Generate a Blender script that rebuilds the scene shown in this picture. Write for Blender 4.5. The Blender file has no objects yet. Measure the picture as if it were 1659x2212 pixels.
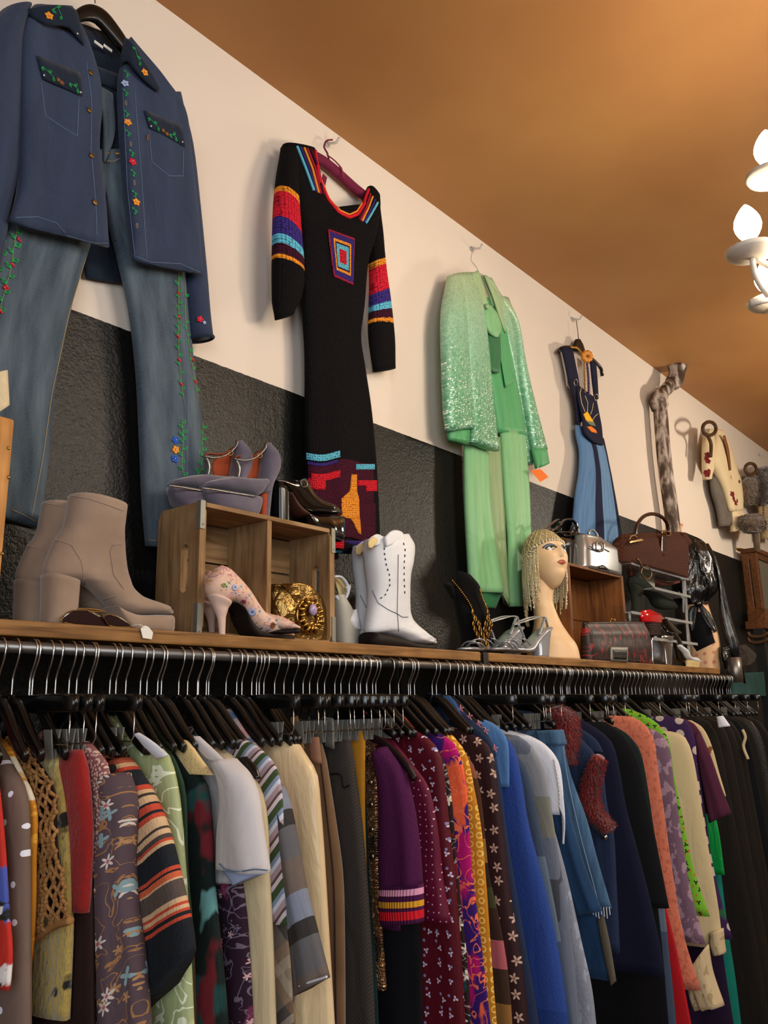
import bpy, bmesh, math, random
from mathutils import Vector, Matrix
from mathutils.bvhtree import BVHTree
random.seed(7)
PI = math.pi
C = bpy.context.scene.collection
S = bpy.context.scene
# ---------------------------------------------------------------- camera model (1659 x 2212 frame)
F, CX, CY, CZ = 1790.0, 829.5, 1106.0, 1.50
RX = Vector((0.64292418, 0.16477, 0.74802358)); RY = Vector((-0.76568268, 0.16297, 0.62223052)); RZ = Vector((-0.01945591, -0.97279575, 0.23084606))
EYE = Vector((0, 0, CZ))
def ray(px, py):
    c = Vector(((px - CX) / F, (py - CY) / F, 1.0))
    return Vector((RX.dot(c), RY.dot(c), RZ.dot(c)))
def PY(px, py, Y): d = ray(px, py); return EYE + d * (Y / d.y)
def PX(px, py, X): d = ray(px, py); return EYE + d * (X / d.x)
def PD(px, py, dep): return EYE + ray(px, py) * dep
WALL, FRONT, ROD = 1.70, 1.38, 1.38          # wall plane, shelf front edge, rail axis (y)
SHELF_Z, ROD_Z = CZ + 0.1585, CZ + 0.1130
CEIL_Z, BAND_Z = CZ + 1.9425, CZ + 0.929
# ---------------------------------------------------------------- mesh builder
class MB:
    def __init__(s): s.v = []; s.f = []; s.uv = []; s.uvn = []; s.sm = []
    def add(s, vs, fs, uvs=None, uns=None, smooth=True):
        b = len(s.v); s.v += [Vector(v) for v in vs]
        for i, f in enumerate(fs):
            s.f.append([b + k for k in f]); s.sm.append(smooth)
            s.uv.append(uvs[i] if uvs else [(0, 0)] * len(f)); s.uvn.append(uns[i] if uns else [(0, 0)] * len(f))
        return s
    def box(s, c, sz, rot=None):
        c = Vector(c); hx, hy, hz = [k / 2 for k in sz]; vs = []
        for x in (-hx, hx):
            for y in (-hy, hy):
                for z in (-hz, hz):
                    p = Vector((x, y, z)); vs.append(c + (rot @ p if rot else p))
        return s.add(vs, [(0, 1, 3, 2), (4, 6, 7, 5), (0, 4, 5, 1), (2, 3, 7, 6), (0, 2, 6, 4), (1, 5, 7, 3)], smooth=False)
    def span(s, a, b):
        a, b = Vector(a), Vector(b); return s.box((a + b) / 2, [abs(k) for k in (b - a)])
    def tube(s, pts, r, m=8, cap=True, closed=False, flat=1.0, up=None):
        pts = [Vector(p) for p in pts]; n = len(pts); rs = list(r) if isinstance(r, (list, tuple)) else [r] * n
        vs = []; fs = []; nrm = None
        for i in range(n):
            if closed: t = pts[(i + 1) % n] - pts[i - 1]
            else: t = pts[min(i + 1, n - 1)] - pts[max(i - 1, 0)]
            if t.length < 1e-9: t = Vector((0, 0, 1))
            t.normalize()
            if up is not None: nrm = Vector(up)
            elif nrm is None: nrm = Vector((0, 0, 1)) if abs(t.z) < .9 else Vector((1, 0, 0))
            nrm = (nrm - t * nrm.dot(t))
            if nrm.length < 1e-6: nrm = t.orthogonal()
            nrm.normalize(); bn = t.cross(nrm)
            for k in range(m):
                a = 2 * PI * k / m; vs.append(pts[i] + (nrm * math.cos(a) * flat + bn * math.sin(a)) * rs[i])
        for i in range(n if closed else n - 1):
            j = (i + 1) % n
            for k in range(m): fs.append((i * m + k, i * m + (k + 1) % m, j * m + (k + 1) % m, j * m + k))
        if cap and not closed: fs += [tuple(range(m))[::-1], tuple((n - 1) * m + k for k in range(m))]
        return s.add(vs, fs)
    def lathe(s, prof, c, m=20, axis=(0, 0, 1), sx=1.0):
        ax = Vector(axis).normalized(); u = ax.orthogonal().normalized() if abs(ax.z) < .99 else Vector((1, 0, 0)); w = ax.cross(u)
        c = Vector(c); vs = []; fs = []
        for r, h in prof:
            for k in range(m):
                a = 2 * PI * k / m; vs.append(c + ax * h + (u * math.cos(a) * sx + w * math.sin(a)) * r)
        for i in range(len(prof) - 1):
            for k in range(m): fs.append((i * m + k, i * m + (k + 1) % m, (i + 1) * m + (k + 1) % m, (i + 1) * m + k))
        fs += [tuple(range(m))[::-1], tuple((len(prof) - 1) * m + k for k in range(m))]
        return s.add(vs, fs)
    def ball(s, c, r, m=8, n=5, sc=(1, 1, 1)):
        c = Vector(c); vs = [c + Vector((0, 0, -r * sc[2]))]; fs = []
        for i in range(1, n):
            t = PI * i / n
            for k in range(m):
                a = 2 * PI * k / m; vs.append(c + Vector((math.sin(t) * math.cos(a) * sc[0], math.sin(t) * math.sin(a) * sc[1], -math.cos(t) * sc[2])) * r)
        vs.append(c + Vector((0, 0, r * sc[2]))); L = len(vs) - 1
        for k in range(m): fs.append((0, 1 + (k + 1) % m, 1 + k)); fs.append((L, L - m + k, L - m + (k + 1) % m))
        for i in range(n - 2):
            for k in range(m): fs.append((1 + i * m + k, 1 + i * m + (k + 1) % m, 1 + (i + 1) * m + (k + 1) % m, 1 + (i + 1) * m + k))
        return s.add(vs, fs)
    def prism(s, poly, off):
        n = len(poly); off = Vector(off); poly = [Vector(p) for p in poly]
        vs = poly + [p + off for p in poly]
        fs = [tuple(range(n)), tuple(range(2 * n - 1, n - 1, -1))] + [(i, n + i, n + (i + 1) % n, (i + 1) % n) for i in range(n)]
        return s.add(vs, fs, smooth=False)
    def loft(s, A, B, n, w, rows=24, m=20, p=1.0, fold=None, spl=True, bias=0.0):
        n = Vector(n).normalized(); A = [Vector(a) for a in A]; B = [Vector(b) for b in B]
        ws = list(w) if isinstance(w, (list, tuple)) else [w] * len(A)
        A, B, ws = resample(A, B, ws, rows, spl)
        vs = []; T = [0.0]; hw = []
        for i in range(rows):
            c = (A[i] + B[i]) / 2; h = (B[i] - A[i]) / 2; hw.append(h.length)
            if i: T.append(T[-1] + (c - (A[i - 1] + B[i - 1]) / 2).length)
            v = i / (rows - 1)
            for k in range(m):
                th = 2 * PI * k / m + PI; ca, sa = math.cos(th), math.sin(th)
                x = math.copysign(abs(ca) ** p, ca); y = -math.copysign(abs(sa) ** p, sa)
                u = (x + 1) / 2
                o = ws[i] * (y + bias)
                if fold: o += fold(u, v)
                vs.append(c + h * x + n * o)
        fs = []; uv = []; un = []
        def U(i, k):
            kk = k if k <= m // 2 else m - k
            x = math.cos(2 * PI * kk / m + PI); x = math.copysign(abs(x) ** p, x)
            return (x * hw[i], T[i]), ((x + 1) / 2, i / (rows - 1))
        for i in range(rows - 1):
            for k in range(m):
                q = [(i, k), (i + 1, k), (i + 1, k + 1), (i, k + 1)]
                fs.append([a * m + b % m for a, b in q]); uu = [U(a, b) for a, b in q]
                uv.append([z[0] for z in uu]); un.append([z[1] for z in uu])
        for i, rev in ((0, False), (rows - 1, True)):
            ks = list(range(m)); ks = ks[::-1] if rev else ks
            fs.append([i * m + k for k in ks]); uu = [U(i, k) for k in ks]; uv.append([z[0] for z in uu]); un.append([z[1] for z in uu])
        return s.add(vs, fs, uv, un)
    def build(s, name, mat, parent=None, bevel=0, label=None, fix=True):
        me = bpy.data.meshes.new(name); base = ROOT.get(parent.name) if parent is not None else None
        if base is None:
            zs = min(v.z for v in s.v); cx = sum(v.x for v in s.v) / len(s.v); cy = sum(v.y for v in s.v) / len(s.v); base = Vector((cx, cy, zs))
        me.from_pydata([v - base for v in s.v], [], s.f)
        a = me.uv_layers.new(name='UVMap'); b = me.uv_layers.new(name='UVN'); i = 0
        fa = [c for f in s.uv for q in f for c in q]; fb = [c for f in s.uvn for q in f for c in q]
        a.data.foreach_set('uv', fa); b.data.foreach_set('uv', fb)
        me.polygons.foreach_set('use_smooth', s.sm)
        if fix:
            bm = bmesh.new(); bm.from_mesh(me); bmesh.ops.recalc_face_normals(bm, faces=bm.faces); bm.to_mesh(me); bm.free()
        if isinstance(mat, str): mat = M[mat]
        me.materials.append(mat)
        o = bpy.data.objects.new(name, me); C.objects.link(o); ROOT[o.name] = base
        if parent is not None: o.parent = parent
        else: o.location = base
        if bevel:
            md = o.modifiers.new('Bevel', 'BEVEL'); md.width = bevel; md.segments = 2; md.limit_method = 'ANGLE'
        if label: o['label'] = label
        return o
ROOT = {}
def smooth3(P, rows):
    return resample(P, P, [0] * len(P), rows, True)[0]
def resample(A, B, ws, rows, spl=True):
    n = len(A); L = [0.0]
    for i in range(1, n): L.append(L[-1] + max(((A[i] - A[i - 1]).length + (B[i] - B[i - 1]).length) / 2, 1e-6))
    def cr(P, i, t):
        p1, p2 = P[i], P[i + 1]
        if not spl: return p1 + (p2 - p1) * t
        p0 = P[i - 1] if i > 0 else p1 + (p1 - p2); p3 = P[i + 2] if i + 2 < n else p2 + (p2 - p1)
        # non-uniform tangents limited for sharp corners
        h = L[i + 1] - L[i]; h0 = L[i] - L[i - 1] if i > 0 else h; h1 = L[i + 2] - L[i + 1] if i + 2 < n else h
        m1 = (p2 - p0) * (h / (h + h0)); m2 = (p3 - p1) * (h / (h + h1))
        return p1 * (2 * t ** 3 - 3 * t * t + 1) + m1 * (t ** 3 - 2 * t * t + t) + p2 * (-2 * t ** 3 + 3 * t * t) + m2 * (t ** 3 - t * t)
    oa, ob, ow = [], [], []
    for r in range(rows):
        d = L[-1] * r / (rows - 1); i = 0
        while i < n - 2 and d > L[i + 1]: i += 1
        t = min(1, max(0, (d - L[i]) / (L[i + 1] - L[i])))
        oa.append(cr(A, i, t)); ob.append(cr(B, i, t)); tt = t * t * (3 - 2 * t); ow.append(ws[i] * (1 - tt) + ws[i + 1] * tt)
    return oa, ob, ow
def tag(o, label, cat, group=None, kind=None):
    o['label'] = label; o['category'] = cat
    if group: o['group'] = group
    if kind: o['kind'] = kind
    return o
def thing(name, label, cat, loc, group=None):
    o = bpy.data.objects.new(name, None); C.objects.link(o); o.location = Vector(loc); o.empty_display_size = .05
    ROOT[o.name] = Vector(loc); return tag(o, label, cat, group)
def struct(name, mb, mat, parent=None, bevel=0):
    o = mb.build(name, mat, parent, bevel)
    if parent is None: o['kind'] = 'structure'
    return o
def copy_tree(o, parent=None):
    c = o.copy(); C.objects.link(c); c.parent = parent
    ROOT[c.name] = ROOT[o.name]
    for ch in list(o.children): copy_tree(ch, c)
    return c
# project a pixel onto objects already built (so trims sit on the real surface)
def world_bvh(objs):
    vs = []; fs = []
    for o in objs:
        if o.type != 'MESH': continue
        b = len(vs); base = ROOT[o.name]
        vs += [v.co + base for v in o.data.vertices]; fs += [[b + k for k in p.vertices] for p in o.data.polygons]
    return BVHTree.FromPolygons(vs, fs)
def hit(bvh, px, py, lift=.0015, fallback=None):
    d = ray(px, py).normalized(); h = bvh.ray_cast(EYE, d)
    if h[0] is None:
        q = fallback if fallback is not None else WALL - .04
        return PY(px, py, q), Vector((0, -1, 0))
    n = h[1] if h[1].dot(d) < 0 else -h[1]
    return h[0] + n * lift, n
def trace(bvh, pts, lift=.0015, sub=0, fallback=None):
    if sub:
        q = []
        for i in range(len(pts) - 1):
            for k in range(sub): t = k / sub; q.append((pts[i][0] * (1 - t) + pts[i + 1][0] * t, pts[i][1] * (1 - t) + pts[i + 1][1] * t))
        pts = q + [pts[-1]]
    return [hit(bvh, x, y, lift, fallback)[0] for x, y in pts]
def folds(amp, k, seed, tw=1.0, top=.15):
    r = random.Random(seed); ph = [r.uniform(0, 6.28) for _ in range(4)]; f2 = r.uniform(1.6, 2.3)
    def f(u, v):
        e = math.sin(PI * min(1, max(0, u))) ** .6
        return amp * e * (top + (1 - top) * v) * (math.sin(k * 2 * PI * u + ph[0] + tw * math.sin(2 * v + ph[1])) + .5 * math.sin(k * f2 * 2 * PI * u + ph[2] + tw * v))
    return f
def fuzzy(mb, dens, ln, sd):
    r = random.Random(sd); fs = list(mb.f); vs = list(mb.v); add_v = []; add_f = []
    for _ in range(dens):
        f = r.choice(fs)
        if len(f) != 4: continue
        a, b = r.random(), r.random(); p = vs[f[0]].lerp(vs[f[1]], a).lerp(vs[f[3]].lerp(vs[f[2]], a), b); n_ = (vs[f[1]] - vs[f[0]]).cross(vs[f[3]] - vs[f[0]])
        if n_.length < 1e-12: continue
        n_.normalize()
        if n_.dot(EYE - p) < 0: n_ = -n_
        d = (n_ + Vector((r.uniform(-.5, .5), r.uniform(-.5, .5), -.7))).normalized(); e = d.orthogonal() * ln * .07; i = len(add_v); add_v += [p - e, p + e, p + d * ln]; add_f.append((i, i + 1, i + 2))
    return mb.add(add_v, add_f, smooth=False)
# ---------------------------------------------------------------- materials
M = {}
def lin(c):
    if isinstance(c, str): c = tuple(int(c[i:i + 2], 16) for i in (0, 2, 4))
    return tuple((x / 255 / 12.92 if x / 255 <= .04045 else ((x / 255 + .055) / 1.055) ** 2.4) for x in c[:3]) + (1.0,)
class N:
    def __init__(s, name):
        s.m = bpy.data.materials.new(name); s.m.use_nodes = True; s.t = s.m.node_tree; s.b = s.t.nodes['Principled BSDF']; M[name] = s.m; s._c = {}
    def nd(s, ty, **kw):
        n = s.t.nodes.new('ShaderNode' + ty)
        for k, v in kw.items(): setattr(n, k, v)
        return n
    def put(s, sock, v):
        if v is None: return
        if hasattr(v, 'is_output') or isinstance(v, bpy.types.NodeSocket): s.t.links.new(v, sock)
        elif isinstance(v, str): sock.default_value = lin(v)
        else: sock.default_value = v
    def mt(s, op, a, b=None, c=None):
        n = s.nd('Math', operation=op); s.put(n.inputs[0], a); s.put(n.inputs[1], b); s.put(n.inputs[2], c); return n.outputs[0]
    def vm(s, op, a, b=None):
        n = s.nd('VectorMath', operation=op); s.put(n.inputs[0], a); s.put(n.inputs[1], b); return n.outputs[0]
    def mix(s, f, a, b, mode='MIX'):
        n = s.nd('Mix', data_type='RGBA', blend_type=mode); s.put(n.inputs[0], f); s.put(n.inputs[6], a); s.put(n.inputs[7], b); return n.outputs[2]
    def co(s, which='uv'):
        if which in s._c: return s._c[which]
        if which == 'uv': o = s.nd('UVMap', uv_map='UVMap').outputs[0]
        elif which == 'uvn': o = s.nd('UVMap', uv_map='UVN').outputs[0]
        else: o = s.nd('TexCoord').outputs['Object' if which == 'obj' else 'Generated']
        s._c[which] = o; return o
    def xyz(s, v):
        n = s.nd('SeparateXYZ'); s.put(n.inputs[0], v); return n.outputs
    def cmb(s, x, y, z=0.0):
        n = s.nd('CombineXYZ'); s.put(n.inputs[0], x); s.put(n.inputs[1], y); s.put(n.inputs[2], z); return n.outputs[0]
    def scl(s, v, sc, rot=0.0, loc=(0, 0, 0)):
        n = s.nd('Mapping'); s.put(n.inputs[0], v); n.inputs[1].default_value = loc; n.inputs[2].default_value = (0, 0, rot); n.inputs[3].default_value = sc if isinstance(sc, tuple) else (sc, sc, sc); return n.outputs[0]
    def noise(s, v, sc, det=2.0, dist=0.0, col=False):
        n = s.nd('TexNoise'); s.put(n.inputs['Vector'], v); n.inputs['Scale'].default_value = sc; n.inputs['Detail'].default_value = det; n.inputs['Distortion'].default_value = dist
        return n.outputs['Color' if col else 'Fac']
    def vor(s, v, sc, rnd=1.0, feat='F1', dims='2D'):
        n = s.nd('TexVoronoi', voronoi_dimensions=dims, feature=feat); s.put(n.inputs['Vector'], v); n.inputs['Scale'].default_value = sc; n.inputs['Randomness'].default_value = rnd; return n
    def ramp(s, f, stops, const=False):
        n = s.nd('ValToRGB'); r = n.color_ramp; r.interpolation = 'CONSTANT' if const else 'LINEAR'
        s.put(n.inputs[0], f); el = r.elements
        while len(el) < len(stops): el.new(.5)
        for e, (p, c) in zip(el, stops): e.position = p
        for e, (p, c) in zip(el, sorted(stops, key=lambda q: q[0])): e.position = p; e.color = lin(c) if isinstance(c, str) else (c, c, c, 1)
        return n.outputs[0]
    def bump(s, h, st=.3, d=.002):
        n = s.nd('Bump'); n.inputs['Strength'].default_value = st; n.inputs['Distance'].default_value = d; s.put(n.inputs['Height'], h); L = s.b.inputs['Normal'].links
        if L: s.t.links.new(L[0].from_socket, n.inputs['Normal'])
        s.put(s.b.inputs['Normal'], n.outputs[0]); return s
    def fin(s, col, rough=.85, metal=0.0, spec=.25, sheen=0.0, coat=0.0, alpha=None, trans=0.0, emit=None):
        b = s.b.inputs; s.put(b['Base Color'], col); s.put(b['Roughness'], rough); s.put(b['Metallic'], metal); s.put(b['Specular IOR Level'], spec)
        if sheen: b['Sheen Weight'].default_value = sheen; b['Sheen Roughness'].default_value = .5
        if coat: b['Coat Weight'].default_value = coat; b['Coat Roughness'].default_value = .08
        if trans: b['Transmission Weight'].default_value = trans
        if alpha is not None: s.put(b['Alpha'], alpha)
        if emit: b['Emission Color'].default_value = lin(emit[0]); b['Emission Strength'].default_value = emit[1]
        return s
    # ---- pattern masks
    def spots(s, sc, r, rnd=1.0, v=None):
        n = s.vor(v or s.co(), sc, rnd); return s.mt('LESS_THAN', n.outputs['Distance'], r), n
    def petals(s, sc, r, k=5, rnd=.6, v=None, depth=.35):
        v = v or s.co(); n = s.vor(v, sc, rnd); d = s.xyz(s.vm('SUBTRACT', s.vm('SCALE', v) if False else s.scl(v, sc), s.scl(n.outputs['Position'], sc)))
        a = s.mt('ARCTAN2', d[1], d[0]); c = s.xyz(n.outputs['Color'])
        lob = s.mt('COSINE', s.mt('ADD', s.mt('MULTIPLY', a, float(k)), s.mt('MULTIPLY', c[0], 6.28)))
        rr = s.mt('MULTIPLY_ADD', lob, r * depth, r * (1 - depth)); dist = n.outputs['Distance']
        return s.mt('LESS_THAN', dist, rr), s.mt('LESS_THAN', dist, r * .25), n
    def stripes(s, coord, per, stops):
        return s.ramp(s.mt('FRACT', s.mt('DIVIDE', coord, per)), stops, True)
def weave(n, sc=900, st=.15):
    n.bump(n.noise(n.co('obj'), sc, 1), st, .001); return n
def plain(name, col, rough=.85, var=.12, sheen=.0, sc=14, spec=.2, st=.25, **kw):
    n = N(name); f = n.noise(n.co('obj'), sc, 3)
    dark = tuple(x * (1 - var * 2) for x in lin(col)[:3]) + (1,); lite = tuple(min(1, x * (1 + var)) for x in lin(col)[:3]) + (1,)
    c = n.mix(f, dark, lite); n.fin(c, rough, spec=spec, sheen=sheen, **kw); n.bump(n.noise(n.co('obj'), 500, 2), st, .001); return n
def gloss(name, col, rough=.25, metal=0.0, spec=.5, **kw):
    n = N(name); n.fin(n.mix(n.noise(n.co('obj'), 40, 2), tuple(x * .85 for x in lin(col)[:3]) + (1,), lin(col)), rough, metal=metal, spec=spec, **kw); return n
def denim(name, col, fade, amt=.5, sc=(5, 1.2, 1)):
    n = N(name); v = n.co('uv'); f = n.noise(n.scl(v, sc), 3, 4); f = n.mt('SMOOTHSTEP', f, .35, .75) if False else n.ramp(f, [(.35, 0.0), (.75, 1.0)])
    c = n.mix(n.mt('MULTIPLY', f, amt), lin(col), lin(fade))
    w = n.noise(n.scl(n.co('uv'), (900, 260, 1)), 1, 2); w2 = n.noise(n.scl(n.co('uv'), (200, 700, 1)), 1, 2)
    c = n.mix(n.mt('MULTIPLY', n.ramp(n.mt('ADD', w, w2), [(.8, 0.0), (1.2, 1.0)]), .28), c, lin(fade)); n.fin(c, .9, spec=.15, sheen=.1); n.bump(w, .2, .0008); n.bump(n.noise(n.scl(v, (16, 7, 1)), 1, 3, .8), .45, .012); return n
def wood(name, a, b, c2, sc=(2, 30, 30), rough=.6):
    n = N(name); v = n.co('obj'); g = n.noise(n.scl(v, sc), 1.5, 5, .6); k = n.noise(v, 9, 2); fine = n.noise(n.scl(v, tuple(q * 6 for q in sc)), 1, 2)
    c = n.ramp(g, [(.25, c2), (.45, a), (.62, b), (.8, a)]); c = n.mix(n.ramp(k, [(.35, .45), (.6, 0.0)]), c, lin(c2), 'MIX'); c = n.mix(n.mt('MULTIPLY', fine, .3), c, lin(c2))
    n.fin(c, rough, spec=.25); n.bump(n.mt('ADD', g, fine), .25, .002); return n
# --- room
n = N('wall_paint'); z = n.xyz(n.nd('NewGeometry').outputs['Position'])[2]; o = n.co('obj'); tx = n.noise(o, 150, 3); tx2 = n.noise(o, 38, 3)
dark = n.mt('LESS_THAN', n.mt('ADD', z, n.mt('MULTIPLY_ADD', n.noise(o, 60, 2), .004, -.002)), BAND_Z)
c = n.mix(dark, n.mix(n.noise(o, 2.0, 2), 'd6c8ba', 'dfd2c5'), n.mix(tx2, '0e0e0d', '161514'))
n.fin(c, n.mt('MULTIPLY_ADD', dark, -.38, .78), spec=.36); n.bump(n.mt('MULTIPLY', n.mt('ADD', tx, n.mt('MULTIPLY', tx2, .8)), n.mt('MULTIPLY_ADD', dark, .9, .1)), .55, .004)
n = N('ceiling_paint'); o = n.co('obj'); n.fin(n.mix(n.ramp(n.noise(o, 1.3, 3), [(.3, 0.0), (.7, 1.0)]), '9a683a', 'ad7c48'), .55, spec=.4); n.bump(n.noise(o, 30, 2), .15, .003)
plain('room_paint', 'c9bba8', .9); wood('floor_wood', '6b4a2f', '7d5938', '4a3220', (2, 14, 14))
plain('black_matte', '0c0b0b', .8); plain('black_metal', '0d0d0e', .45, spec=.5)
gloss('rail_steel', '827d78', .38, .85); gloss('chrome', 'c8c6c4', .22, 1.0); gloss('black_plastic', '0a0a0a', .22, spec=.5); gloss('hanger_wood', '0b0a09', .3, spec=.5)
wood('shelf_wood', '8a6032', '9e7340', '553719', (3, 60, 60), .5); wood('crate_wood', '93724c', 'a98660', '604528', (40, 40, 3), .75); wood('crate_plank', '93724c', 'a98660', '604528', (3, 40, 40), .75)
wood('crate_brown', '7a4a24', '8f5a2e', '4b2a12', (40, 40, 3), .6); wood('pine_orange', 'c08544', 'd29a58', '8a5524', (40, 40, 3), .65); wood('case_wood', '5a3418', '6d4220', '3a2210', (5, 40, 40), .45)
gloss('zinc', '8d8a80', .55, .6)
# ---------------------------------------------------------------- camera
cd = bpy.data.cameras.new('camera'); cam = bpy.data.objects.new('camera', cd); C.objects.link(cam); S.camera = cam
cam.matrix_world = Matrix(((RX.x, -RX.y, -RX.z, 0), (RY.x, -RY.y, -RY.z, 0), (RZ.x, -RZ.y, -RZ.z, CZ), (0, 0, 0, 1)))
cd.sensor_fit = 'VERTICAL'; cd.sensor_height = 24; cd.sensor_width = 18; cd.lens = 24 * F / 2212; cd.clip_start = .02; cd.clip_end = 60
# ---------------------------------------------------------------- room shell
X0, X1, Y0 = -2.6, 9.2, -3.4
struct('floor', MB().span((X0, Y0, -.05), (X1, WALL + .1, 0)), 'floor_wood')
struct('ceiling', MB().span((X0, Y0, CEIL_Z), (X1, WALL + .1, CEIL_Z + .05)), 'ceiling_paint')
struct('wall_left', MB().span((X0, WALL, 0), (X1, WALL + .1, CEIL_Z)), 'wall_paint')
struct('wall_right', MB().span((X0, Y0 - .1, 0), (X1, Y0, CEIL_Z)), 'room_paint')
struct('wall_far', MB().span((X1, Y0, 0), (X1 + .1, WALL, CEIL_Z)), 'room_paint')
struct('wall_near', MB().span((X0 - .1, Y0, 0), (X0, WALL, CEIL_Z)), 'room_paint')
# ---------------------------------------------------------------- shelf, rail, brackets
hx = lambda px: PY(px, 1390 + px * .049, ROD).x
sx = lambda px: PY(px, 1337 + px * .07, FRONT).x
xe = sx(1555)
a = MB().span((.15, FRONT, SHELF_Z - .027), (sx(1038), WALL - .002, SHELF_Z)).build('shelf_board', 'shelf_wood', bevel=.003)
tag(a, 'long brown wooden shelf board on the left, carrying the boots and the two-bay crate', 'shelf', 'wall shelf boards')
a = MB().span((sx(1056), FRONT, SHELF_Z - .027), (xe, WALL - .002, SHELF_Z)).build('shelf_board', 'shelf_wood', bevel=.003)
tag(a, 'brown wooden shelf board on the right, carrying the mannequin head and handbags', 'shelf', 'wall shelf boards')
t = thing('clothes_rail', 'long dark steel clothes rail under the shelf, packed with hangers', 'rail', (2, ROD, ROD_Z))
MB().tube([(.15, ROD, ROD_Z), (hx(1578), ROD, ROD_Z)], .0103, 16).build('rail_pipe', 'rail_steel', t)
for px in (834, 1322):
    x = hx(px); w = .035 if px < 1000 else .06
    MB().tube([(x - w, ROD, ROD_Z), (x + w, ROD, ROD_Z)], .0135, 16).build('rail_joint', 'black_metal', t)
MB().tube([(hx(1578), ROD, ROD_Z), (hx(1578) + .012, ROD, ROD_Z)], .013, 16).build('end_cap', 'rail_steel', t)
for px, lab in ((793, 'flat black steel bracket under the shelf below the white boots'), (1047, 'black steel bracket between the two shelf boards below the gold necklace'), (1312, 'black steel bracket under the shelf below the red flowered clutch')):
    x = sx(px); t = thing('shelf_bracket', lab, 'bracket', (x, WALL, SHELF_Z - .2), 'black shelf brackets')
    wd = .02 if px != 1047 else .0125
    m = MB()
    if px == 1047: m.span((x - wd, FRONT - .003, SHELF_Z - .03), (x + wd, FRONT + .004, SHELF_Z))
    m.span((x - wd, FRONT - .002, SHELF_Z - .0335), (x + wd, WALL, SHELF_Z - .0275)); m.build('arm', 'black_metal', t)
    MB().span((x - wd, WALL - .006, SHELF_Z - .2), (x + wd, WALL, SHELF_Z - .034)).build('wall_plate', 'black_metal', t)
    MB().span((x - wd, ROD - .004, ROD_Z + .008), (x + wd, ROD + .014, SHELF_Z - .034)).build('rail_clip', 'black_metal', t)
# ---------------------------------------------------------------- outfits hung on the wall
NY = (0, -1, 0)
def pl(pts, Y): return [PY(x, y, Y) for x, y in pts]
def wl(mb, L, R, Y, w, rows=26, m=24, p=.7, fold=None, spl=True):
    YL = Y if isinstance(Y, (list, tuple)) else [Y] * len(L)
    return mb.loft([PY(x, y, q) for (x, y), q in zip(L, YL)], [PY(x, y, q) for (x, y), q in zip(R, YL)], NY, w, rows, m, p, fold, spl)
denim('denim_jacket', '262d40', '3c4a66', .5); denim('denim_jeans', '27323f', '66747f', .75, (9, 1.6, 1)); denim('denim_dark', '161e2c', '232f42', .4)
plain('stitch_tan', 'a8926a', .8); plain('stitch_blue', '6f86a3', .8); plain('thread_green', '2fae5e', .6, .2); plain('thread_olive', '8a9a4c', .6); plain('bead_red', 'c01326', .4, spec=.6); plain('thread_orange', 'f29a2a', .6); plain('thread_red', 'e01f3a', .6)
plain('thread_blue', '2f5fc0', .6); plain('pale_blue_thread', 'a9b8dd', .6); plain('label_white', 'e8e4da', .8); gloss('brass', '8a6d3e', .35, .9); gloss('pearl', 'f0ead8', .25, spec=.6); plain('thread_brown', '7a4a2a', .7); gloss('clear_plastic', 'dfdcd8', .15, spec=.5, trans=.55)
def stitch(name, bvh, pts, mat, par, r=.0006, lift=.0008, sub=4): return MB().tube(trace(bvh, pts, lift, sub), r, 5).build(name, mat, par)
def flower(bvh, px, py, r, mat, par, k=5, cen='pearl', name='flower'):
    c, n = hit(bvh, px, py, .002); u = n.orthogonal().normalized(); w = n.cross(u); m = MB()
    a0 = random.uniform(0, 1)
    for i in range(k):
        a = a0 + 2 * PI * i / k; d = u * math.cos(a) + w * math.sin(a); e = n.cross(d)
        for q in (0, 1):
            s = -1 if q else 1
            m.tube([c + d * r * .2, c + d * r * .6 + e * s * r * .26, c + d * r, ], [r * .1, r * .2, r * .1], 6)
        m.ball(c + d * r * .62, r * .22, 6, 4)
    f = m.build(name, mat, par); MB().ball(c + n * r * .2, r * .16, 6, 4).build('bead', cen, f); return f
def leafpair(m, c, d, n, r):
    e = n.cross(d); mid = c + d * r * .5
    m.tube([c, mid + e * r * .3, c + d * r, mid - e * r * .3, c], r * .07, 5, cap=False)
    m.tube([c, c + d * r], r * .05, 4, cap=False)
def vine(bvh, pts, par, r=.011, gap=9, side0=1, berries=(), fb=None):
    P = trace(bvh, pts, .0015, 6, fb); MB().tube(P, .0007, 5).build('vine_stem', 'thread_olive', par); m = MB(); s = side0; acc = 0
    n = Vector((0, -1, .1)).normalized()
    for i in range(1, len(P) - 1):
        acc += 1
        if acc % 2 == 0:
            t = (P[i + 1] - P[i - 1]).normalized(); e = n.cross(t); d = (e * s - t * .7).normalized(); leafpair(m, P[i] + n * .001, d, n, r * random.uniform(.8, 1.15)); s = -s
    m.build('embroidered_leaves', 'thread_green', par)
    for x, y in berries:
        c, nn = hit(bvh, x, y, .0015, fb); MB().ball(c, .0042, 6, 4).ball(c + Vector((.004, 0, -.003)), .003, 6, 4).build('red_beads', 'bead_red', par)
def shirt_hanger(label, pts, Y, rad, mat='hanger_wood', hook=None, hookmat='chrome', cat='hanger'):
    t = thing('clothes_hanger', label, cat, PY(*pts[len(pts) // 2], Y))
    MB().tube(smooth3(pl(pts, Y), 16), rad, 10).build('hanger_arm', mat, t)
    if hook: MB().tube(smooth3(pl(hook, Y), 14), .0018, 6).build('hook', hookmat, t)
    return t
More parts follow.
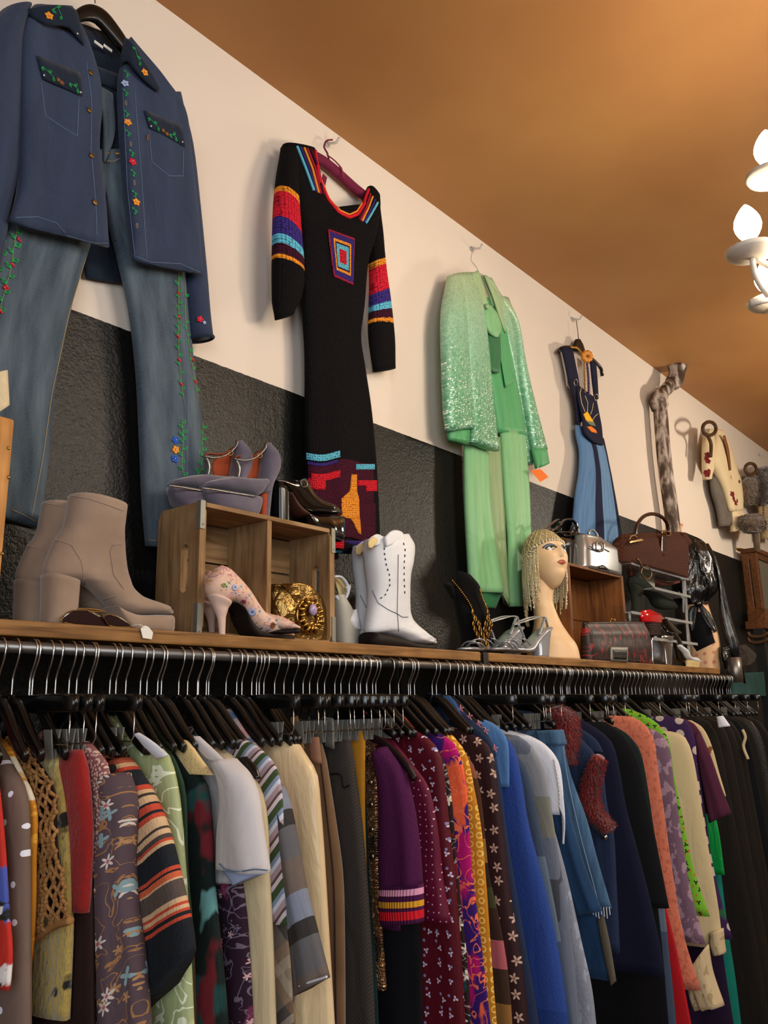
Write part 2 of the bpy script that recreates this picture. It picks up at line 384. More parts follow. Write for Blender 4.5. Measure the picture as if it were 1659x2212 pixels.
def wall_hook(px, py, label, hookpts=None):
    b = PY(px, py, WALL); t = thing('wall_hook', label, 'hook', b, 'clear plastic wall hooks')
    MB().lathe([(.012, 0), (.012, .004), (.008, .006)], b, 12, (0, -1, 0)).build('base', 'clear_plastic', t)
    MB().tube(smooth3([b + Vector((0, -.004, .004)), b + Vector((.002, -.024, -.006)), b + Vector((.006, -.04, -.008)), b + Vector((.01, -.048, .008))], 10), .0045, 8).build('hook_arm', 'clear_plastic', t)
    return t
# ---- 1a embroidered jeans
J = thing('jeans', 'faded blue denim jeans with embroidered green vines, hung under the denim jacket', 'jeans', PY(250, 1180, 1.65))
m = MB(); fo = folds(.008, 1.3, 3)
wl(m, [(40, 330), (-5, 420), (-35, 520), (-60, 680), (-75, 850), (-60, 1000), (-40, 1105)], [(226, 330), (226, 420), (190, 540), (152, 665), (118, 830), (101, 1000), (80, 1142)], 1.645, .024, 40, 36, .6, fo)
lg = m.build('leg', 'denim_jeans', J)
m = MB(); wl(m, [(222, 330), (226, 430), (255, 555), (279, 660), (296, 800), (304, 960), (309, 1080), (317, 1178)], [(300, 330), (345, 430), (392, 555), (404, 680), (418, 800), (438, 940), (450, 1040), (452, 1190)], 1.645, .024, 40, 36, .6, folds(.008, 1.3, 4))
lg2 = m.build('leg', 'denim_jeans', J)
m = MB(); wl(m, [(160, 168), (130, 270), (60, 370), (40, 440)], [(285, 205), (300, 300), (330, 390), (345, 440)], 1.655, .02, 14, 24, .7); hp = m.build('hips', 'denim_dark', J)
m = MB(); wl(m, [(190, 140), (192, 172)], [(275, 172), (278, 205)], 1.632, .008, 4, 12, .6, spl=False); m.build('waistband', 'denim_dark', J)
m = MB(); wl(m, [(208, 185), (222, 260), (222, 345)], [(244, 205), (248, 290), (226, 352)], 1.625, .006, 10, 12, .6); m.build('fly', 'denim_jeans', J)
bj = world_bvh([lg, lg2, hp])
stitch('seam_stitching', bj, [(184, 560), (148, 680), (112, 850), (92, 990), (66, 1130)], 'stitch_tan', J, .0009)
stitch('hem_stitching', bj, [(24, 1100), (50, 1112), (80, 1128)], 'stitch_tan', J, .0009); stitch('hem_stitching', bj, [(318, 1166), (340, 1168)], 'stitch_tan', J, .0008)
stitch('seam_stitching', bj, [(398, 640), (403, 760), (406, 880), (404, 990), (405, 1045)], 'stitch_blue', J, .0007)
stitch('bartack', bj, [(226, 334), (234, 336)], 'thread_orange', J, .0014, .012, 1); stitch('bartack', bj, [(246, 336), (254, 337)], 'thread_orange', J, .0014, .012, 1)
stitch('fly_stitching', bj, [(224, 350), (240, 354), (256, 345), (260, 325)], 'stitch_tan', J, .0007, .011)
vine(bj, [(38, 489), (30, 532), (23, 581), (9, 633), (-6, 690)], J, .017, berries=[(39, 517), (25, 571), (13, 619), (9, 622), (0, 672)])
vine(bj, [(3, 510), (0, 550), (-6, 600)], J, .016)
vine(bj, [(384, 590), (385, 630), (385, 668), (384, 700), (385, 726), (386, 769), (391, 827), (397, 868)], J, .013, berries=[(384, 633), (385, 684), (383, 726), (386, 777), (390, 829)])
vine(bj, [(392, 905), (395, 935), (395, 957), (392, 1000), (399, 1042)], J, .014)
vine(bj, [(398, 612), (401, 697), (406, 740), (416, 798), (427, 868)], J, .013, berries=[(414, 776), (420, 823)])
vine(bj, [(437, 912), (436, 950), (436, 985), (434, 1015), (415, 1045)], J, .015)
for x, y, mt in ((379, 951, 'thread_blue'), (377, 991, 'thread_blue'), (379, 972, 'thread_orange')): flower(bj, x, y, .0105, mt, J)
# ---- 1b denim jacket
K = thing('denim_jacket', 'dark denim jacket with embroidered flowers on collar, pockets and button band', 'jacket', PY(250, 600, 1.6))
m = MB(); wl(m, [(158, 48), (150, 200), (135, 400), (178, 560), (186, 600)], [(282, 95), (300, 200), (310, 400), (275, 560), (262, 612)], 1.683, .008, 16, 16, .6); m.build('back_panel', 'denim_dark', K)
m = MB(); wl(m, [(70, 14), (47, 70), (43, 150), (42, 280), (40, 400), (20, 478)], [(155, 18), (192, 105), (216, 205), (210, 325), (224, 440), (235, 534)], [1.62, 1.60, 1.595, 1.59, 1.585, 1.575], [.012, .02, .022, .024, .022, .009], 34, 36, .42, folds(.009, 1.2, 8))
fl = m.build('front_panel', 'denim_jacket', K)
m = MB(); wl(m, [(268, 118), (258, 180), (262, 300), (271, 410), (281, 500), (288, 562)], [(280, 82), (352, 172), (396, 240), (410, 340), (424, 460), (438, 594)], [1.62, 1.605, 1.6, 1.595, 1.59, 1.58], [.012, .02, .022, .022, .02, .009], 34, 36, .42, folds(.007, 1.2, 9)); fr = m.build('front_panel', 'denim_jacket', K)
m = MB(); wl(m, [(0, 25), (-45, 100), (-70, 220), (-80, 400), (-90, 560), (-95, 700)], [(66, 15), (46, 80), (43, 200), (42, 350), (24, 440), (-14, 640)], 1.615, [.03, .045, .045, .04, .036, .03], 24, 20, .9); m.build('sleeve', 'denim_jacket', K)
m = MB(); wl(m, [(365, 205), (372, 320), (385, 450), (398, 580), (405, 660), (411, 730)], [(388, 205), (413, 330), (428, 460), (441, 590), (450, 690), (456, 733)], 1.635, [.02, .035, .035, .034, .032, .03], 24, 20, .95); sl = m.build('sleeve', 'denim_jacket', K)
m = MB(); m.tube([PY(411 + 22.5 * (1 - math.cos(a)), 731 + 1.5 * (1 - math.cos(a)) / 2 + 0, 1.635) + Vector((0, -.031 * math.sin(a), 0)) for a in [2 * PI * i / 20 for i in range(20)]], .0045, 6, closed=True); m.build('cuff', 'denim_dark', sl)
m = MB(); wl(m, [(60, 20), (100, 12), (140, 12), (163, 22), (173, 58)], [(70, 40), (100, 53), (146, 59), (166, 80), (181, 99)], [1.59, 1.575, 1.568, 1.57, 1.575], .005, 18, 12, .5); c1 = m.build('collar', 'denim_dark', K)
m = MB(); wl(m, [(270, 80), (288, 95), (306, 125), (326, 157), (344, 192)], [(260, 138), (275, 133), (290, 150), (316, 178), (340, 198)], [1.6, 1.585, 1.575, 1.572, 1.57], .005, 18, 12, .5); c2 = m.build('collar', 'denim_dark', K)
bk = world_bvh([fl, fr, sl, c1, c2])
for q in (((77, 122), (90, 171), (174, 162), (177, 210)), ((310, 240), (321, 278), (393, 275), (399, 320))):
    a, b, c_, d = [hit(bk, *z, .003)[0] for z in q]
    MB().loft([a, b], [c_, d], NY, .004, 4, 12, .4, spl=False).build('pocket_flap', 'denim_dark', K)
bk2 = world_bvh([o for o in K.children])
for pts in (((88, 178), (93, 215), (98, 250), (140, 278), (167, 294), (170, 212)), ((322, 282), (328, 350), (366, 380), (395, 380), (396, 322)), ((24, 471), (80, 468), (122, 482), (145, 508), (195, 523), (232, 526)), ((288, 552), (325, 566), (390, 570), (432, 588)), ((290, 185), (307, 405), (317, 558)), ((266, 200), (276, 405), (292, 556)), ((186, 130), (198, 220), (196, 320), (206, 430), (210, 525))):
    stitch('stitching', bk2, pts, 'stitch_blue', K, .0006, .0008)
for x, y in ((195, 158), (192, 239), (197, 337), (204, 438)):
    c, n = hit(bk2, x, y, .001); MB().lathe([(.0062, 0), (.0066, .002), (.005, .0035), (.002, .003)], c, 12, n).build('button', 'brass', K)
for x, y in ((272, 223), (282, 311), (290, 395), (296, 488)):
    c, n = hit(bk2, x, y, .001); MB().tube([c + Vector((0.0022 * math.cos(a), 0, .0068 * math.sin(a))) for a in [PI * i / 5 for i in range(10)]], .0007, 5, closed=True).build('buttonhole', 'stitch_tan', K)
for x, y, mt in ((270, 181, 'pale_blue_thread'), (276, 265, 'thread_orange'), (286, 350, 'thread_red'), (294, 437, 'thread_orange'), (106, 35, 'thread_orange'), (312, 157, 'thread_orange')): flower(bk2, x, y, .0095, mt, K)
flower(bk2, 432, 690, .009, 'thread_red', K); flower(bk2, 441, 697, .005, 'pale_blue_thread', K)
def sprig(pts, r=.009): 
    P = trace(bk2, pts, .0016, 3); m = MB().tube(P, .0007, 5); n = Vector((0, -1, 0))
    for i in range(0, len(P), 3):
        t = (P[min(i + 1, len(P) - 1)] - P[max(0, i - 1)]).normalized(); leafpair(m, P[i], (n.cross(t) * (1 if i % 2 else -1) + t * .5).normalized(), n, r)
    m.build('embroidered_sprig', 'thread_green', K)
for pts in (((92, 145), (104, 156), (116, 168)), ((150, 180), (160, 186), (168, 194)), ((112, 22), (124, 16), (134, 38)), ((292, 105), (296, 122), (304, 138)), ((322, 255), (332, 266), (342, 276)), ((366, 290), (374, 292), (380, 298))): sprig(pts, .011)
for y0, x0 in ((160, 274), (200, 272), (245, 274), (287, 277), (330, 285), (373, 288), (418, 291), (455, 292)):
    sprig(((x0 - 3, y0 - 6), (x0, y0), (x0 + 2, y0 + 6)), .008)
for x, y in ((126, 174), (133, 180), (352, 283), (360, 290)): flower(bk2, x, y, .006, 'thread_brown', K)
for x, y in ((95, 163), (174, 200), (326, 273), (394, 307), (167, 73)):
    c, n = hit(bk2, x, y, .001); MB().ball(c, .0022, 6, 4).build('snap', 'pearl', K)
a = PY(318, 298, 1.55); c, n = hit(bk2, 318, 298, .002); MB().box(c, (.004, .002, .016)).build('pocket_tab', 'thread_brown', K)
for x, y in ((213, 96), (233, 104)): MB().box(PY(x, y, 1.655), (.024, .002, .008), Matrix.Rotation(.1, 3, 'Y')).build('neck_label', 'label_white', K)
t = thing('clothes_hanger', 'wide black wooden hanger inside the embroidered denim jacket', 'hanger', PY(220, 60, 1.65))
m = MB(); wl(m, [(140, 45), (168, 18), (195, 11), (225, 25), (255, 62), (285, 110)], [(150, 75), (175, 48), (205, 47), (235, 78), (262, 110), (285, 135)], 1.64, .012, 20, 12, .6); m.build('hanger_body', 'hanger_wood', t)
m = MB(); m.tube(smooth3(pl([(206, 14), (205, -10), (212, -30), (225, -42)], 1.64), 10), .002, 6); m.build('hook', 'chrome', t)
# ---- 2 crochet dress
def crochet(name, colf, sc=95):
    n = N(name); v = n.scl(n.co('uv'), (sc, sc * 1.25, 1)); wv = n.vor(v, 1.0, .35, 'F1'); c = colf(n); h = wv.outputs['Distance']
    c = n.mix(n.ramp(h, [(.3, 0.0), (.62, .75)]), c, (0.004, .003, .004, 1)); n.fin(c, .9, spec=.1); n.bump(n.mt('MULTIPLY', h, -1.0), .9, .004); return n
crochet('crochet_black', lambda n: lin('0d0b0d'))
SB = ('e8902a', 'cf1f33', '3a2c7a', '5fb8d6', '3a1226', 'e8902a')
def sleeve_cols(v0):
    def f(n):
        v = n.xyz(n.co('uvn'))[1]; st = [(0, '0d0b0d')]
        for p, c in zip(v0, SB + ('0d0b0d',)): st.append((p, c))
        return n.ramp(n.mt('ADD', v, n.mt('MULTIPLY_ADD', n.noise(n.scl(n.co('uv'), (60, 12, 1)), 1, 1), .012, -.006)), st, True)
    return f
crochet('crochet_sleeve_a', sleeve_cols((.315, .355, .515, .605, .65, .70, .722))); crochet('crochet_sleeve_b', sleeve_cols((.385, .42, .565, .635, .675, .725, .747)))
for nm, c in (('crochet_red', 'd0202f'), ('crochet_cyan', '62b9d4'), ('crochet_orange', 'ee9430'), ('crochet_maroon', '451226'), ('crochet_purple', '3d2a72'), ('crochet_crimson', 'a52038')): crochet(nm, (lambda c: lambda n: lin(c))(c), 140)
def patch_col(n):
    q = n.xyz(n.co('uvn')); d = n.mt('MAXIMUM', n.mt('ABSOLUTE', n.mt('SUBTRACT', q[0], .5)), n.mt('ABSOLUTE', n.mt('SUBTRACT', q[1], .5)))
    return n.ramp(n.mt('MULTIPLY', d, 2.0), [(0, 'c8202f'), (.29, '63b7cf'), (.5, '38122a'), (.57, 'ee9430'), (.68, '3a2a76'), (.92, 'b32a44')], True)
crochet('crochet_patch', patch_col, 150)
D = thing('crochet_dress', 'long black crochet dress with rainbow striped sleeves and square chest patch', 'dress', PY(745, 1230, 1.65))
m = MB(); YB = 1.635
wl(m, [(654, 460), (652, 520), (652, 590), (657, 690), (661, 760), (662, 860), (660, 930), (663, 1000), (664, 1080), (668, 1190)], [(818, 440), (812, 500), (792, 570), (784, 660), (776, 727), (784, 790), (797, 880), (805, 960), (811, 1050), (817, 1195)], YB, [.02, .028, .03, .028, .026, .028, .03, .03, .03, .03], 50, 32, .7, folds(.009, 1.6, 5, .6, .05))
body = m
wl(m, [(612, 311), (622, 370), (640, 430), (654, 500)], [(678, 324), (691, 392), (713, 440), (752, 476)], [1.655, 1.64, 1.635, YB], [.02, .022, .022, .02], 16, 16, .7)
wl(m, [(796, 402), (788, 425), (774, 452), (735, 478)], [(817, 428), (818, 450), (816, 475), (800, 520)], [1.655, 1.645, 1.64, YB], [.018, .02, .02, .02], 16, 16, .7)
bd = m.build('body', 'crochet_black', D)
m = MB(); wl(m, [(609, 316), (600, 390), (595, 450), (592, 540), (591, 640), (597, 690)], [(640, 330), (640, 420), (645, 500), (652, 580), (649, 640), (630, 682)], [1.64, 1.62, 1.61, 1.61, 1.615, 1.62], [.02, .032, .034, .034, .03, .02], 30, 20, .9); s1 = m.build('sleeve', 'crochet_sleeve_a', D)
m = MB(); wl(m, [(800, 430), (799, 520), (803, 590), (801, 660), (799, 720), (808, 802)], [(818, 432), (824, 520), (829, 580), (840, 650), (849, 730), (852, 797)], [1.66, 1.65, 1.645, 1.645, 1.645, 1.65], [.014, .026, .028, .028, .028, .022], 30, 20, .9); s2 = m.build('sleeve', 'crochet_sleeve_b', D)
bb = world_bvh([bd, s1, s2])
def trim(pts, mat, r, name='neck_trim', par=D): return MB().tube(smooth3(trace(bb, pts, .002, 5), 40), r, 6).build(name, mat, par)
trim([(680, 326), (689, 387), (708, 431), (731, 459), (753, 470), (772, 463), (786, 441), (797, 410)], 'crochet_red', .0055)
trim([(683, 340), (693, 390), (712, 429), (734, 455), (754, 464), (770, 457), (783, 437)], 'crochet_orange', .0028)
for off, mt, r in ((0, 'crochet_cyan', .0048), (7, 'crochet_purple', .004), (14, 'crochet_orange', .004), (20, 'crochet_crimson', .004), (27, 'crochet_maroon', .0045)):
    trim([(641 + off * 1.1, 317 + off * .2), (660 + off * 1.0, 365), (677 + off * .75, 412 + off * .35)], mt, r, 'shoulder_stripe')
    trim([(815 - off * .75, 438 - off * .9), (803 - off * .65, 460 - off * .55), (790 - off * .6, 482 - off * .3)], mt, r * .9, 'shoulder_stripe')
q = [hit(bb, *z, .0035)[0] for z in ((706, 496), (712, 545), (719, 598))]; q2 = [hit(bb, *z, .0035)[0] for z in ((765, 517), (763, 565), (761, 617))]
MB().loft(q, q2, NY, .0035, 12, 12, .35, spl=False).build('chest_patch', 'crochet_patch', D)
def blk(L, R, mat, lift=.003, name='hem_patch'):
    a = [hit(bb, *z, lift)[0] for z in L]; b = [hit(bb, *z, lift)[0] for z in R]
    return MB().loft(a, b, NY, .003, max(4, len(a) * 3), 14, .35, spl=False).build(name, mat, D)
E2 = [(663 + i * 8.5, 0) for i in range(18)]
def band(xs, y0, y1, mat, wob, lift=.003, name='hem_band'):
    up = [hit(bb, x, y0 + wob(x), lift)[0] for x in xs]; dn = [hit(bb, x, y1 + wob(x), lift)[0] for x in xs]
    return MB().loft(up, dn, NY, .0028, len(xs) * 2, 10, .35, spl=False).build(name, mat, D)
wob = lambda x: 5 * math.sin((x - 663) / 17) - 4
band([666 + i * 8.7 for i in range(17)], 1000, 1090, 'crochet_maroon', wob, .002); band([670 + i * 8.7 for i in range(17)], 1086, 1170, 'crochet_maroon', wob, .002)
band([664, 674, 686, 698, 710, 722, 732], 982, 997, 'crochet_cyan', wob, .0055); band([766, 780, 794, 806], 1003, 1015, 'crochet_cyan', lambda x: 0, .0055)
band([666, 676, 690, 704, 716, 728], 1000, 1008, 'crochet_purple', wob, .005); band([672, 690, 706, 722, 732], 1024, 1040, 'crochet_red', wob, .0055); band([668, 676, 688, 700], 1036, 1058, 'crochet_red', wob, .005)
band([770, 782, 796, 810], 1038, 1050, 'crochet_red', lambda x: 0, .0055); band([788, 798, 811], 1048, 1062, 'crochet_red', lambda x: 0, .005)
blk([(756, 1026), (752, 1062), (735, 1078), (736, 1118), (756, 1122), (770, 1152)], [(767, 1026), (767, 1062), (772, 1078), (773, 1118), (774, 1124), (776, 1155)], 'crochet_orange', .006)
band([712, 722, 732, 740], 1156, 1184, 'crochet_red', lambda x: (x - 712) * .1, .0055); band([722, 730, 738], 1180, 1190, 'crochet_cyan', lambda x: 0, .006); band([740, 760, 780, 800, 816], 1168, 1192, 'crochet_purple', lambda x: 0, .004)
t = thing('clothes_hanger', 'burgundy fabric-wrapped padded hanger inside the black crochet dress', 'hanger', PY(730, 360, 1.665))
n = plain('burgundy_wrap', '6e1c3c', .8, .2); n.bump(n.noise(n.scl(n.co('obj'), (160, 20, 20), 0.4), 1, 2), .8, .004)
MB().tube(smooth3(pl([(650, 330), (688, 342), (716, 362), (742, 385), (770, 410), (800, 432)], 1.668), 18), [.017] * 18, 12).build('padded_arm', 'burgundy_wrap', t)
m = MB().tube(smooth3(pl([(712, 352), (707, 330), (700, 318), (706, 304), (718, 302)], 1.66), 12), .003, 6); m.build('hook', 'burgundy_wrap', t)
plain('ribbon_rose', '9a4150', .7)
m = MB().tube(smooth3(pl([(706, 334), (722, 346), (736, 362), (743, 386)], 1.645), 10), [.003] * 6 + [.005, .005, .004, .001], 6, flat=.3); m.build('ribbon_tail', 'ribbon_rose', t)
MB().box(PY(700, 388, 1.672), (.02, .002, .036), Matrix.Rotation(.25, 3, 'Y')).build('fabric_tab', 'burgundy_wrap', t)
wall_hook(706, 312, 'clear plastic wall hook with red ribbon above the black crochet dress')
# ---- 3 green suit
def sequin():
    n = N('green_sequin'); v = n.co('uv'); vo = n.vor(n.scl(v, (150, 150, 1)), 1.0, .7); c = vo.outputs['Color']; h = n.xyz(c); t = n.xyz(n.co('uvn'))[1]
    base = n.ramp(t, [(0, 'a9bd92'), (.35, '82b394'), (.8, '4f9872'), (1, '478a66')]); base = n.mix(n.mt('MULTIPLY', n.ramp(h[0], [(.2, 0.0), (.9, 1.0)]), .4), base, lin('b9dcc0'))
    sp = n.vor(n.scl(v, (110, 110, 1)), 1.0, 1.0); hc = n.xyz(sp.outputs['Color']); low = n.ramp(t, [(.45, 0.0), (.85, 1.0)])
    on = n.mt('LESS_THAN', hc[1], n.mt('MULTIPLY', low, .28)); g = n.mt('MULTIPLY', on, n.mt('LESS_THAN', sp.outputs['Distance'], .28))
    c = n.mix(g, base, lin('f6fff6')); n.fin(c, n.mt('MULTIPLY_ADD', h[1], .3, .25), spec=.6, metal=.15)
    n.bump(n.mt('ADD', h[2], n.noise(n.scl(v, (150, 150, 1)), 1, 1)), .5, .003); return n
sequin()
def satin(name, a, b, sheen=.1, rough=.5):
    n = N(name); v = n.xyz(n.co('uvn'))[1]; f = n.noise(n.scl(n.co('uvn'), (6, 1.2, 1)), 1.5, 3); n.fin(n.mix(f, lin(a), lin(b)), rough, spec=.35, sheen=sheen); n.bump(n.noise(n.scl(n.co('uv'), (22, 7, 1)), 1, 3, 1.0), .5, .012); n.bump(n.noise(n.scl(n.co('uv'), (40, 500, 1)), 1, 2), .12, .001); return n
satin('green_satin', '3c8a55', '5cab70'); satin('green_dark_satin', '1f5a37', '35784d'); satin('green_silk', '5c9c64', '93c692'); satin('olive_silk', '6f8a5c', '93ab7c'); satin('green_collar', '8ba67a', 'a5bb8e')
T = thing('silk_trousers', 'wide green silk trousers hanging below the sequinned jacket', 'trousers', PY(1070, 1310, 1.66))
m = MB(); wl(m, [(1003, 940), (1005, 1080), (1010, 1180), (1016, 1278)], [(1052, 940), (1056, 1080), (1068, 1180), (1084, 1282)], 1.64, [.02, .026, .03, .034], 30, 28, .9, folds(.01, 1.3, 13)); m.build('leg', 'green_silk', T)
m = MB(); wl(m, [(1016, 1274), (1040, 1312)], [(1084, 1278), (1068, 1314)], 1.65, .02, 6, 16, .9, spl=False); m.build('hem_lining', 'green_dark_satin', T)
m = MB(); wl(m, [(1040, 945), (1052, 1060), (1062, 1160), (1078, 1270)], [(1082, 945), (1088, 1060), (1092, 1180), (1100, 1312)], 1.665, .014, 26, 20, .8, folds(.008, 2, 14)); m.build('inner_pleat', 'olive_silk', T)
m = MB(); wl(m, [(1082, 930), (1090, 1060), (1098, 1160), (1100, 1250), (1102, 1310)], [(1131, 935), (1141, 1060), (1144, 1160), (1146, 1240), (1146, 1310)], 1.65, .026, 30, 28, .9, folds(.01, 1.4, 15)); m.build('leg', 'green_silk', T)
B = thing('bow_blouse', 'green satin blouse with a neck bow, worn under the sequinned jacket', 'blouse', PY(1090, 945, 1.65))
m = MB(); wl(m, [(1030, 640), (1045, 720), (1052, 800), (1064, 880), (1072, 934)], [(1092, 660), (1100, 740), (1112, 820), (1124, 890), (1132, 944)], 1.655, [.02, .024, .026, .028, .028], 28, 26, .7, folds(.01, 1.4, 16)); m.build('body', 'green_satin', B)
m = MB(); wl(m, [(1019, 590), (1026, 625), (1036, 660)], [(1032, 584), (1044, 618), (1053, 658)], 1.61, .008, 12, 12, .6); m.build('collar', 'green_collar', B)
m = MB(); wl(m, [(1040, 595), (1054, 630), (1064, 660)], [(1052, 600), (1066, 640), (1074, 668)], 1.63, .008, 12, 12, .6); m.build('collar', 'green_collar', B)
m = MB(); wl(m, [(1048, 662), (1046, 690), (1056, 718), (1068, 728)], [(1062, 660), (1074, 680), (1082, 708), (1076, 728)], 1.605, [.006, .014, .014, .006], 18, 18, .9, folds(.004, 2, 2)); bw = m.build('bow', 'green_silk', B); MB().ball(PY(1052, 662, 1.595), .011, 10, 6).build('bow_knot', 'green_collar', bw)
m = MB(); wl(m, [(1054, 715), (1056, 760), (1056, 800)], [(1080, 720), (1082, 770), (1078, 806)], 1.618, .008, 14, 18, .8, folds(.004, 2, 6)); m.build('bow_tail', 'green_dark_satin', B)
m = MB(); wl(m, [(1074, 700), (1080, 760), (1092, 838)], [(1086, 690), (1096, 770), (1115, 822)], 1.625, .007, 14, 14, .8); m.build('bow_tail', 'green_satin', B)
for L, R in (([(966, 926), (970, 950)], [(1020, 930), (1016, 962)]), ([(1150, 970), (1160, 1012)], [(1178, 972), (1183, 1000)])):
    m = MB(); wl(m, L, R, 1.62, .024, 6, 18, .95, spl=False); m.build('cuff', 'green_satin', B)
Q = thing('sequin_jacket', 'pale green sequinned open jacket over a bow blouse', 'jacket', PY(1060, 970, 1.62))
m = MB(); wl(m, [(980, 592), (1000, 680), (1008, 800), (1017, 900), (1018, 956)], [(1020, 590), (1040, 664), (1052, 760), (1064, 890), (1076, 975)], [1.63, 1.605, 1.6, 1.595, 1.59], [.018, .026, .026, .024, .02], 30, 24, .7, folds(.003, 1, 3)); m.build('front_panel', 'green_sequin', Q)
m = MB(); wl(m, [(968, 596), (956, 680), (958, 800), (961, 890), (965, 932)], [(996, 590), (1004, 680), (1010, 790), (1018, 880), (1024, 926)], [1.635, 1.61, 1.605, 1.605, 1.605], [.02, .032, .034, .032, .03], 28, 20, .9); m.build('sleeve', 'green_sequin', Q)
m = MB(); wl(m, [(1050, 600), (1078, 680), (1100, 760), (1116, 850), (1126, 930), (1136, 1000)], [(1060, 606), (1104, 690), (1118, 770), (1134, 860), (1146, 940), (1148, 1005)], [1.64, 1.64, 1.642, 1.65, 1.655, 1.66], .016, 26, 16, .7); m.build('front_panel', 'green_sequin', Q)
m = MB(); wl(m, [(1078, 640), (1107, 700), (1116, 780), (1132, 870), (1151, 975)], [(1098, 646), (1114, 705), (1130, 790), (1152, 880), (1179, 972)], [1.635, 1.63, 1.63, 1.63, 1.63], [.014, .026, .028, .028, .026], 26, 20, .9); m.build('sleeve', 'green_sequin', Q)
m = MB(); wl(m, [(1046, 594), (1064, 640), (1080, 690)], [(1052, 598), (1078, 644), (1092, 720)], 1.615, .006, 12, 12, .6); m.build('lapel', 'green_collar', Q)
plain('tag_orange', 'f07a2c', .7)
t = thing('price_tag', 'small orange paper price tag hanging from the green jacket sleeve', 'tag', PY(1166, 1028, 1.6)); MB().prism(pl([(1146, 1016), (1168, 1013), (1185, 1030), (1168, 1041)], 1.605), (0, .001, 0)).build('paper', 'tag_orange', t)
MB().tube(pl([(1164, 1000), (1160, 1018)], 1.606), .0008, 5).build('string', 'label_white', t)
t = thing('clothes_hanger', 'thin clear hanger hook rising from the green jacket collar', 'hanger', PY(1035, 590, 1.65)); MB().tube(smooth3(pl([(1033, 592), (1030, 578), (1018, 562), (1020, 546)], 1.65), 10), .002, 6).build('hook', 'clear_plastic', t)
MB().tube(smooth3(pl([(985, 604), (1010, 596), (1033, 592), (1060, 612), (1090, 650)], 1.66), 14), .007, 8).build('hanger_arm', 'clear_plastic', t)
wall_hook(1018, 538, 'clear plastic wall hook above the green sequinned jacket')
# ---- 4 denim pinafore
def pinny(n): return n.ramp(n.xyz(n.co('uvn'))[0], [(0, '5f83ad'), (.30, '20243e'), (.48, '6c90b8'), (.82, '1e2238')], True)
n = N('patch_denim'); c = pinny(n); c = n.mix(n.ramp(n.noise(n.scl(n.co('uvn'), (14, 1.5, 1)), 2, 3), [(.35, .75), (.7, 1.15)]), (0, 0, 0, 1), c); n.fin(c, .9, spec=.15)
plain('navy_bib', '1b1d33', .85); plain('yellow_felt', 'f0b62a', .9); plain('sage_felt', '75806a', .9); plain('orange_felt', 'ee8226', .9); plain('cream_thread', 'e8d49a', .8)
O = thing('denim_pinafore', 'patchwork denim pinafore dress with a sun motif on the navy bib', 'dress', PY(1290, 1160, 1.66))
m = MB(); wl(m, [(1243, 918), (1245, 938), (1253, 971), (1253, 1016), (1244, 1076), (1239, 1136), (1237, 1180)], [(1303, 950), (1305, 960), (1310, 988), (1320, 1042), (1330, 1100), (1338, 1150), (1340, 1185)], [1.66, 1.655, 1.65, 1.64, 1.635, 1.63, 1.63], [.02, .022, .026, .03, .034, .036, .036], 30, 28, .8, folds(.006, 2, 7)); sk = m.build('skirt', 'patch_denim', O)
m = MB(); wl(m, [(1243, 830), (1250, 868), (1258, 905), (1262, 935), (1280, 956)], [(1288, 864), (1294, 895), (1299, 922), (1301, 945), (1302, 962)], [1.65, 1.635, 1.625, 1.62, 1.62], .008, 20, 16, .5); bi = m.build('bib', 'navy_bib', O)
m = MB(); wl(m, [(1213, 752), (1221, 785), (1230, 830), (1242, 868), (1246, 915)], [(1235, 750), (1242, 785), (1248, 815), (1252, 850), (1258, 910)], 1.655, .008, 16, 12, .5); m.build('strap', 'navy_bib', O)
m = MB(); wl(m, [(1275, 780), (1279, 820), (1284, 860)], [(1287, 786), (1290, 822), (1292, 862)], 1.65, .006, 12, 10, .5); m.build('strap', 'navy_bib', O)
b5 = world_bvh([bi, sk])
def felt(pts, mat, name='sun_motif'): 
    P = [hit(b5, *z, .003)[0] for z in pts]; MB().prism(P, (0, .003, 0)).build(name, mat, O)
felt([(1260, 895), (1268, 889), (1279, 908), (1281, 912), (1266, 909)], 'yellow_felt'); felt([(1264, 908), (1281, 910), (1286, 921), (1274, 918)], 'sage_felt'); felt([(1267, 922), (1276, 921), (1286, 929), (1289, 936), (1277, 933)], 'orange_felt')
for pts in (((1263, 890), (1256, 872), (1252, 850), (1255, 838)), ((1268, 890), (1269, 870), (1263, 855)), ((1275, 895), (1279, 884), (1281, 870)), ((1279, 908), (1284, 900), (1291, 894))): MB().tube(trace(b5, pts, .002, 3), .0016, 5).build('sun_ray', 'cream_thread', O)
for x, y in ((1244, 826), (1288, 858)): MB().tube([PY(x + 4 * math.cos(a), y + 7 * math.sin(a), 1.635) for a in [2 * PI * i / 12 for i in range(12)]], .0018, 5, closed=True).build('buckle', 'chrome', O)
t = shirt_hanger('black wooden hanger holding the denim pinafore by its straps', [(1207, 760), (1214, 751), (1240, 752), (1262, 762), (1284, 780), (1298, 796), (1301, 812)], 1.668, .009, hook=[(1250, 735), (1248, 715), (1245, 692)], hookmat='black_metal')
m = MB(); wl(m, [(1243, 733), (1238, 745), (1236, 756)], [(1252, 733), (1260, 747), (1265, 765)], 1.668, .008, 8, 10, .6); m.build('hanger_neck', 'hanger_wood', t)
wall_hook(1236, 690, 'clear plastic wall hook above the denim pinafore')
gloss('bead_gold', 'b98a3a', .35, .6); gloss('bead_purple', '4a3560', .4); gloss('amber', 'd98a2c', .3, spec=.6)
t = thing('bead_necklace', 'gold and purple bead necklace with an amber clasp over the pinafore hanger', 'necklace', PY(1265, 850, 1.64))
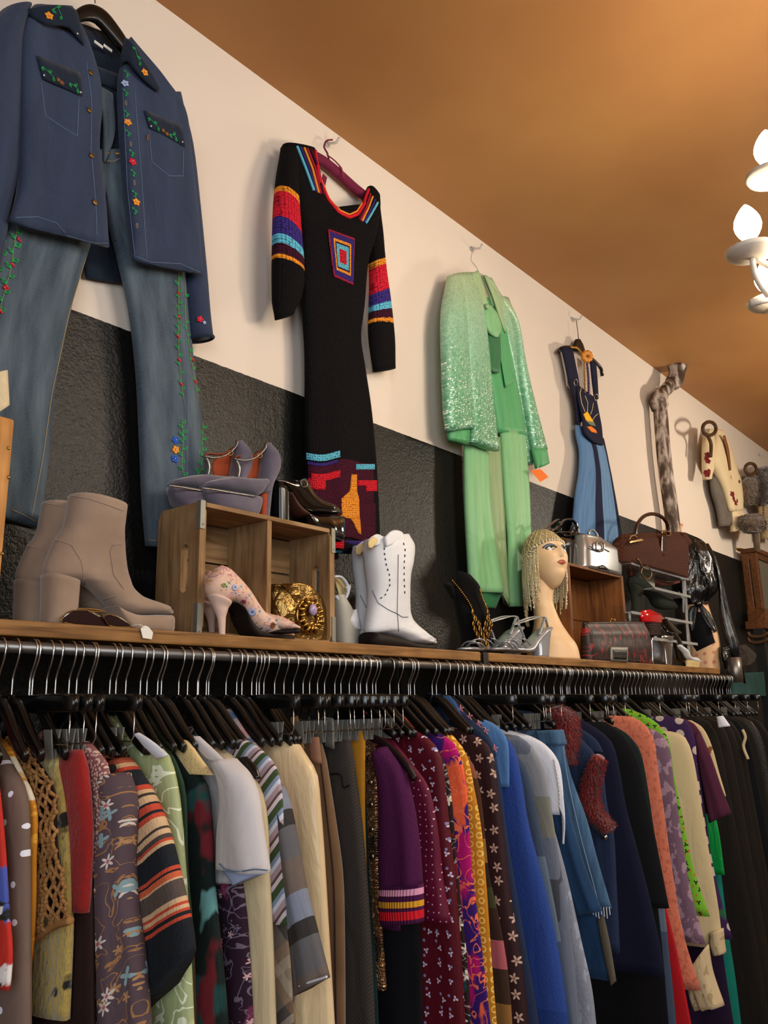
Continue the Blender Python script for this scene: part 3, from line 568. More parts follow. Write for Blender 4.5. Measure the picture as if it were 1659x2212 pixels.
def beads(mb, pts, r, step):
    P = smooth3(pts, 60); acc = 0; last = P[0]; mb.ball(last, r, 6, 4)
    for q in P[1:]:
        if (q - last).length >= step: mb.ball(q, r, 6, 4); last = q
    return mb
beads(MB(), pl([(1234, 750), (1247, 752), (1258, 764), (1268, 776)], 1.64), .006, .01).build('gold_strand', 'bead_gold', t)
beads(MB(), pl([(1262, 780), (1263, 810), (1264, 850)], 1.64), .006, .01).build('gold_strand', 'bead_gold', t); beads(MB(), pl([(1268, 782), (1271, 815), (1272, 855)], 1.64), .007, .011).build('purple_strand', 'bead_purple', t)
m = MB()
for i in range(9): a = i * .7; m.ball(PY(1268 + 8 * math.cos(a), 770 + 8 * math.sin(a), 1.63), .014, 8, 5)
m.build('clasp', 'amber', t)
# ---- pipe
def pipe_mat():
    n = N('rusty_pipe'); o = n.co('obj'); f = n.noise(n.scl(o, (20, 20, 7)), 1.3, 6, .4); c = n.ramp(f, [(.40, '3a2c22'), (.48, '5a4638'), (.56, 'a5978c'), (.7, 'c4b8b4')]); n.fin(c, .6, spec=.4); n.bump(f, .5, .006)
pipe_mat()
P = thing('drain_pipe', 'old cast pipe with peeling paint bending into the ceiling', 'pipe', PY(1452, 1180, 1.63))
MB().tube(smooth3(pl([(1425, 868), (1436, 1000), (1453, 1130), (1456, 1200)], 1.63), 16), .039, 20).build('pipe_section', 'rusty_pipe', P)
MB().tube(smooth3(pl([(1426, 880), (1421, 866), (1428, 850)], 1.63), 8), [.05, .05, .052, .052, .05, .048, .046, .044], 20).build('elbow', 'rusty_pipe', P)
a, b = PY(1428, 852, 1.63), PY(1458, 822, 1.60)
MB().tube([a, b], .037, 18).build('pipe_section', 'rusty_pipe', P)
top = Vector((b.x, b.y, CEIL_Z))
MB().tube(smooth3([b + (a - b) * .15, b, b + Vector((.02, -.01, .05)), top + Vector((.025, -.015, -.001))], 10), [.047] * 7 + [.05, .055, .055], 18).build('elbow', 'rusty_pipe', P)
# ---------------------------------------------------------------- garments on the rail
NX = (-1, 0, 0)
def pat(name, bg, *layers, rough=.85, sheen=0.0, metal=0.0, spec=.2, var=.25, bmp=None):
    n = N(name); uv = n.co('uv'); f = n.noise(n.scl(uv, (12, 5, 1)), 1, 3)
    c = n.mix(f, tuple(x * (1 - var) for x in lin(bg)[:3]) + (1,), tuple(min(1, x * (1 + var)) for x in lin(bg)[:3]) + (1,))
    for i, l in enumerate(layers):
        k = l[0]; v = n.scl(uv, (1, 1, 1), 0, (i * .37, i * .91, 0))
        if k == 'dots': m, _ = n.spots(l[1], l[2], l[4] if len(l) > 4 else .3, v); c = n.mix(m, c, lin(l[3]))
        elif k == 'ring':
            vo = n.vor(v, l[1], .1); m = n.mt('MULTIPLY', n.mt('LESS_THAN', vo.outputs['Distance'], l[2]), n.mt('GREATER_THAN', vo.outputs['Distance'], l[2] * .6)); c = n.mix(m, c, lin(l[3]))
        elif k == 'petal':
            m, ce, _ = n.petals(l[1], l[2], l[3], l[6] if len(l) > 6 else .5, v); c = n.mix(m, c, lin(l[4]))
            if len(l) > 5 and l[5]: c = n.mix(ce, c, lin(l[5]))
        elif k == 'noise':
            m = n.ramp(n.noise(n.scl(v, l[1] if isinstance(l[1], tuple) else (l[1],) * 3), 1, 3, l[4] if len(l) > 4 else 0), [(l[2], 0.0), (min(1, l[2] + .03), 1.0)]); c = n.mix(m, c, lin(l[3]))
        elif k == 'vines':
            q = n.noise(n.scl(v, l[1]), 1, 2, 1.2); m = n.mt('LESS_THAN', n.mt('ABSOLUTE', n.mt('SUBTRACT', q, .5)), l[2]); c = n.mix(m, c, lin(l[3]))
        elif k == 'bands':   # along length, metres
            t = n.xyz(uv)[1]; c2 = n.ramp(n.mt('FRACT', n.mt('DIVIDE', n.mt('MULTIPLY_ADD', n.xyz(uv)[0], l[3] if len(l) > 3 else 0.0, t), l[1])), l[2], True); c = n.mix(1.0, c, c2)
        elif k == 'vband': t = n.xyz(n.co('uvn'))[1]; c = n.mix(1.0, c, n.ramp(t, l[1], True))
        elif k == 'plaid':
            q = n.xyz(n.scl(uv, (1, 1, 1), l[4] if len(l) > 4 else 0)); a = n.ramp(n.mt('FRACT', n.mt('DIVIDE', q[0], l[1])), l[2], True); b = n.ramp(n.mt('FRACT', n.mt('DIVIDE', q[1], l[1] * 1.2)), l[3], True); c = n.mix(.5, a, b)
            c = n.mix(n.mt('MULTIPLY', n.noise(n.scl(uv, (400, 60, 1)), 1, 1), .35), c, lin('4a4a48'))
        elif k == 'patch':
            vo = n.vor(n.scl(v, (l[1], l[1] * .6, 1)), 1, .2); vo.distance = 'CHEBYCHEV'; c = n.ramp(n.xyz(vo.outputs['Color'])[0], l[2], True)
    n.fin(c, rough, sheen=sheen, metal=metal, spec=spec)
    n.bump(n.noise(n.scl(uv, (20, 6, 1)), 1, 3, .9), .4, .012)
    if bmp == 'rib': n.bump(n.mt('SINE', n.mt('MULTIPLY', n.xyz(uv)[0], 900.0)), .5, .003)
    elif bmp == 'fur': n.bump(n.noise(n.scl(uv, (160, 45, 1)), 1, 4), 1.0, .012)
    elif bmp == 'sequin': n.bump(n.vor(uv, 260, 1).outputs['Distance'], .9, .004)
    elif bmp == 'knit': n.bump(n.noise(n.scl(uv, (350, 120, 1)), 1, 2), .7, .003)
    else: n.bump(n.noise(n.scl(uv, (260, 260, 1)), 1, 2), .15, .001)
    return n
pat('red_abstract', 'b83028', ('noise', (18, 18, 1), .52, 'e8e0dc'), ('noise', (22, 9, 1), .6, '4a58a8'), ('noise', (14, 30, 1), .6, '2a2a20'))
pat('taupe_polka', '6d5a50', ('dots', 24, .11, 'e0e0ea', .35)); pat('amber_floral', 'c88428', ('petal', 22, .3, 5, 'e8a83c', None), ('noise', (16, 10, 1), .58, 'f0e4cc'), ('noise', (12, 12, 1), .62, 'd05a1a'))
pat('tiger_plush', 'a8904c', ('noise', (20, 14, 1), .60, '16120a'), ('noise', (8, 8, 1), .62, 'c8b878'), sheen=.4, bmp='fur'); pat('red_velvet', '8a1a18', sheen=.3, rough=.9, var=.4, bmp='knit'); pat('dark_brown', '2a1a18', var=.3)
pat('pink_ditsy', '8a5a5a', ('dots', 170, .33, 'd8b8a8', .9)); pat('lavender_floral', '54454c', ('vines', 24, .011, '9a7048'), ('petal', 30, .22, 5, 'a8805a', None, .9), ('petal', 20, .22, 6, 'c8c0b8', 'b06068', .9), ('petal', 17, .2, 4, '7f9aa0', None, 1.0))
pat('poncho_stripe', '20242a', ('vband', [(0, '9a4a32'), (.035, 'c4a078'), (.06, 'b8432e'), (.085, '20242a'), (.19, 'c04a34'), (.22, 'c9a680'), (.245, '3c3632'), (.26, 'c9a680'), (.30, '20242a'), (.312, 'c04a34'), (.345, '20242a'), (.36, 'c04a34'), (.385, 'cfac86'), (.43, '3f3936'), (.445, 'cfac86'), (.465, '4a423e'), (.485, 'c04a34'), (.50, 'cfac86'), (.515, '1e2228'), (.60, 'c04a34'), (.615, '1e2228'), (.625, 'c8603e'), (.645, 'cfac86'), (.655, '574c46'), (.725, 'cfac86'), (.745, 'c04a34'), (.755, 'cfac86'), (.77, 'c04a34'), (.785, '1e2228'), (.80, 'c04a34'), (.815, '1c2026')]), bmp='knit')
pat('brown_lace', '3a221a', ('dots', 150, .3, 'b09070', .6), ('noise', (10, 10, 1), .55, '2a1812')); pat('scarf_print', 'a2ad7c', ('vines', 14, .02, 'dfe6c8'), ('noise', (5, 3, 1), .56, 'c4c898'), rough=.5, spec=.4)
pat('forest_green', '2c4030', var=.3); pat('rust_knit', '5a2f1e', var=.4, bmp='knit'); pat('teal_floral', '14201e', ('noise', (7, 5, 1), .55, '1f4a48'), ('noise', (10, 5, 1), .62, '6a2028'), ('noise', (9, 4, 1), .64, '8a7a24'), ('noise', (12, 5, 1), .68, '6aa0a0'))
pat('cream_pad', 'd8bd86', ('dots', 120, .12, 'a88a58', 1.0)); pat('white_jersey', 'c6c2c4', ('noise', (16, 7, 1), .62, 'b8bcd0'), var=.08); pat('paisley', '2a1626', ('noise', (16, 9, 1), .56, '6a2a48'), ('noise', (22, 12, 1), .62, '8a3a58'), ('vines', 22, .015, '6a6070'), ('petal', 22, .14, 5, 'c8a0a0', None, 1.0)); pat('ivory_crepe', 'c8b692', var=.06, rough=.6)
PA = [(0, '8a7d6a'), (.3, '2c2a2a'), (.42, 'a89a84'), (.5, '565250'), (.75, '8a6a50'), (.88, 'b0a490')]
pat('tweed_plaid', '8a7d6a', ('plaid', .12, PA, PA, .7)); pat('blue_plaid', '8a8a90', ('plaid', .15, [(0, '3a3432'), (.38, 'a8b8d8'), (.7, '4a4442')], [(0, '8a7a70'), (.3, 'a8b4d0'), (.55, '1c1c20'), (.7, '7a7a80')]))
pat('striped_knit', '6a7a88', ('bands', .07, [(0, 'a89098'), (.2, '5a4a40'), (.3, 'd0c0c8'), (.45, '3f5030'), (.7, '8090a8'), (.85, 'c8ccd8')], 1.2)); pat('pink_print', 'c8b4b0', ('noise', (22, 22, 1), .5, '6a78a0'), ('noise', (18, 18, 1), .56, 'd09098'), ('noise', (18, 18, 1), .6, '8a7848'))
satin('cream_satin', 'c8aa7c', 'e6cfa6', .2, .3); plain('pink_suede', '8a6450', .9, .15); plain('tan_suede', '6d5238', .95, .2, .3); pat('herringbone', '35302c', ('bands', .008, [(0, '302b28'), (.5, '3a3430')], 1.0), var=.2); plain('ochre_cord', 'b07820', .9); plain('dark_teal', '0f2a2c', .9)
n = pat('bronze_sequin', '6a4a30', ('noise', (140, 140, 1), .58, 'c89868'), ('noise', (20, 10, 1), .56, '3a281a'), rough=.35, metal=.5, spec=.6, bmp='sequin')
pat('brown_sequin', '1e0e12', ('dots', 300, .25, '7a5a50', 1.0), rough=.4, bmp='sequin'); pat('plum_knit', '46123f', var=.15, bmp='knit')
pat('cuff_rib', '46123f', ('vband', [(0, '46123f'), (.08, 'dc98b8'), (.25, '46123f'), (.40, 'd89a28'), (.56, '46123f'), (.66, 'd01c2a'), (.88, '46123f')]), var=.1, bmp='rib'); plain('black_knit', '0c0b10', .95)
pat('maroon_pin', '5e102e', ('dots', 62, .1, 'e0b0b8', .3), rough=.55); pat('tulip_print', '560e1c', ('petal', 30, .2, 3, 'cfc4d8', '8a7aa0', .45), ('dots', 30, .1, '8a80a8', .45), rough=.6)
pat('mono_floral', '2c1a18', ('petal', 18, .25, 5, 'd8ccb8', None, .9), ('noise', (20, 14, 1), .57, '6a1820'), ('vines', 26, .02, '8a8a88'), ('noise', (9, 7, 1), .66, '1c4a50'))
pat('psychedelic', '38186a', ('noise', (11, 5, 1), .5, 'b0106a'), ('noise', (14, 6, 1), .57, 'e8603a'), ('noise', (9, 5, 1), .63, '2a2028'), ('vines', 20, .018, 'f07050'))
pat('circle_print', 'bd7c20', ('ring', 48, .36, 'e8c060')); pat('patchwork', '4a2f20', ('vband', [(0, '8a5038'), (.2, '4a2c1c'), (.38, '8a6430'), (.45, '2a2018'), (.52, '3a3a22'), (.58, '34201a'), (.67, 'a85860'), (.75, '3c2a1e'), (.84, '8a6232'), (.93, '241a16')])); pat('leaf_print', '30191c', ('petal', 24, .3, 5, 'bfa090', '8a6a5a', .35), rough=.6)
pat('blue_denim', '33507e', var=.2); pat('chambray', '4f78ac', var=.12); pat('navy_denim', '222e48', var=.2); pat('royal_knit', '243d7e', ('vband', [(0, '2b458c'), (.86, '243d7e'), (.905, '4a7ac4')]), var=.12, bmp='knit'); pat('slate_blue', '3e4a5e', ('bands', .5, [(0, '3e4a5e'), (.6, '5a6878')]), var=.2)
pat('grey_heather', '868a98', ('noise', (60, 18, 1), .58, '9aa0b0'), var=.12, bmp='knit'); pat('grey_patch', '6a7080', ('patch', 16, [(0, '6a7080'), (.55, '8a8c92'), (.72, '4a4c54'), (.85, '7a7a70')])); pat('white_fringe', 'd8dae4', var=.06); pat('mottled_grey', '7a7e8a', ('noise', (30, 10, 1), .55, '9498a2'), var=.15)
denim('jean_wash', '1d3552', '5a7ea0', .7, (16, 2, 1)); denim('jean_dark', '16304e', '2e5078', .5, (10, 2, 1)); plain('red_fur', '7a1410', .95, .35, .5, 40); M['red_fur'].node_tree.nodes['Bump'].inputs['Distance'].default_value = .01; plain('navy_wool', '12152c', .95, .2); plain('black_wool', '0e0f12', .95, .2); plain('dark_spruce', '10201f', .8, .2)
pat('coral_knit', 'bc6a52', ('noise', (90, 60, 1), .55, 'a85a44'), sheen=.2, var=.15, bmp='knit'); pat('lilac_lace', '6f5668', ('noise', (40, 26, 1), .54, '9a8090')); pat('cream_lace', 'c8b48e', ('noise', (50, 30, 1), .56, 'a8946c'), ('noise', (9, 9, 1), .7, 'a8a83a')); pat('lime_print', '6ea82c', ('petal', 34, .26, 3, '20301a', None, .5), ('dots', 40, .12, 'c0502c', .8))
pat('cream_linen', 'c4b08a', var=.07); pat('purple_dot', '36204a', ('dots', 17, .26, 'b8a8a0', .4), ('noise', (8, 8, 1), .64, '2a5a3a')); plain('plum_wool', '4c2238', .95, .15); pat('bird_print', 'c8b088', ('noise', (10, 12, 1), .62, '7a4828')); satin('emerald_satin', '0c7a34', '14a248', 0, .35); plain('teal_satin', '127a6a', .5); plain('scarlet', 'b0161e', .7); plain('dark_purple', '22122e', .9); pat('blackish', '1a1612', var=.3); pat('umber', '1e1812', var=.3); pat('black_glitter', '181614', ('dots', 240, .12, '8a8680', 1.0), rough=.5)
gloss('clip_clear', '8a8880', .2, 0.0, .5, trans=.4); plain('tape_brown', '8a6a44', .6); plain('pale_patch', '5f584c', .9)
# hangers: one of each kind is built, the rest are copies
def lf(mb, A, B, w, rows=14, m=12, p=.6): return mb.loft([Vector((0, y, z)) for y, z in A], [Vector((0, y, z)) for y, z in B], NX, w, rows, m, p)
HOOKP = [(.0125, -.008), (.0135, .004), (.0075, .0125), (-.002, .0138), (-.0115, .0095), (-.0165, -.002), (-.016, -.014), (-.010, -.029), (-.003, -.042), (0, -.052), (0, -.066), (0, -.084)]
def mk_hook(par): return MB().tube(smooth3([Vector((0, y, z)) for y, z in HOOKP], 30), .0017, 8).build('hook', 'chrome', par, fix=True)
def proto_shirt():
    t = thing('clothes_hanger', 'x', 'hanger', (0, 0, 0)); mk_hook(t); mb = MB()
    for s in (1, -1): lf(mb, [(s * .004, -.078), (-s * .025, -.086), (-s * .05, -.105), (-s * .075, -.129), (-s * .1, -.152), (-s * .119, -.168)], [(s * .004, -.101), (-s * .02, -.108), (-s * .042, -.127), (-s * .066, -.15), (-s * .092, -.171), (-s * .114, -.183)], [.006, .0065, .007, .007, .006, .0045])
    mb.build('hanger_body', 'hanger_wood', t); return t
def proto_clip():
    t = thing('clip_hanger', 'x', 'hanger', (0, 0, 0)); mk_hook(t); mb = MB(); lf(mb, [(-.15, -.082), (-.1, -.079), (0, -.079), (.1, -.079), (.15, -.082)], [(-.15, -.108), (-.1, -.109), (0, -.109), (.1, -.109), (.15, -.108)], .006, 10, 12, .4); mb.build('bar', 'black_plastic', t)
    for s in (-1, 1): MB().tube([(0, s * .135, -.108), (0, s * .137, -.15), (0, s * .130, -.158), (0, s * .04, -.158)], .0014, 6).build('clip_wire', 'chrome', t)
    for s in (-1, 1):
        c = MB()
        for q in (-1, 1): c.box((q * .005, s * .085, -.158), (.0025, .022, .046), Matrix.Rotation(q * .12, 3, 'Y'))
        c.build('clip', 'clip_clear', t)
    return t
PROTO = {}
def hanger(kind, px, label, group=None, yaw=0.0):
    x = hx(px)
    if kind not in PROTO: PROTO[kind] = t = proto_shirt() if kind == 'shirt' else proto_clip()
    else: t = copy_tree(PROTO[kind])
    t.location = (x, ROD, ROD_Z); t.rotation_euler = (0, 0, yaw); t['label'] = label
    t['group'] = group or ('black shirt hangers on the rail' if kind == 'shirt' else 'black clip hangers on the rail'); return t
USED = []
def rk(mb, L, R, X, w, rows=26, m=20, p=.8, fold=None): return mb.loft([PX(x, y, X) for x, y in L], [PX(x, y, X) for x, y in R], NX, w, rows, m, p, fold)
seed = [100]
def garment(name, label, cat, short, hook, R, mat, kind='shirt', w=.016, fold=.010, k=2.0, dx=0.0, part=True, inner=None, rows=26, yaw=None):
    X = hx(hook) + dx; P = [PX(x, y, X) for x, y in R]; A = []
    for i, q in enumerate(P):
        yi = min(max(2 * ROD - q.y, q.y + .04), WALL - .03)
        A.append(Vector((X, yi, q.z + (0.0 if kind == 'clip' else (.02 if i == 0 else 0)))))
    if inner: A = [Vector((X, min(q.y + inner, WALL - .03), q.z)) for q in P]
    base = Vector((X, ROD, min(q.z for q in P))); ws = [w * .6] + [w] * (len(P) - 1); seed[0] += 1
    mb = MB().loft(A, P, NX, ws, rows, 26, .75, folds(fold, k, seed[0]) if fold else None)
    t = thing(name, label, cat, base, 'clothes hanging on the rail')
    mb.build('skirt_panel' if 'skirt' in name else ('leg' if name in ('trousers', 'jeans') else 'body'), mat, t)
    h = hanger(kind, hook, ('black hanger with silver hook carrying the ' if kind == 'shirt' else 'black clip hanger with silver hook gripping the ') + short, yaw=yaw if yaw is not None else random.uniform(-.05, .05)); USED.append(hook)
    t['_x'] = X; return t
def part(t, nm, L, R, mat, w=.016, off=.02, rows=24, fold=0.0, k=1.5, p=.9, label=None):
    X = t['_x'] - off; seed[0] += 1
    o = MB().loft([PX(x, y, X) for x, y in L], [PX(x, y, X) for x, y in R], NX, w, rows, 22, p, folds(fold, k, seed[0]) if fold else None).build(nm, mat, t, label=label); return o
def edge(t, nm, pts, mat, r=.003, off=.02, closed=False, flat=1.0):
    X = t['_x'] - off; return MB().tube(smooth3([PX(x, y, X) for x, y in pts], 30), r, 8, flat=flat).build(nm, mat, t)
G = {}
g = garment('blouse', 'red and white abstract print blouse at the far left edge of the rail', 'blouse', 'red and white print blouse', -48, [(-40, 1560), (-12, 1660), (5, 1800), (16, 1960), (24, 2060), (19, 2140)], 'red_abstract', w=.012)
g = garment('dress', 'taupe dress with white polka dots, second from the left end of the rail', 'dress', 'taupe polka dot dress', 4, [(-10, 1600), (20, 1655), (45, 1695), (57, 1740), (60, 1850), (62, 2050), (62, 2300)], 'taupe_polka', w=.02, k=1.5)
g = garment('blouse', 'amber and orange floral blouse between the polka dot dress and the crochet top', 'blouse', 'amber floral blouse', 34, [(20, 1620), (45, 1670), (70, 1720), (78, 1760), (76, 1850), (73, 2000), (62, 2100)], 'amber_floral', w=.012)
# open crochet top: lattice of loops
g = garment('lattice_blouse', 'brown open-weave crochet blouse with lattice holes and a scalloped hem', 'blouse', 'brown crochet blouse', 77, [(12, 1592), (22, 1590), (60, 1618), (95, 1662), (120, 1720), (122, 1800), (132, 1900), (146, 1985)], 'dark_brown', w=.008, fold=.003)
crochet('crochet_tan', lambda n: n.mix(n.noise(n.co('obj'), 30, 2), lin('7a5230'), lin('c09058')), 60)
def lattice(t, L, R, mat, off, rows, cols, r, nm='lattice'):
    X = t['_x'] - off; A = [PX(x, y, X) for x, y in L]; B = [PX(x, y, X) for x, y in R]; A, B, _ = resample(A, B, [0] * len(A), rows); mb = MB(); rn = random.Random(3)
    pt = lambda i, j: A[i].lerp(B[i], (j + (.5 if i % 2 else 0)) / (cols + .5)) + Vector((rn.uniform(-1, 1) * .004 - .006 * math.sin(PI * j / cols), rn.uniform(-1, 1) * .002, rn.uniform(-1, 1) * .002))
    G_ = [[pt(i, j) for j in range(cols + 1)] for i in range(rows)]
    for i in range(rows - 1):
        for j in range(cols + 1):
            mb.tube([G_[i][j], (G_[i][j] + G_[i + 1][j]) / 2 + Vector((-.002, 0, 0)), G_[i + 1][j]], [r * .7, r, r * .7], 5)
            jj = j + (1 if i % 2 else -1)
            if 0 <= jj <= cols: mb.tube([G_[i][j], G_[i + 1][jj]], r * .8, 5)
            mb.ball(G_[i][j], r * 1.25, 6, 4)
    return mb.build(nm, mat, t)
lattice(g, [(14, 1612), (30, 1680), (50, 1750), (62, 1830), (66, 1920), (64, 2010), (62, 2040)], [(26, 1592), (92, 1662), (118, 1722), (122, 1800), (134, 1900), (150, 1970), (152, 1985)], 'crochet_tan', .014, 26, 6, .0033)
edge(g, 'hem_trim', [(62, 2040), (90, 2018), (120, 1998), (153, 1988)], 'crochet_tan', .006, .016)
g = garment('skirt', 'yellow and black tiger print plush skirt on a clip hanger', 'skirt', 'tiger print plush skirt', 71, [(122, 1618), (132, 1660), (142, 1720), (150, 1810), (153, 1990), (150, 2080), (144, 2205)], 'tiger_plush', 'clip', w=.018, dx=.02, yaw=.0)
g = garment('skirt', 'dark brown long skirt showing below the red velvet skirt', 'skirt', 'dark brown skirt', 107, [(150, 1600), (170, 1640), (190, 1750), (200, 1950), (202, 2100), (204, 2300)], 'dark_brown', 'clip', w=.012, dx=.012)
g = garment('skirt', 'short red velvet skirt on a clip hanger next to the tiger print', 'skirt', 'red velvet skirt', 126, [(178, 1620), (186, 1660), (194, 1740), (197, 1810), (190, 1972)], 'red_velvet', 'clip', w=.02, dx=-.012, fold=.004)
g = garment('blouse', 'tiny pink ditsy print blouse behind the red velvet skirt', 'blouse', 'pink ditsy print blouse', 155, [(172, 1602), (190, 1602), (212, 1625), (232, 1655), (238, 1720), (230, 1900)], 'pink_ditsy', w=.014, dx=-.01)
g = garment('black_slip', 'black slip hanging in the gap beside the lavender floral dress', 'slip', 'black slip', 171, [(200, 1640), (215, 1690), (222, 1760), (228, 1900), (230, 2300)], 'black_knit', w=.012)
g = garment('maxi_dress', 'long lavender brown floral maxi dress with a puffed sleeve', 'dress', 'lavender floral maxi dress', 197, [(215, 1655), (240, 1680), (262, 1700), (272, 1740), (280, 1900), (296, 2080), (312, 2300)], 'lavender_floral', w=.016)
part(g, 'sleeve', [(222, 1690), (232, 1730), (222, 1800), (210, 1900), (208, 2000), (200, 2150), (192, 2300)], [(262, 1668), (276, 1716), (280, 1760), (277, 1850), (284, 1960), (300, 2080), (312, 2300)], 'lavender_floral', .03, .03, 40, .012, 2.2)
edge(g, 'shoulder_band', [(212, 1680), (228, 1664), (244, 1660)], 'black_knit', .007, .035)
g = garment('poncho', 'rust, tan and black striped knitted poncho with a pointed hem', 'poncho', 'striped knitted poncho', 242, [(252, 1640), (272, 1640), (308, 1695), (350, 1780), (384, 1890), (400, 1990), (395, 2040)], 'poncho_stripe', w=.012)
part(g, 'sleeve', [(244, 1650), (262, 1690), (284, 1760), (300, 1850), (309, 1950), (306, 2060), (308, 2190)], [(270, 1636), (298, 1672), (330, 1722), (360, 1790), (388, 1890), (412, 1990), (420, 2050)], 'poncho_stripe', .022, .028, 44, .006, 1.2)
g = garment('blouse', 'dark brown lace blouse between the striped poncho and the pale green shirt', 'blouse', 'dark brown lace blouse', 255, [(240, 1596), (262, 1606), (290, 1640), (316, 1690), (331, 1740), (350, 1850), (380, 2000)], 'brown_lace', w=.012, dx=.004)
edge(g, 'collar_edge', [(216, 1570), (232, 1586), (250, 1600)], 'scarf_print', .012, .012)
g = garment('silk_shirt', 'pale green scarf print silk shirt with a big pointed collar', 'shirt', 'pale green scarf print shirt', 276, [(270, 1566), (290, 1588), (330, 1606), (362, 1632), (380, 1690), (388, 1740), (398, 1850), (408, 2000), (424, 2300)], 'scarf_print', w=.02, k=1.4)
part(g, 'collar', [(255, 1548), (260, 1570), (270, 1592)], [(280, 1534), (290, 1552), (293, 1580)], 'scarf_print', .006, .022, 12)
part(g, 'shoulder_panel', [(288, 1584), (310, 1610), (340, 1640)], [(292, 1578), (330, 1602), (362, 1630)], 'white_fringe', .006, .03, 14)
g = garment('shirt', 'thin dark forest green shirt just behind the pale green silk shirt', 'shirt', 'forest green shirt', 307, [(300, 1578), (330, 1590), (365, 1620), (390, 1670), (402, 1720), (406, 1880), (416, 2000), (420, 2300)], 'forest_green', w=.01)
g = garment('dress', 'narrow rust brown knit dress beside the forest green shirt', 'dress', 'rust knit dress', 321, [(320, 1590), (350, 1610), (385, 1660), (402, 1750), (408, 1880), (420, 2050), (428, 2300)], 'rust_knit', w=.008)
g = garment('dress', 'dark teal dress with dusky flower print', 'dress', 'dark teal floral dress', 344, [(330, 1574), (352, 1568), (385, 1610), (420, 1660), (446, 1700), (455, 1780), (462, 1920), (480, 2100), (496, 2300)], 'teal_floral', w=.022, fold=.012, k=2.2)
g = garment('camisole', 'cream camisole strap lying over a black hanger arm', 'top', 'cream camisole', 352, [(388, 1600), (405, 1600), (435, 1640), (462, 1674)], 'cream_pad', w=.012, fold=0, dx=-.01)
g = garment('t_shirt', 'white jersey t-shirt with a thin outlined cuff, sleeve facing out', 't-shirt', 'white jersey t-shirt', 389, [(418, 1590), (440, 1600), (475, 1640), (520, 1680), (548, 1730), (560, 1800), (570, 1880), (520, 1910)], 'white_jersey', w=.014)
part(g, 'sleeve', [(470, 1650), (480, 1690), (482, 1740), (476, 1800), (474, 1872)], [(498, 1638), (532, 1672), (552, 1720), (562, 1790), (578, 1886)], 'white_jersey', .026, .03, 26, .004)
edge(g, 'cuff_stitching', [(474, 1866), (490, 1880), (520, 1882), (550, 1878), (578, 1880)], 'stitch_blue', .0012, .056)
part(g, 'cuff_lining', [(482, 1878), (508, 1912)], [(577, 1886), (530, 1902)], 'pale_blue_thread', .012, .03, 6)
part(g, 'yoke', [(415, 1592), (432, 1622), (448, 1640)], [(428, 1590), (462, 1620), (490, 1648)], 'white_jersey', .008, .028, 12)
g = garment('dress', 'dark maroon paisley dress showing below the white t-shirt', 'dress', 'maroon paisley dress', 408, [(430, 1620), (470, 1660), (505, 1750), (520, 1880), (535, 2000), (552, 2300)], 'paisley', w=.018, fold=.012)
g = garment('ivory_dress', 'plain ivory dress falling straight beside the plaid shirt', 'dress', 'ivory dress', 431, [(470, 1610), (500, 1634), (530, 1668), (560, 1700), (575, 1760), (582, 1900), (590, 2060), (598, 2300)], 'ivory_crepe', w=.022, fold=.008, k=1.3)
part(g, 'hanger_tip_cover', [(520, 1640), (522, 1662), (530, 1684)], [(530, 1634), (552, 1656), (562, 1682)], 'black_plastic', .009, .03, 10)
g = garment('knit_top', 'striped green, blue and white knit top behind the ivory dress', 'top', 'striped knit top', 453, [(500, 1590), (525, 1596), (565, 1620), (598, 1660), (610, 1720), (614, 1860), (620, 2000)], 'striped_knit', w=.014)
g = garment('plaid_shirt', 'grey and beige tweed plaid shirt with a blue plaid sleeve hanging in front', 'shirt', 'grey plaid shirt', 490, [(500, 1600), (540, 1630), (580, 1690), (604, 1780), (614, 1900), (625, 2050), (640, 2300)], 'tweed_plaid', w=.016)
part(g, 'sleeve', [(560, 1668), (592, 1740), (606, 1830), (622, 1950), (634, 2060), (640, 2150)], [(572, 1660), (612, 1710), (634, 1800), (656, 1920), (684, 2030), (706, 2112)], 'blue_plaid', .02, .03, 34, .005)
edge(g, 'cuff_hem', [(646, 2130), (668, 2122), (706, 2110)], 'white_fringe', .002, .05)
g = garment('scarf_blouse', 'pink, blue and white print blouse with a ruffled neck high on its hanger', 'blouse', 'pink print blouse', 513, [(480, 1545), (500, 1530), (515, 1545), (528, 1580), (560, 1620), (590, 1680), (600, 1800)], 'pink_print', w=.02, dx=-.02)
g = garment('grey_skirt', 'pale grey slip skirt peeking out below the plaid sleeve', 'skirt', 'pale grey slip skirt', 545, [(560, 1610), (600, 1700), (630, 1900), (650, 2060), (660, 2300)], 'mottled_grey', 'clip', w=.012)
g = garment('satin_blouse', 'cream satin blouse with a full shiny sleeve', 'blouse', 'cream satin blouse', 561, [(590, 1600), (612, 1592), (640, 1606), (662, 1640), (680, 1670), (688, 1740), (696, 1850), (706, 2030), (722, 2300)], 'cream_satin', w=.028, fold=.02, k=2.2)
g = garment('print_skirt', 'folded print skirt clipped high beside the cream satin blouse', 'skirt', 'small print skirt', 594, [(560, 1572), (592, 1560), (600, 1580), (602, 1640), (606, 1750)], 'pink_print', 'clip', w=.008, dx=-.05, fold=0)
g = garment('trousers', 'brown suede trousers clipped at the waist with a leather tab', 'trousers', 'brown suede trousers', 634, [(690, 1592), (702, 1640), (712, 1700), (726, 1790), (738, 1880), (742, 1980), (744, 2300)], 'tan_suede', 'clip', w=.02, fold=.006, k=1.2)
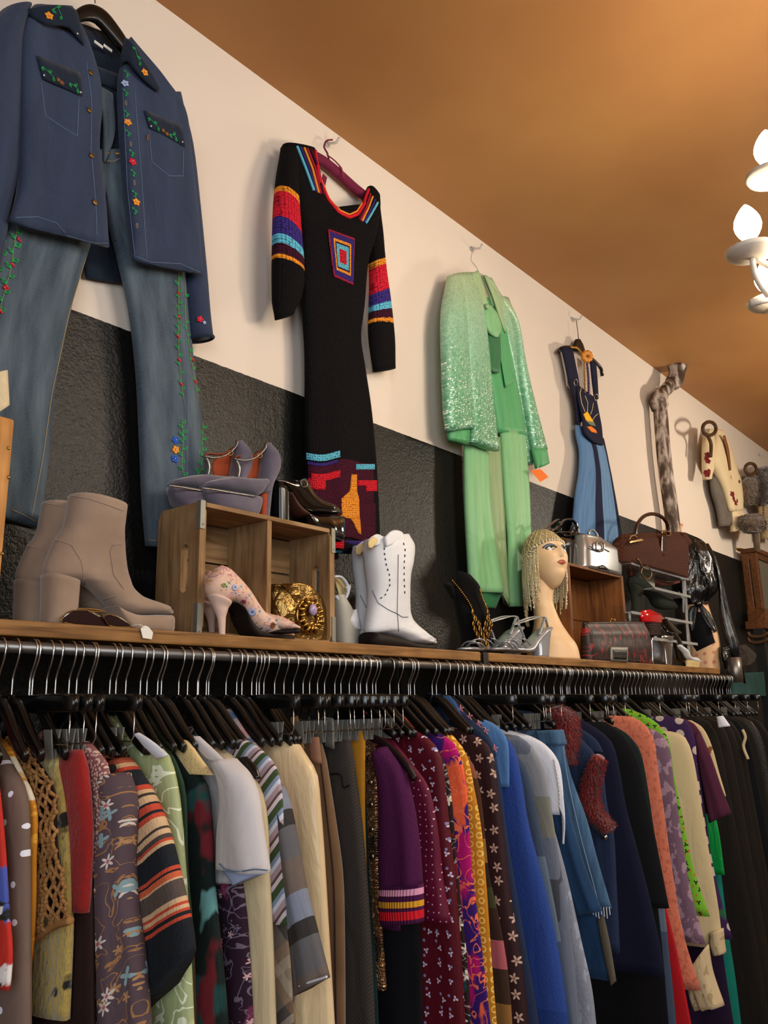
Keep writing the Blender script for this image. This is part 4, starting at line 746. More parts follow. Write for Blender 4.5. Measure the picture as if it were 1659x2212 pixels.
part(g, 'leather_tab', [(668, 1592), (672, 1640)], [(688, 1592), (694, 1650)], 'pink_suede', .008, .03, 8); part(g, 'clip_strip', [(628, 1550), (640, 1620)], [(643, 1546), (657, 1618)], 'tape_brown', .003, .06, 6, p=.4)
edge(g, 'side_seam', [(692, 1640), (706, 1760), (720, 1900), (724, 2100), (726, 2250)], 'dark_brown', .0018, .024)
g = garment('trousers', 'dark grey herringbone trousers with a welt pocket', 'trousers', 'dark herringbone trousers', 686, [(756, 1598), (762, 1640), (770, 1700), (782, 1800), (792, 1920), (802, 2080), (812, 2300)], 'herringbone', 'clip', w=.024, fold=.008, k=2)
part(g, 'clip_strip', [(700, 1548), (702, 1610)], [(720, 1552), (722, 1618)], 'clip_clear', .003, .05, 6, p=.4)
edge(g, 'pocket_seam', [(714, 1672), (736, 1674), (742, 1700), (756, 1696)], 'black_knit', .0016, .03)
g = garment('skirt', 'mustard ochre corduroy skirt on a clip hanger', 'skirt', 'mustard ochre skirt', 723, [(772, 1570), (786, 1578), (788, 1640), (788, 1760), (792, 1900), (800, 2100)], 'ochre_cord', 'clip', w=.012, fold=.005)
g = garment('skirt', 'dark teal long skirt, a thin strip beside the bronze jeans', 'skirt', 'dark teal skirt', 736, [(770, 1600), (788, 1700), (798, 1900), (812, 2080), (822, 2300)], 'dark_teal', 'clip', w=.01)
g = garment('jeans', 'bronze metallic sequinned jeans with snap buttons', 'jeans', 'bronze sequinned jeans', 754, [(806, 1590), (813, 1640), (815, 1760), (817, 1860), (824, 1990), (834, 2140)], 'bronze_sequin', 'clip', w=.016, fold=.002)
for y in (1690, 1738, 1792, 1850):
    c = PX(801 + (y - 1690) * .02, y, g['_x'] - .02); MB().lathe([(.0062, 0), (.006, .002), (.003, .003)], c, 12, (-1, -.3, 0)).build('snap_button', 'chrome', g)
g = garment('plum_sweater', 'plum short-sleeved sweater with pink, yellow and red striped cuffs', 'sweater', 'plum striped-cuff sweater', 770, [(790, 1620), (815, 1640), (840, 1690), (850, 1800), (862, 1960), (866, 2010)], 'plum_knit', w=.014)
part(g, 'sleeve', [(812, 1630), (822, 1700), (824, 1800), (823, 1860), (826, 1918)], [(836, 1612), (868, 1660), (890, 1730), (904, 1820), (911, 1914)], 'plum_knit', .03, .04, 26, .008, 1.5)
part(g, 'striped_cuff', [(826, 1912), (822, 1950), (826, 1994)], [(911, 1910), (912, 1950), (912, 1992)], 'cuff_rib', .031, .04, 14, 0, 1, .9)
edge(g, 'sequin_neckline', [(800, 1592), (828, 1604), (856, 1628), (880, 1656), (896, 1684)], 'brown_sequin', .009, .03)
g = garment('black_dress', 'plain black dress hanging below the plum sweater', 'dress', 'plain black dress', 791, [(820, 1640), (850, 1720), (880, 1860), (905, 2000), (912, 2300)], 'black_knit', w=.02)
g = garment('maroon_shirt', 'maroon shirt with fine white pin dots', 'shirt', 'maroon pin dot shirt', 804, [(850, 1600), (890, 1650), (925, 1700), (946, 1790), (958, 1900), (976, 1996)], 'maroon_pin', w=.018, fold=.01)
g = garment('tulip_dress', 'long dark red dress printed with small white tulips', 'dress', 'dark red tulip print dress', 841, [(790, 1545), (835, 1548), (880, 1566), (920, 1590), (950, 1628), (962, 1700), (972, 1800), (984, 1900), (996, 2050), (1010, 2300)], 'tulip_print', w=.02, fold=.009, k=2)
g = garment('dress', 'black, red and white mixed floral dress beside the tulip dress', 'dress', 'mixed floral dress', 860, [(880, 1570), (920, 1590), (958, 1640), (975, 1720), (984, 1820), (996, 1950), (1012, 2100), (1020, 2300)], 'mono_floral', w=.014)
g = garment('tunic', 'psychedelic purple, magenta and orange print tunic', 'tunic', 'psychedelic print tunic', 881, [(900, 1560), (950, 1584), (982, 1608), (1004, 1670), (1012, 1760), (1020, 1880), (1040, 2040), (1070, 2300)], 'psychedelic', w=.016)
g = garment('circle_dress', 'mustard yellow dress printed with small rings', 'dress', 'mustard ring print dress', 894, [(920, 1562), (945, 1562), (980, 1592), (1008, 1630), (1022, 1690), (1040, 1790), (1050, 1900), (1062, 2070), (1080, 2300)], 'circle_print', w=.018)
g = garment('dress', 'patchwork dress in brown, pink and tan colour blocks', 'dress', 'colour block patchwork dress', 932, [(960, 1580), (1000, 1620), (1026, 1660), (1042, 1740), (1056, 1880), (1082, 2000), (1100, 2120), (1112, 2300)], 'patchwork', w=.014)
g = garment('leaf_dress', 'dark brown dress scattered with pale pink leaves', 'dress', 'brown leaf print dress', 941, [(965, 1568), (1000, 1578), (1036, 1594), (1062, 1620), (1074, 1690), (1088, 1790), (1106, 1950), (1126, 2060), (1152, 2300)], 'leaf_print', w=.018)
g = garment('denim_shirt', 'dark denim shirt with pink star embroidery on the yoke', 'shirt', 'denim shirt with pink stars', 962, [(940, 1510), (975, 1502), (1000, 1530), (1030, 1560), (1060, 1596), (1080, 1680), (1096, 1800), (1120, 1950), (1160, 2180), (1175, 2300)], 'navy_denim', w=.018)
part(g, 'collar', [(938, 1512), (955, 1540), (968, 1562)], [(972, 1502), (988, 1524), (1000, 1552)], 'blue_denim', .008, .02, 12)
yk = part(g, 'yoke', [(970, 1560), (1010, 1590), (1048, 1616), (1062, 1640)], [(980, 1548), (1020, 1566), (1056, 1596), (1072, 1630)], 'navy_denim', .006, .03, 16)
b9 = world_bvh(list(g.children))
plain('star_pink', 'd88a98', .7)
for x, y in ((995, 1532), (1014, 1549), (1033, 1565), (1048, 1580), (1061, 1598), (1067, 1618)):
    c, nn = hit(b9, x, y, .002, None); c = c if c.x > g['_x'] - .2 else PX(x, y, g['_x'] - .04); m = MB(); u = Vector((0, 1, 0)); v = Vector((0, 0, 1))
    for i in range(5): a = 2 * PI * i / 5 + .3; m.tube([c, c + (u * math.cos(a) + v * math.sin(a)) * .011], [.0026, .0012], 5)
    m.build('embroidered_star', 'star_pink', g)
g = garment('chambray_shirt', 'light blue chambray shirt shoulder behind the pink star yoke', 'shirt', 'light blue chambray shirt', 980, [(995, 1540), (1030, 1550), (1064, 1562), (1088, 1584), (1098, 1612), (1100, 1700)], 'chambray', w=.016)
g = garment('cardigan', 'royal blue cardigan with a pale blue cuff at the bottom', 'cardigan', 'royal blue cardigan', 1000, [(1060, 1572), (1090, 1588), (1112, 1620), (1126, 1680), (1142, 1780), (1176, 1910), (1206, 2050), (1228, 2200), (1236, 2300)], 'royal_knit', w=.024, fold=.01, k=2)
g = garment('slate_dress', 'slate blue dress with grey lower half', 'dress', 'slate blue dress', 1017, [(1090, 1600), (1116, 1628), (1138, 1660), (1156, 1730), (1180, 1860), (1210, 2020), (1250, 2300)], 'slate_blue', w=.014)
g = garment('patch_shirt', 'grey shirt with square patchwork print', 'shirt', 'grey patchwork print shirt', 1035, [(1120, 1590), (1150, 1612), (1176, 1660), (1192, 1750), (1212, 1880), (1232, 2000), (1262, 2300)], 'grey_patch', w=.014)
g = garment('t_shirt', 'long heather grey t-shirt dress with a ragged hem', 't-shirt', 'heather grey t-shirt', 1053, [(1120, 1590), (1142, 1616), (1162, 1660), (1186, 1750), (1222, 1880), (1258, 2040), (1280, 2140), (1296, 2300)], 'grey_heather', w=.022, fold=.01)
g = garment('fringed_shirt', 'white shirt with long fringe along the shoulder', 'shirt', 'white fringed shirt', 1069, [(1120, 1582), (1150, 1592), (1180, 1610), (1206, 1644), (1216, 1700), (1218, 1760)], 'white_fringe', w=.018, fold=.004)
for i in range(12):
    y0 = 1640 + i * 9; x0 = 1204 + 12 * math.sin(i / 11 * 1.6); edge(g, 'fringe_strand', [(x0 - 8, y0), (x0 + 2, y0 + 30), (x0 + 4 - i * .3, y0 + 62 + i * 2)], 'white_fringe', .0032, .022 + .001 * i, flat=.4)
g = garment('jeans', 'blue jeans cut off with a frayed hem, clipped by the waistband', 'jeans', 'frayed blue jeans', 1091, [(1212, 1578), (1220, 1610), (1226, 1650), (1246, 1710), (1268, 1770), (1292, 1860), (1322, 1962)], 'jean_wash', 'clip', w=.022, fold=.008, k=2)
part(g, 'waistband', [(1160, 1578), (1166, 1610)], [(1214, 1576), (1222, 1608)], 'jean_wash', .025, .0, 6, p=.6)
edge(g, 'side_seam', [(1216, 1612), (1226, 1680), (1250, 1790), (1290, 1940)], 'stitch_blue', .0016, .03)
for i in range(7): edge(g, 'frayed_thread', [(1280 + i * 6, 1962 - i * .5), (1282 + i * 6, 1976 + (i % 3) * 4)], 'white_fringe', .0012, .02)
part(g, 'leg', [(1180, 1700), (1200, 1800), (1222, 1900), (1246, 1976)], [(1210, 1690), (1236, 1780), (1266, 1880), (1300, 1968)], 'jean_dark', .016, .05, 24, .006)
g = garment('jeans', 'dark jeans with a faded tan leg below the frayed hem', 'jeans', 'dark two-tone jeans', 1100, [(1215, 1600), (1240, 1700), (1274, 1840), (1300, 1960), (1318, 2040), (1332, 2120)], 'jean_dark', 'clip', w=.014)
part(g, 'patch_panel', [(1290, 1985), (1302, 2050), (1320, 2130)], [(1304, 1975), (1318, 2040), (1331, 2118)], 'pale_patch', .006, .02, 10)
g = garment('fur_trim_vest', 'navy denim vest trimmed with red fur at hood and armhole', 'vest', 'red fur trimmed vest', 1147, [(1196, 1545), (1230, 1556), (1252, 1590), (1282, 1624), (1300, 1650), (1312, 1740), (1326, 1800), (1332, 1900), (1340, 2060)], 'navy_denim', w=.018)
X = g['_x'] - .02; fz = lambda pts, x_=X: [PX(x, y, x_) for x, y in pts]
fuzzy(MB().loft(fz([(1178, 1540), (1186, 1570), (1198, 1610), (1222, 1650)]), fz([(1208, 1524), (1240, 1544), (1248, 1590), (1240, 1650)]), NX, .03, 18, 20, .9), 2600, .016, 1).build('fur_hood', 'red_fur', g)
fuzzy(MB().loft(fz([(1290, 1628), (1264, 1680), (1258, 1730), (1276, 1768), (1310, 1800)], X - .015), fz([(1304, 1640), (1296, 1682), (1292, 1722), (1300, 1752), (1328, 1786)], X - .015), NX, .02, 26, 16, .9), 2600, .016, 2).build('armhole_fur', 'red_fur', g)
c = PX(1307, 1808, g['_x'] - .03); MB().lathe([(.008, 0), (.007, .003)], c, 12, (-1, -.5, 0)).build('metal_badge', 'chrome', g)
g = garment('coat', 'long navy wool coat', 'coat', 'navy wool coat', 1173, [(1255, 1555), (1290, 1575), (1322, 1604), (1338, 1660), (1352, 1740), (1376, 1830), (1404, 1940), (1428, 2050), (1437, 2112)], 'navy_wool', w=.03, fold=.01)
g = garment('dark_shirt', 'dark polka dot shirt shoulder tucked above the navy coat', 'shirt', 'dark polka dot shirt', 1162, [(1236, 1566), (1262, 1578), (1290, 1600), (1304, 1625)], 'navy_denim', w=.01, fold=0)
g = garment('coat', 'black wool coat, shorter than the navy coat beside it', 'coat', 'black wool coat', 1208, [(1310, 1560), (1350, 1590), (1378, 1640), (1394, 1710), (1412, 1790), (1430, 1880), (1446, 1962)], 'black_wool', w=.026, fold=.01)
g = garment('blouse', 'dark spruce green blouse behind the black coat', 'blouse', 'spruce green blouse', 1221, [(1330, 1570), (1358, 1588), (1382, 1620), (1396, 1680), (1414, 1800)], 'dark_spruce', w=.012)
g = garment('long_skirt', 'long black skirt hanging below the navy and black coats', 'skirt', 'long black skirt', 1224, [(1345, 1600), (1390, 1780), (1416, 1920), (1430, 2040), (1452, 2300)], 'black_knit', 'clip', w=.014)
g = garment('jeans', 'grey blue jeans, a thin strip below the black coat', 'jeans', 'thin grey blue jeans', 1228, [(1360, 1640), (1400, 1780), (1430, 1920), (1446, 2060), (1470, 2300)], 'slate_blue', 'clip', w=.01)
g = garment('skirt', 'bright red skirt, a thin strip beside the coral sweater', 'skirt', 'bright red skirt', 1240, [(1350, 1590), (1380, 1700), (1402, 1800), (1424, 1900), (1440, 1962), (1466, 2070), (1510, 2300)], 'scarlet', 'clip', w=.008)
g = garment('sweater', 'long coral pink fuzzy knit sweater', 'sweater', 'coral pink sweater', 1262, [(1366, 1548), (1392, 1564), (1412, 1594), (1420, 1650), (1436, 1760), (1454, 1890), (1480, 2030), (1516, 2140)], 'coral_knit', w=.028, fold=.012, k=1.8)
g = garment('lace_dress', 'lilac lace dress with a cream ruffled hem', 'dress', 'lilac lace dress', 1281, [(1400, 1572), (1430, 1586), (1446, 1612), (1455, 1680), (1472, 1800), (1494, 1930), (1524, 2040)], 'lilac_lace', w=.018, fold=.01)
part(g, 'lace_hem', [(1482, 2110), (1490, 2150), (1500, 2180)], [(1530, 2040), (1540, 2100), (1564, 2172)], 'cream_lace', .03, .0, 14, .012, 3)
g = garment('lime_top', 'lime green top printed with small dark birds', 'top', 'lime green print top', 1304, [(1360, 1532), (1395, 1546), (1426, 1568), (1445, 1600), (1456, 1670), (1476, 1770), (1500, 1880), (1534, 1980)], 'lime_print', w=.016)
g = garment('linen_dress', 'long cream linen dress with a lace hem', 'dress', 'cream linen dress', 1337, [(1450, 1580), (1478, 1590), (1496, 1630), (1512, 1720), (1532, 1840), (1552, 1960), (1563, 2050)], 'cream_linen', w=.024, fold=.008)
part(g, 'lace_hem', [(1534, 2014), (1536, 2040), (1542, 2062)], [(1562, 2006), (1565, 2036), (1568, 2058)], 'cream_lace', .028, .01, 10, .006, 4)
g = garment('dot_dress', 'dark purple dress with large pale dots', 'dress', 'purple dress with pale dots', 1353, [(1450, 1548), (1482, 1556), (1500, 1590), (1508, 1670), (1526, 1790), (1552, 1920), (1584, 2030)], 'purple_dot', w=.014)
g = garment('dress', 'very dark purple long dress reaching the bottom right of the rail', 'dress', 'dark purple long dress', 1362, [(1480, 1560), (1505, 1640), (1530, 1800), (1550, 1960), (1566, 2090), (1600, 2300)], 'dark_purple', w=.012)
g = garment('plum_jacket', 'plum wool jacket with a wide short sleeve', 'jacket', 'plum wool jacket', 1379, [(1478, 1552), (1502, 1566), (1522, 1600), (1544, 1660), (1562, 1720), (1580, 1760)], 'plum_wool', w=.018, fold=.005)
part(g, 'sleeve', [(1500, 1600), (1510, 1660), (1522, 1720), (1532, 1778)], [(1512, 1580), (1536, 1636), (1558, 1700), (1580, 1756)], 'plum_wool', .02, .03, 20, .004)
g = garment('blouse', 'cream blouse with brown bird print beside the plum jacket', 'blouse', 'cream bird print blouse', 1392, [(1494, 1556), (1518, 1572), (1536, 1606), (1554, 1670), (1569, 1720)], 'bird_print', w=.012)
g = garment('satin_skirt', 'emerald green satin skirt hanging low behind the plum jacket', 'skirt', 'emerald satin skirt', 1405, [(1516, 1600), (1530, 1700), (1552, 1790), (1566, 1890)], 'emerald_satin', 'clip', w=.012)
g = garment('satin_skirt', 'teal satin skirt, a thin strip at the bottom right', 'skirt', 'teal satin skirt', 1411, [(1520, 1600), (1545, 1780), (1572, 2000), (1590, 2120), (1612, 2300)], 'teal_satin', 'clip', w=.008)
dk = [(1418, 1568, 'blackish', 'dark brown dress with a white collar patch', 'white-collared dark dress'), (1431, 1590, 'umber', 'umber coat', 'umber coat'), (1443, 1606, 'blackish', 'black dress with a long straight skirt', 'straight black dress'), (1453, 1618, 'umber', 'dark coat with a pale braided trim', 'braid-trimmed dark coat'), (1472, 1634, 'black_wool', 'black wool coat near the right end', 'end black wool coat'), (1498, 1648, 'blackish', 'black jacket near the right end', 'end black jacket'), (1523, 1662, 'black_glitter', 'glittering black sequin dress at the right end', 'glittering black dress'), (1552, 1680, 'umber', 'last dark coat at the right end', 'last dark coat')]
for i, (h, x, mt, lb, sh) in enumerate(dk):
    g = garment('coat' if 'coat' in lb else ('jacket' if 'jacket' in lb else 'dress'), lb + ' of the rail' if 'end' in lb else lb + ', in the dark part of the rail', 'coat' if 'coat' in lb else ('jacket' if 'jacket' in lb else 'dress'), sh, h, [(x - 62, 1548), (x - 34, 1562), (x - 14, 1600), (x + 4, 1690), (x + 30, 1830), (x + 70, 2050), (x + 110, 2300)], mt, w=.022, fold=.01)
    if i == 0: part(g, 'collar', [(1548, 1548), (1552, 1572)], [(1562, 1546), (1578, 1568)], 'white_fringe', .012, .04, 8)
    if i == 3: edge(g, 'braid_trim', [(1604, 1576), (1610, 1592), (1606, 1612), (1616, 1640)], 'cream_linen', .006, .04)
    if i == 5: edge(g, 'silver_bar', [(1604, 1862), (1616, 1858), (1628, 1856)], 'chrome', .003, .05)
# remaining hooks on the rail
rest = [203, 429, 448, 524, 555, 571, 614, 655, 669, 701, 778, 792, 811, 885, 990, 1011, 1080, 1118, 1127, 1136, 1156, 1194, 1212, 1251, 1269, 1293, 1316, 1345, 1370, 1398, 1425, 1457, 1465, 1480, 1486, 1505, 1515, 1532, 1538, 1544, 1558, 1567, 1571, 1575]
for i, h in enumerate(rest):
    kd_ = ('clip' if h in (203, 655, 669, 701, 614, 778, 1011, 1080) else 'shirt') if h < 1100 else ('clip' if i % 3 == 0 else 'shirt')
    nm_ = 'clip hanger' if kd_ == 'clip' else 'shoulder hanger'; wh = 'left half' if h < 600 else 'middle'
    if h < 1100: hanger(kd_, h, 'bare black %s with silver hook squeezed into the %s of the rail' % (nm_, wh), 'bare black %ss, %s of the rail' % (nm_, wh), random.uniform(-.12, .12))
    else: hanger(kd_, h, 'black %s crowded among others towards the right end of the rail' % nm_, 'crowded black %ss towards the right end' % nm_, random.uniform(-.15, .15))
# ---------------------------------------------------------------- things on the shelf
z4 = lambda x, y: (x / 3.607, 1000 + y / 3.607)
z5 = lambda x, y: (330 + x / 3.318, 930 + y / 3.318)
z6 = lambda x, y: (720 + x / 2.9625, 1100 + y / 2.9625)
z7 = lambda x, y: (1140 + x / 3.197, 1060 + y / 3.197)
class Sk:      # sketcher on a vertical plane y = Y, floor at z0; y coordinate 'b' means resting on z0
    def __init__(s, zf, Y, z0=None): s.zf, s.Y, s.z0 = zf, Y, SHELF_Z if z0 is None else z0
    def __call__(s, p, dy=0.0):
        Y = s.Y + dy
        if p[1] == 'b':
            x = s.zf(p[0], 0)[0]; py = 1300
            for _ in range(6):   # find the pixel row where this column meets z0 on the plane
                q = PY(x, py, Y); q2 = PY(x, py + 10, Y); py += (s.z0 - q.z) / ((q2.z - q.z) / 10)
            return PY(x, py, Y)
        q = PY(*s.zf(*p), Y); q.z = max(q.z, s.z0); return q
    def L(s, pts, dy=0.0): return [s(p, dy) for p in pts]
    def loft(s, A, B, w, rows=26, m=20, p=.85, fold=None, dy=0.0, mb=None, spl=True, bias=0.0): return (mb or MB()).loft(s.L(A, dy), s.L(B, dy), NY, w, rows, m, p, fold, spl, bias)
    def tube(s, pts, r, m=8, n=24, dy=0.0, flat=1.0, mb=None): return (mb or MB()).tube(smooth3(s.L(pts, dy), n), r, m, flat=flat)
class SkV(Sk):      # same, on a vertical plane turned towards the aisle through an anchor pixel
    def __init__(s, zf, anchor, Y, z0=None):
        super().__init__(zf, Y, z0); s.P0 = PY(*zf(*anchor), Y); d = ray(*zf(*anchor)); d.z = 0; s.n = -d.normalized()
    def __call__(s, p, dy=0.0):
        P0 = s.P0 - s.n * dy
        def at(px, py): d = ray(px, py); return EYE + d * ((P0 - EYE).dot(s.n) / d.dot(s.n))
        if p[1] == 'b':
            x = s.zf(p[0], 0)[0]; py = 1300
            for _ in range(6): q = at(x, py); q2 = at(x, py + 10); py += (s.z0 - q.z) / ((q2.z - q.z) / 10)
            return at(x, py)
        q = at(*s.zf(*p)); q.z = max(q.z, s.z0); return q
    def loft(s, A, B, w, rows=26, m=20, p=.85, fold=None, dy=0.0, mb=None, spl=True, bias=0.0): return (mb or MB()).loft(s.L(A, dy), s.L(B, dy), s.n, w, rows, m, p, fold, spl, bias)
def shift(o, d, label, parent=None):
    c = copy_tree(o); c.location = o.location + Vector(d); c['label'] = label; return c
def suede(name, a, b, sc=9):
    n = N(name); f = n.ramp(n.noise(n.co('obj'), sc, 4), [(.35, 0.0), (.65, 1.0)]); n.fin(n.mix(f, lin(a), lin(b)), .95, spec=.1, sheen=.35); n.bump(n.noise(n.co('obj'), 700, 2), .2, .001)
suede('taupe_suede', '86705f', '9c8573'); suede('purple_suede', '524c5a', '68616e'); plain('rust_lining', '9a4426', .85); gloss('patent_black', '0c0908', .08, spec=.6, coat=1.0); plain('brown_leather', '4a2a20', .45, spec=.4); plain('sole_dark', '1c1411', .6)
gloss('pewter', '8a8580', .25, .7); plain('white_leather', 'd9dade', .45, .05, spec=.4); M['white_leather'].node_tree.nodes['Bump'].inputs['Distance'].default_value = .002; plain('cream_lining', 'd8c088', .8); plain('grey_thread', '5a5a5c', .8); plain('off_white_leather', 'b0aca0', .5); gloss('silver_leather', 'b4b6bc', .28, .55); gloss('gold', 'b48a44', .24, .95); plain('velvet_black', '070707', 1.0, .2, .05)
n = N('gold_lame'); v = n.co('obj'); n.fin(n.mix(n.noise(v, 25, 3), lin('5a4220'), lin('b08c50')), .3, metal=.9); n.bump(n.noise(v, 34, 3, 1.0), 1.0, .012)
gloss('lilac_stone', 'a58fb0', .2, spec=.6); gloss('lens_tint', '3a2024', .06, spec=.7, trans=.6)
pat('pink_embroidered', 'd8b4a0', ('petal', 46, .2, 6, 'd8a080', 'b05a3a', 1.0), ('petal', 30, .22, 8, '9fb4b4', '5a3020', 1.0), ('vines', 30, .012, 'b8788a'), ('dots', 60, .1, 'c08a5a', 1.0), var=.08, rough=.6)
plain('pink_satin', 'd4b6a8', .5, .05)
# left edge box
t = thing('wooden_box', 'orange pine box end cut off by the left edge of the photo', 'box', PY(0, 1330, 1.44))
x = PY(33, 910, 1.42).x; zt = PY(25, 903, 1.42).z; m = MB(); m.span((x - .30, 1.42, SHELF_Z), (x, 1.442, zt)); m.build('side_board', 'pine_orange', t, .006)
MB().span((x - .30, 1.442, SHELF_Z), (x - .006, 1.56, SHELF_Z + .012)).build('base_board', 'pine_orange', t, .002); MB().span((x - .30, 1.56, SHELF_Z), (x - .012, 1.575, zt - .02)).build('back_board', 'pine_orange', t, .003)
for px, py in ((18, 968), (19, 1031), (5, 1196)): MB().ball(PY(px, py, 1.42), .0035, 8, 5, (1, .4, 1)).build('nail_head', 'brass', t)
t = tag(MB().loft(pl([(-30, 815), (-30, 906)], 1.47), pl([(8, 806), (13, 878)], 1.47), NY, .03, 10, 14, .7).build('sheepskin_hat', 'cream_fleece' if 'cream_fleece' in M else plain('cream_fleece', 'dcc8a0', .95, .1, .4, 60).m), 'cream fleece hat edge on the pine box at the left edge', 'hat')
# boots
k = Sk(z4, 1.455)
def boot_pair():
    t = thing('ankle_boot', 'front taupe suede platform ankle boot with a block heel', 'boot', k((300, 'b')), 'taupe suede ankle boots')
    A = [(560, 240), (540, 350), (508, 490), (440, 590), (372, 740), (350, 868), (500, 905), (660, 948), (800, 1065), (866, 1130), (1000, 1178), (1190, 1182), (1306, 1184)]
    B = [(960, 355), (948, 470), (946, 540), (955, 640), (966, 735), (980, 830), (1000, 905), (1022, 978), (1080, 1040), (1125, 1062), (1200, 1088), (1270, 1115), (1312, 1150)]
    u = k.loft(A, B, [.048, .046, .042, .04, .038, .036, .034, .033, .036, .04, .042, .036, .02], 52, 26, .85).build('upper', 'taupe_suede', t)
    k.loft([(350, 862), (345, 1000), (338, 'b')], [(592, 934), (586, 1040), (566, 'b')], [.034, .032, .032], 12, 22, .7).build('heel', 'taupe_suede', t)
    k.loft([(852, 1120), (1000, 1184), (1190, 1188), (1308, 1188)], [(860, 1128), (960, 'b'), (1180, 'b'), (1302, 'b')], [.03, .042, .04, .026], 20, 18, .55).build('platform_sole', 'taupe_suede', t)
    b = world_bvh([u]); mk = lambda pts: trace(b, [z4(*p) for p in pts], .0005, 4, 1.43)
    for pts in (((424, 590), (560, 640), (638, 770), (660, 945)), ((806, 1062), (900, 1035), (968, 985), (885, 870), (858, 690), (880, 640), (952, 632)), ((560, 256), (700, 280), (850, 330), (958, 372))): MB().tube(mk(pts), .0011, 6).build('seam', 'brown_leather' if False else 'taupe_suede', t)
    return t
b1 = boot_pair(); q = PY(*z4(137, 905), 1.545) - PY(*z4(350, 868), 1.455); shift(b1, (q.x, q.y, 0), 'rear taupe suede ankle boot, half hidden behind its pair')
# sunglasses and their tag
ks = Sk(z4, 1.405); t = thing('sunglasses', 'aviator sunglasses with tinted lenses and gold frame in front of the boots', 'sunglasses', ks((700, 'b')))
for A, B in (([(482, 1205), (520, 1165), (600, 1146), (690, 1150), (770, 1190), (850, 1250)], [(490, 1240), (540, 1250), (620, 1265), (700, 1272), (780, 1276), (862, 1274)]), ([(800, 1190), (860, 1180), (930, 1200), (1000, 1250)], [(850, 1262), (900, 1276), (960, 1278), (1022, 1276)])):
    ln = ks.loft(A, B, .002, 20, 14, .5, dy=0 if A[0][0] < 600 else -.006).build('lens', 'lens_tint', t); ks.tube(A + B[::-1] + A[:1], .0012, 6, 40, 0 if A[0][0] < 600 else -.006).build('rim', 'brass', ln)
ks.tube([(606, 1134), (720, 1140), (822, 1156)], .0018, 6, 10).build('brow_bar', 'brass', t); ks.tube([(610, 1148), (720, 1156), (822, 1164)], .0014, 6, 10).build('bridge', 'brass', t)
ks.tube([(470, 1232), (478, 1206), (500, 1212)], .0016, 6, 10).build('hinge', 'brass', t)
MB().tube([ks((800, 1180)), ks((900, 1230)) + Vector((0, .05, 0)), ks((960, 1250)) + Vector((.02, .11, 0))], .0018, 6).build('temple_arm', 'brass', t)
t = thing('price_tag', 'white paper price tag hanging over the shelf edge below the sunglasses', 'tag', PY(317, 1380, 1.374)); MB().prism(pl([(304, 1358), (313, 1351), (321, 1354), (331, 1366), (328, 1381), (309, 1378)], 1.376), (0, .0012, 0)).build('paper', 'label_white', t)
MB().tube(smooth3([PY(284, 1352, 1.40), PY(300, 1349, 1.385), PY(312, 1355, 1.375)], 10), .0009, 5).build('string', 'label_white', t)
# two-bay crate
CF, CB = 1.445, 1.60
xl, xr = PY(434, 1078, CF).x, PY(722, 1141, CF).x; zt = PY(434, 1078, CF).z - .004; xd = PY(584, 1130, CF).x
def slot_panel(x, th, y0, y1, z0, z1, yc, zc, hw, hh):
    n = 40; out = []; inn = []
    for i in range(n):
        a = 2 * PI * (i + .5) / n; c, s_ = math.cos(a), math.sin(a); kk = 1 / max(abs(c) / 1, abs(s_) / 1)
        out.append(((y0 + y1) / 2 + c * kk * (y1 - y0) / 2, (z0 + z1) / 2 + s_ * kk * (z1 - z0) / 2))
        inn.append((yc + c * hw, zc + s_ * hw + math.copysign(hh - hw, s_)))
    vs = []; 
    for xx in (x, x + th): vs += [(xx, a, b) for a, b in out] + [(xx, a, b) for a, b in inn]
    fs = []
    for i in range(n):
        j = (i + 1) % n; fs += [(i, j, n + j, n + i), (2 * n + i, 3 * n + i, 3 * n + j, 2 * n + j), (i, 2 * n + i, 2 * n + j, j), (n + i, n + j, 3 * n + j, 3 * n + i)]
    return MB().add(vs, fs, smooth=False)
t = thing('wooden_crate', 'weathered two-bay wooden crate with oval hand slots and zinc corner straps', 'crate', ((xl + xr) / 2, CF, SHELF_Z))
a_, b_ = PX(399, 1176, xl), PX(397, 1280, xl); yc = (a_.y + b_.y) / 2; zc = (a_.z + b_.z) / 2; hh = abs(a_.z - b_.z) / 2
for x0 in (xl, xr - .017): slot_panel(x0, .017, CF, CB, SHELF_Z, zt, yc, zc, .013, hh).build('side_panel', 'crate_wood', t)
MB().span((xl + .017, CF, zt - .011), (xr - .017, CB, zt)).build('top_board', 'crate_plank', t, .0015); MB().span((xl + .017, CF + .002, SHELF_Z), (xr - .017, CB, SHELF_Z + .010)).build('bottom_board', 'crate_plank', t)
MB().span((xd - .007, CF + .002, SHELF_Z + .01), (xd + .007, CB - .008, zt - .011)).build('divider', 'crate_wood', t, .001)
for i in range(3):
    h = (zt - SHELF_Z - .02) / 3; MB().span((xl + .017, CB - .008, SHELF_Z + .01 + i * h), (xr - .017, CB, SHELF_Z + .006 + (i + 1) * h)).build('back_slat', 'crate_plank', t, .001)
for x0, sg in ((xl, 1), (xr, -1)):
    for z0, z1 in ((zt - .062, zt + .002), (SHELF_Z, SHELF_Z + .07)):
        m = MB().span((x0 - .001 if sg > 0 else x0 - .012, CF - .0025, z0), (x0 + .012 if sg > 0 else x0 + .001, CF, z1)); m.span((x0 - .0015 if sg > 0 else x0, CF - .0025, z0), (x0 if sg > 0 else x0 + .0015, CF + .012, z1)); s_ = m.build('corner_strap', 'zinc', t)
        MB().ball((x0 + sg * .006, CF - .0025, z0 + .01), .0022, 6, 4).build('nail', 'zinc', s_)
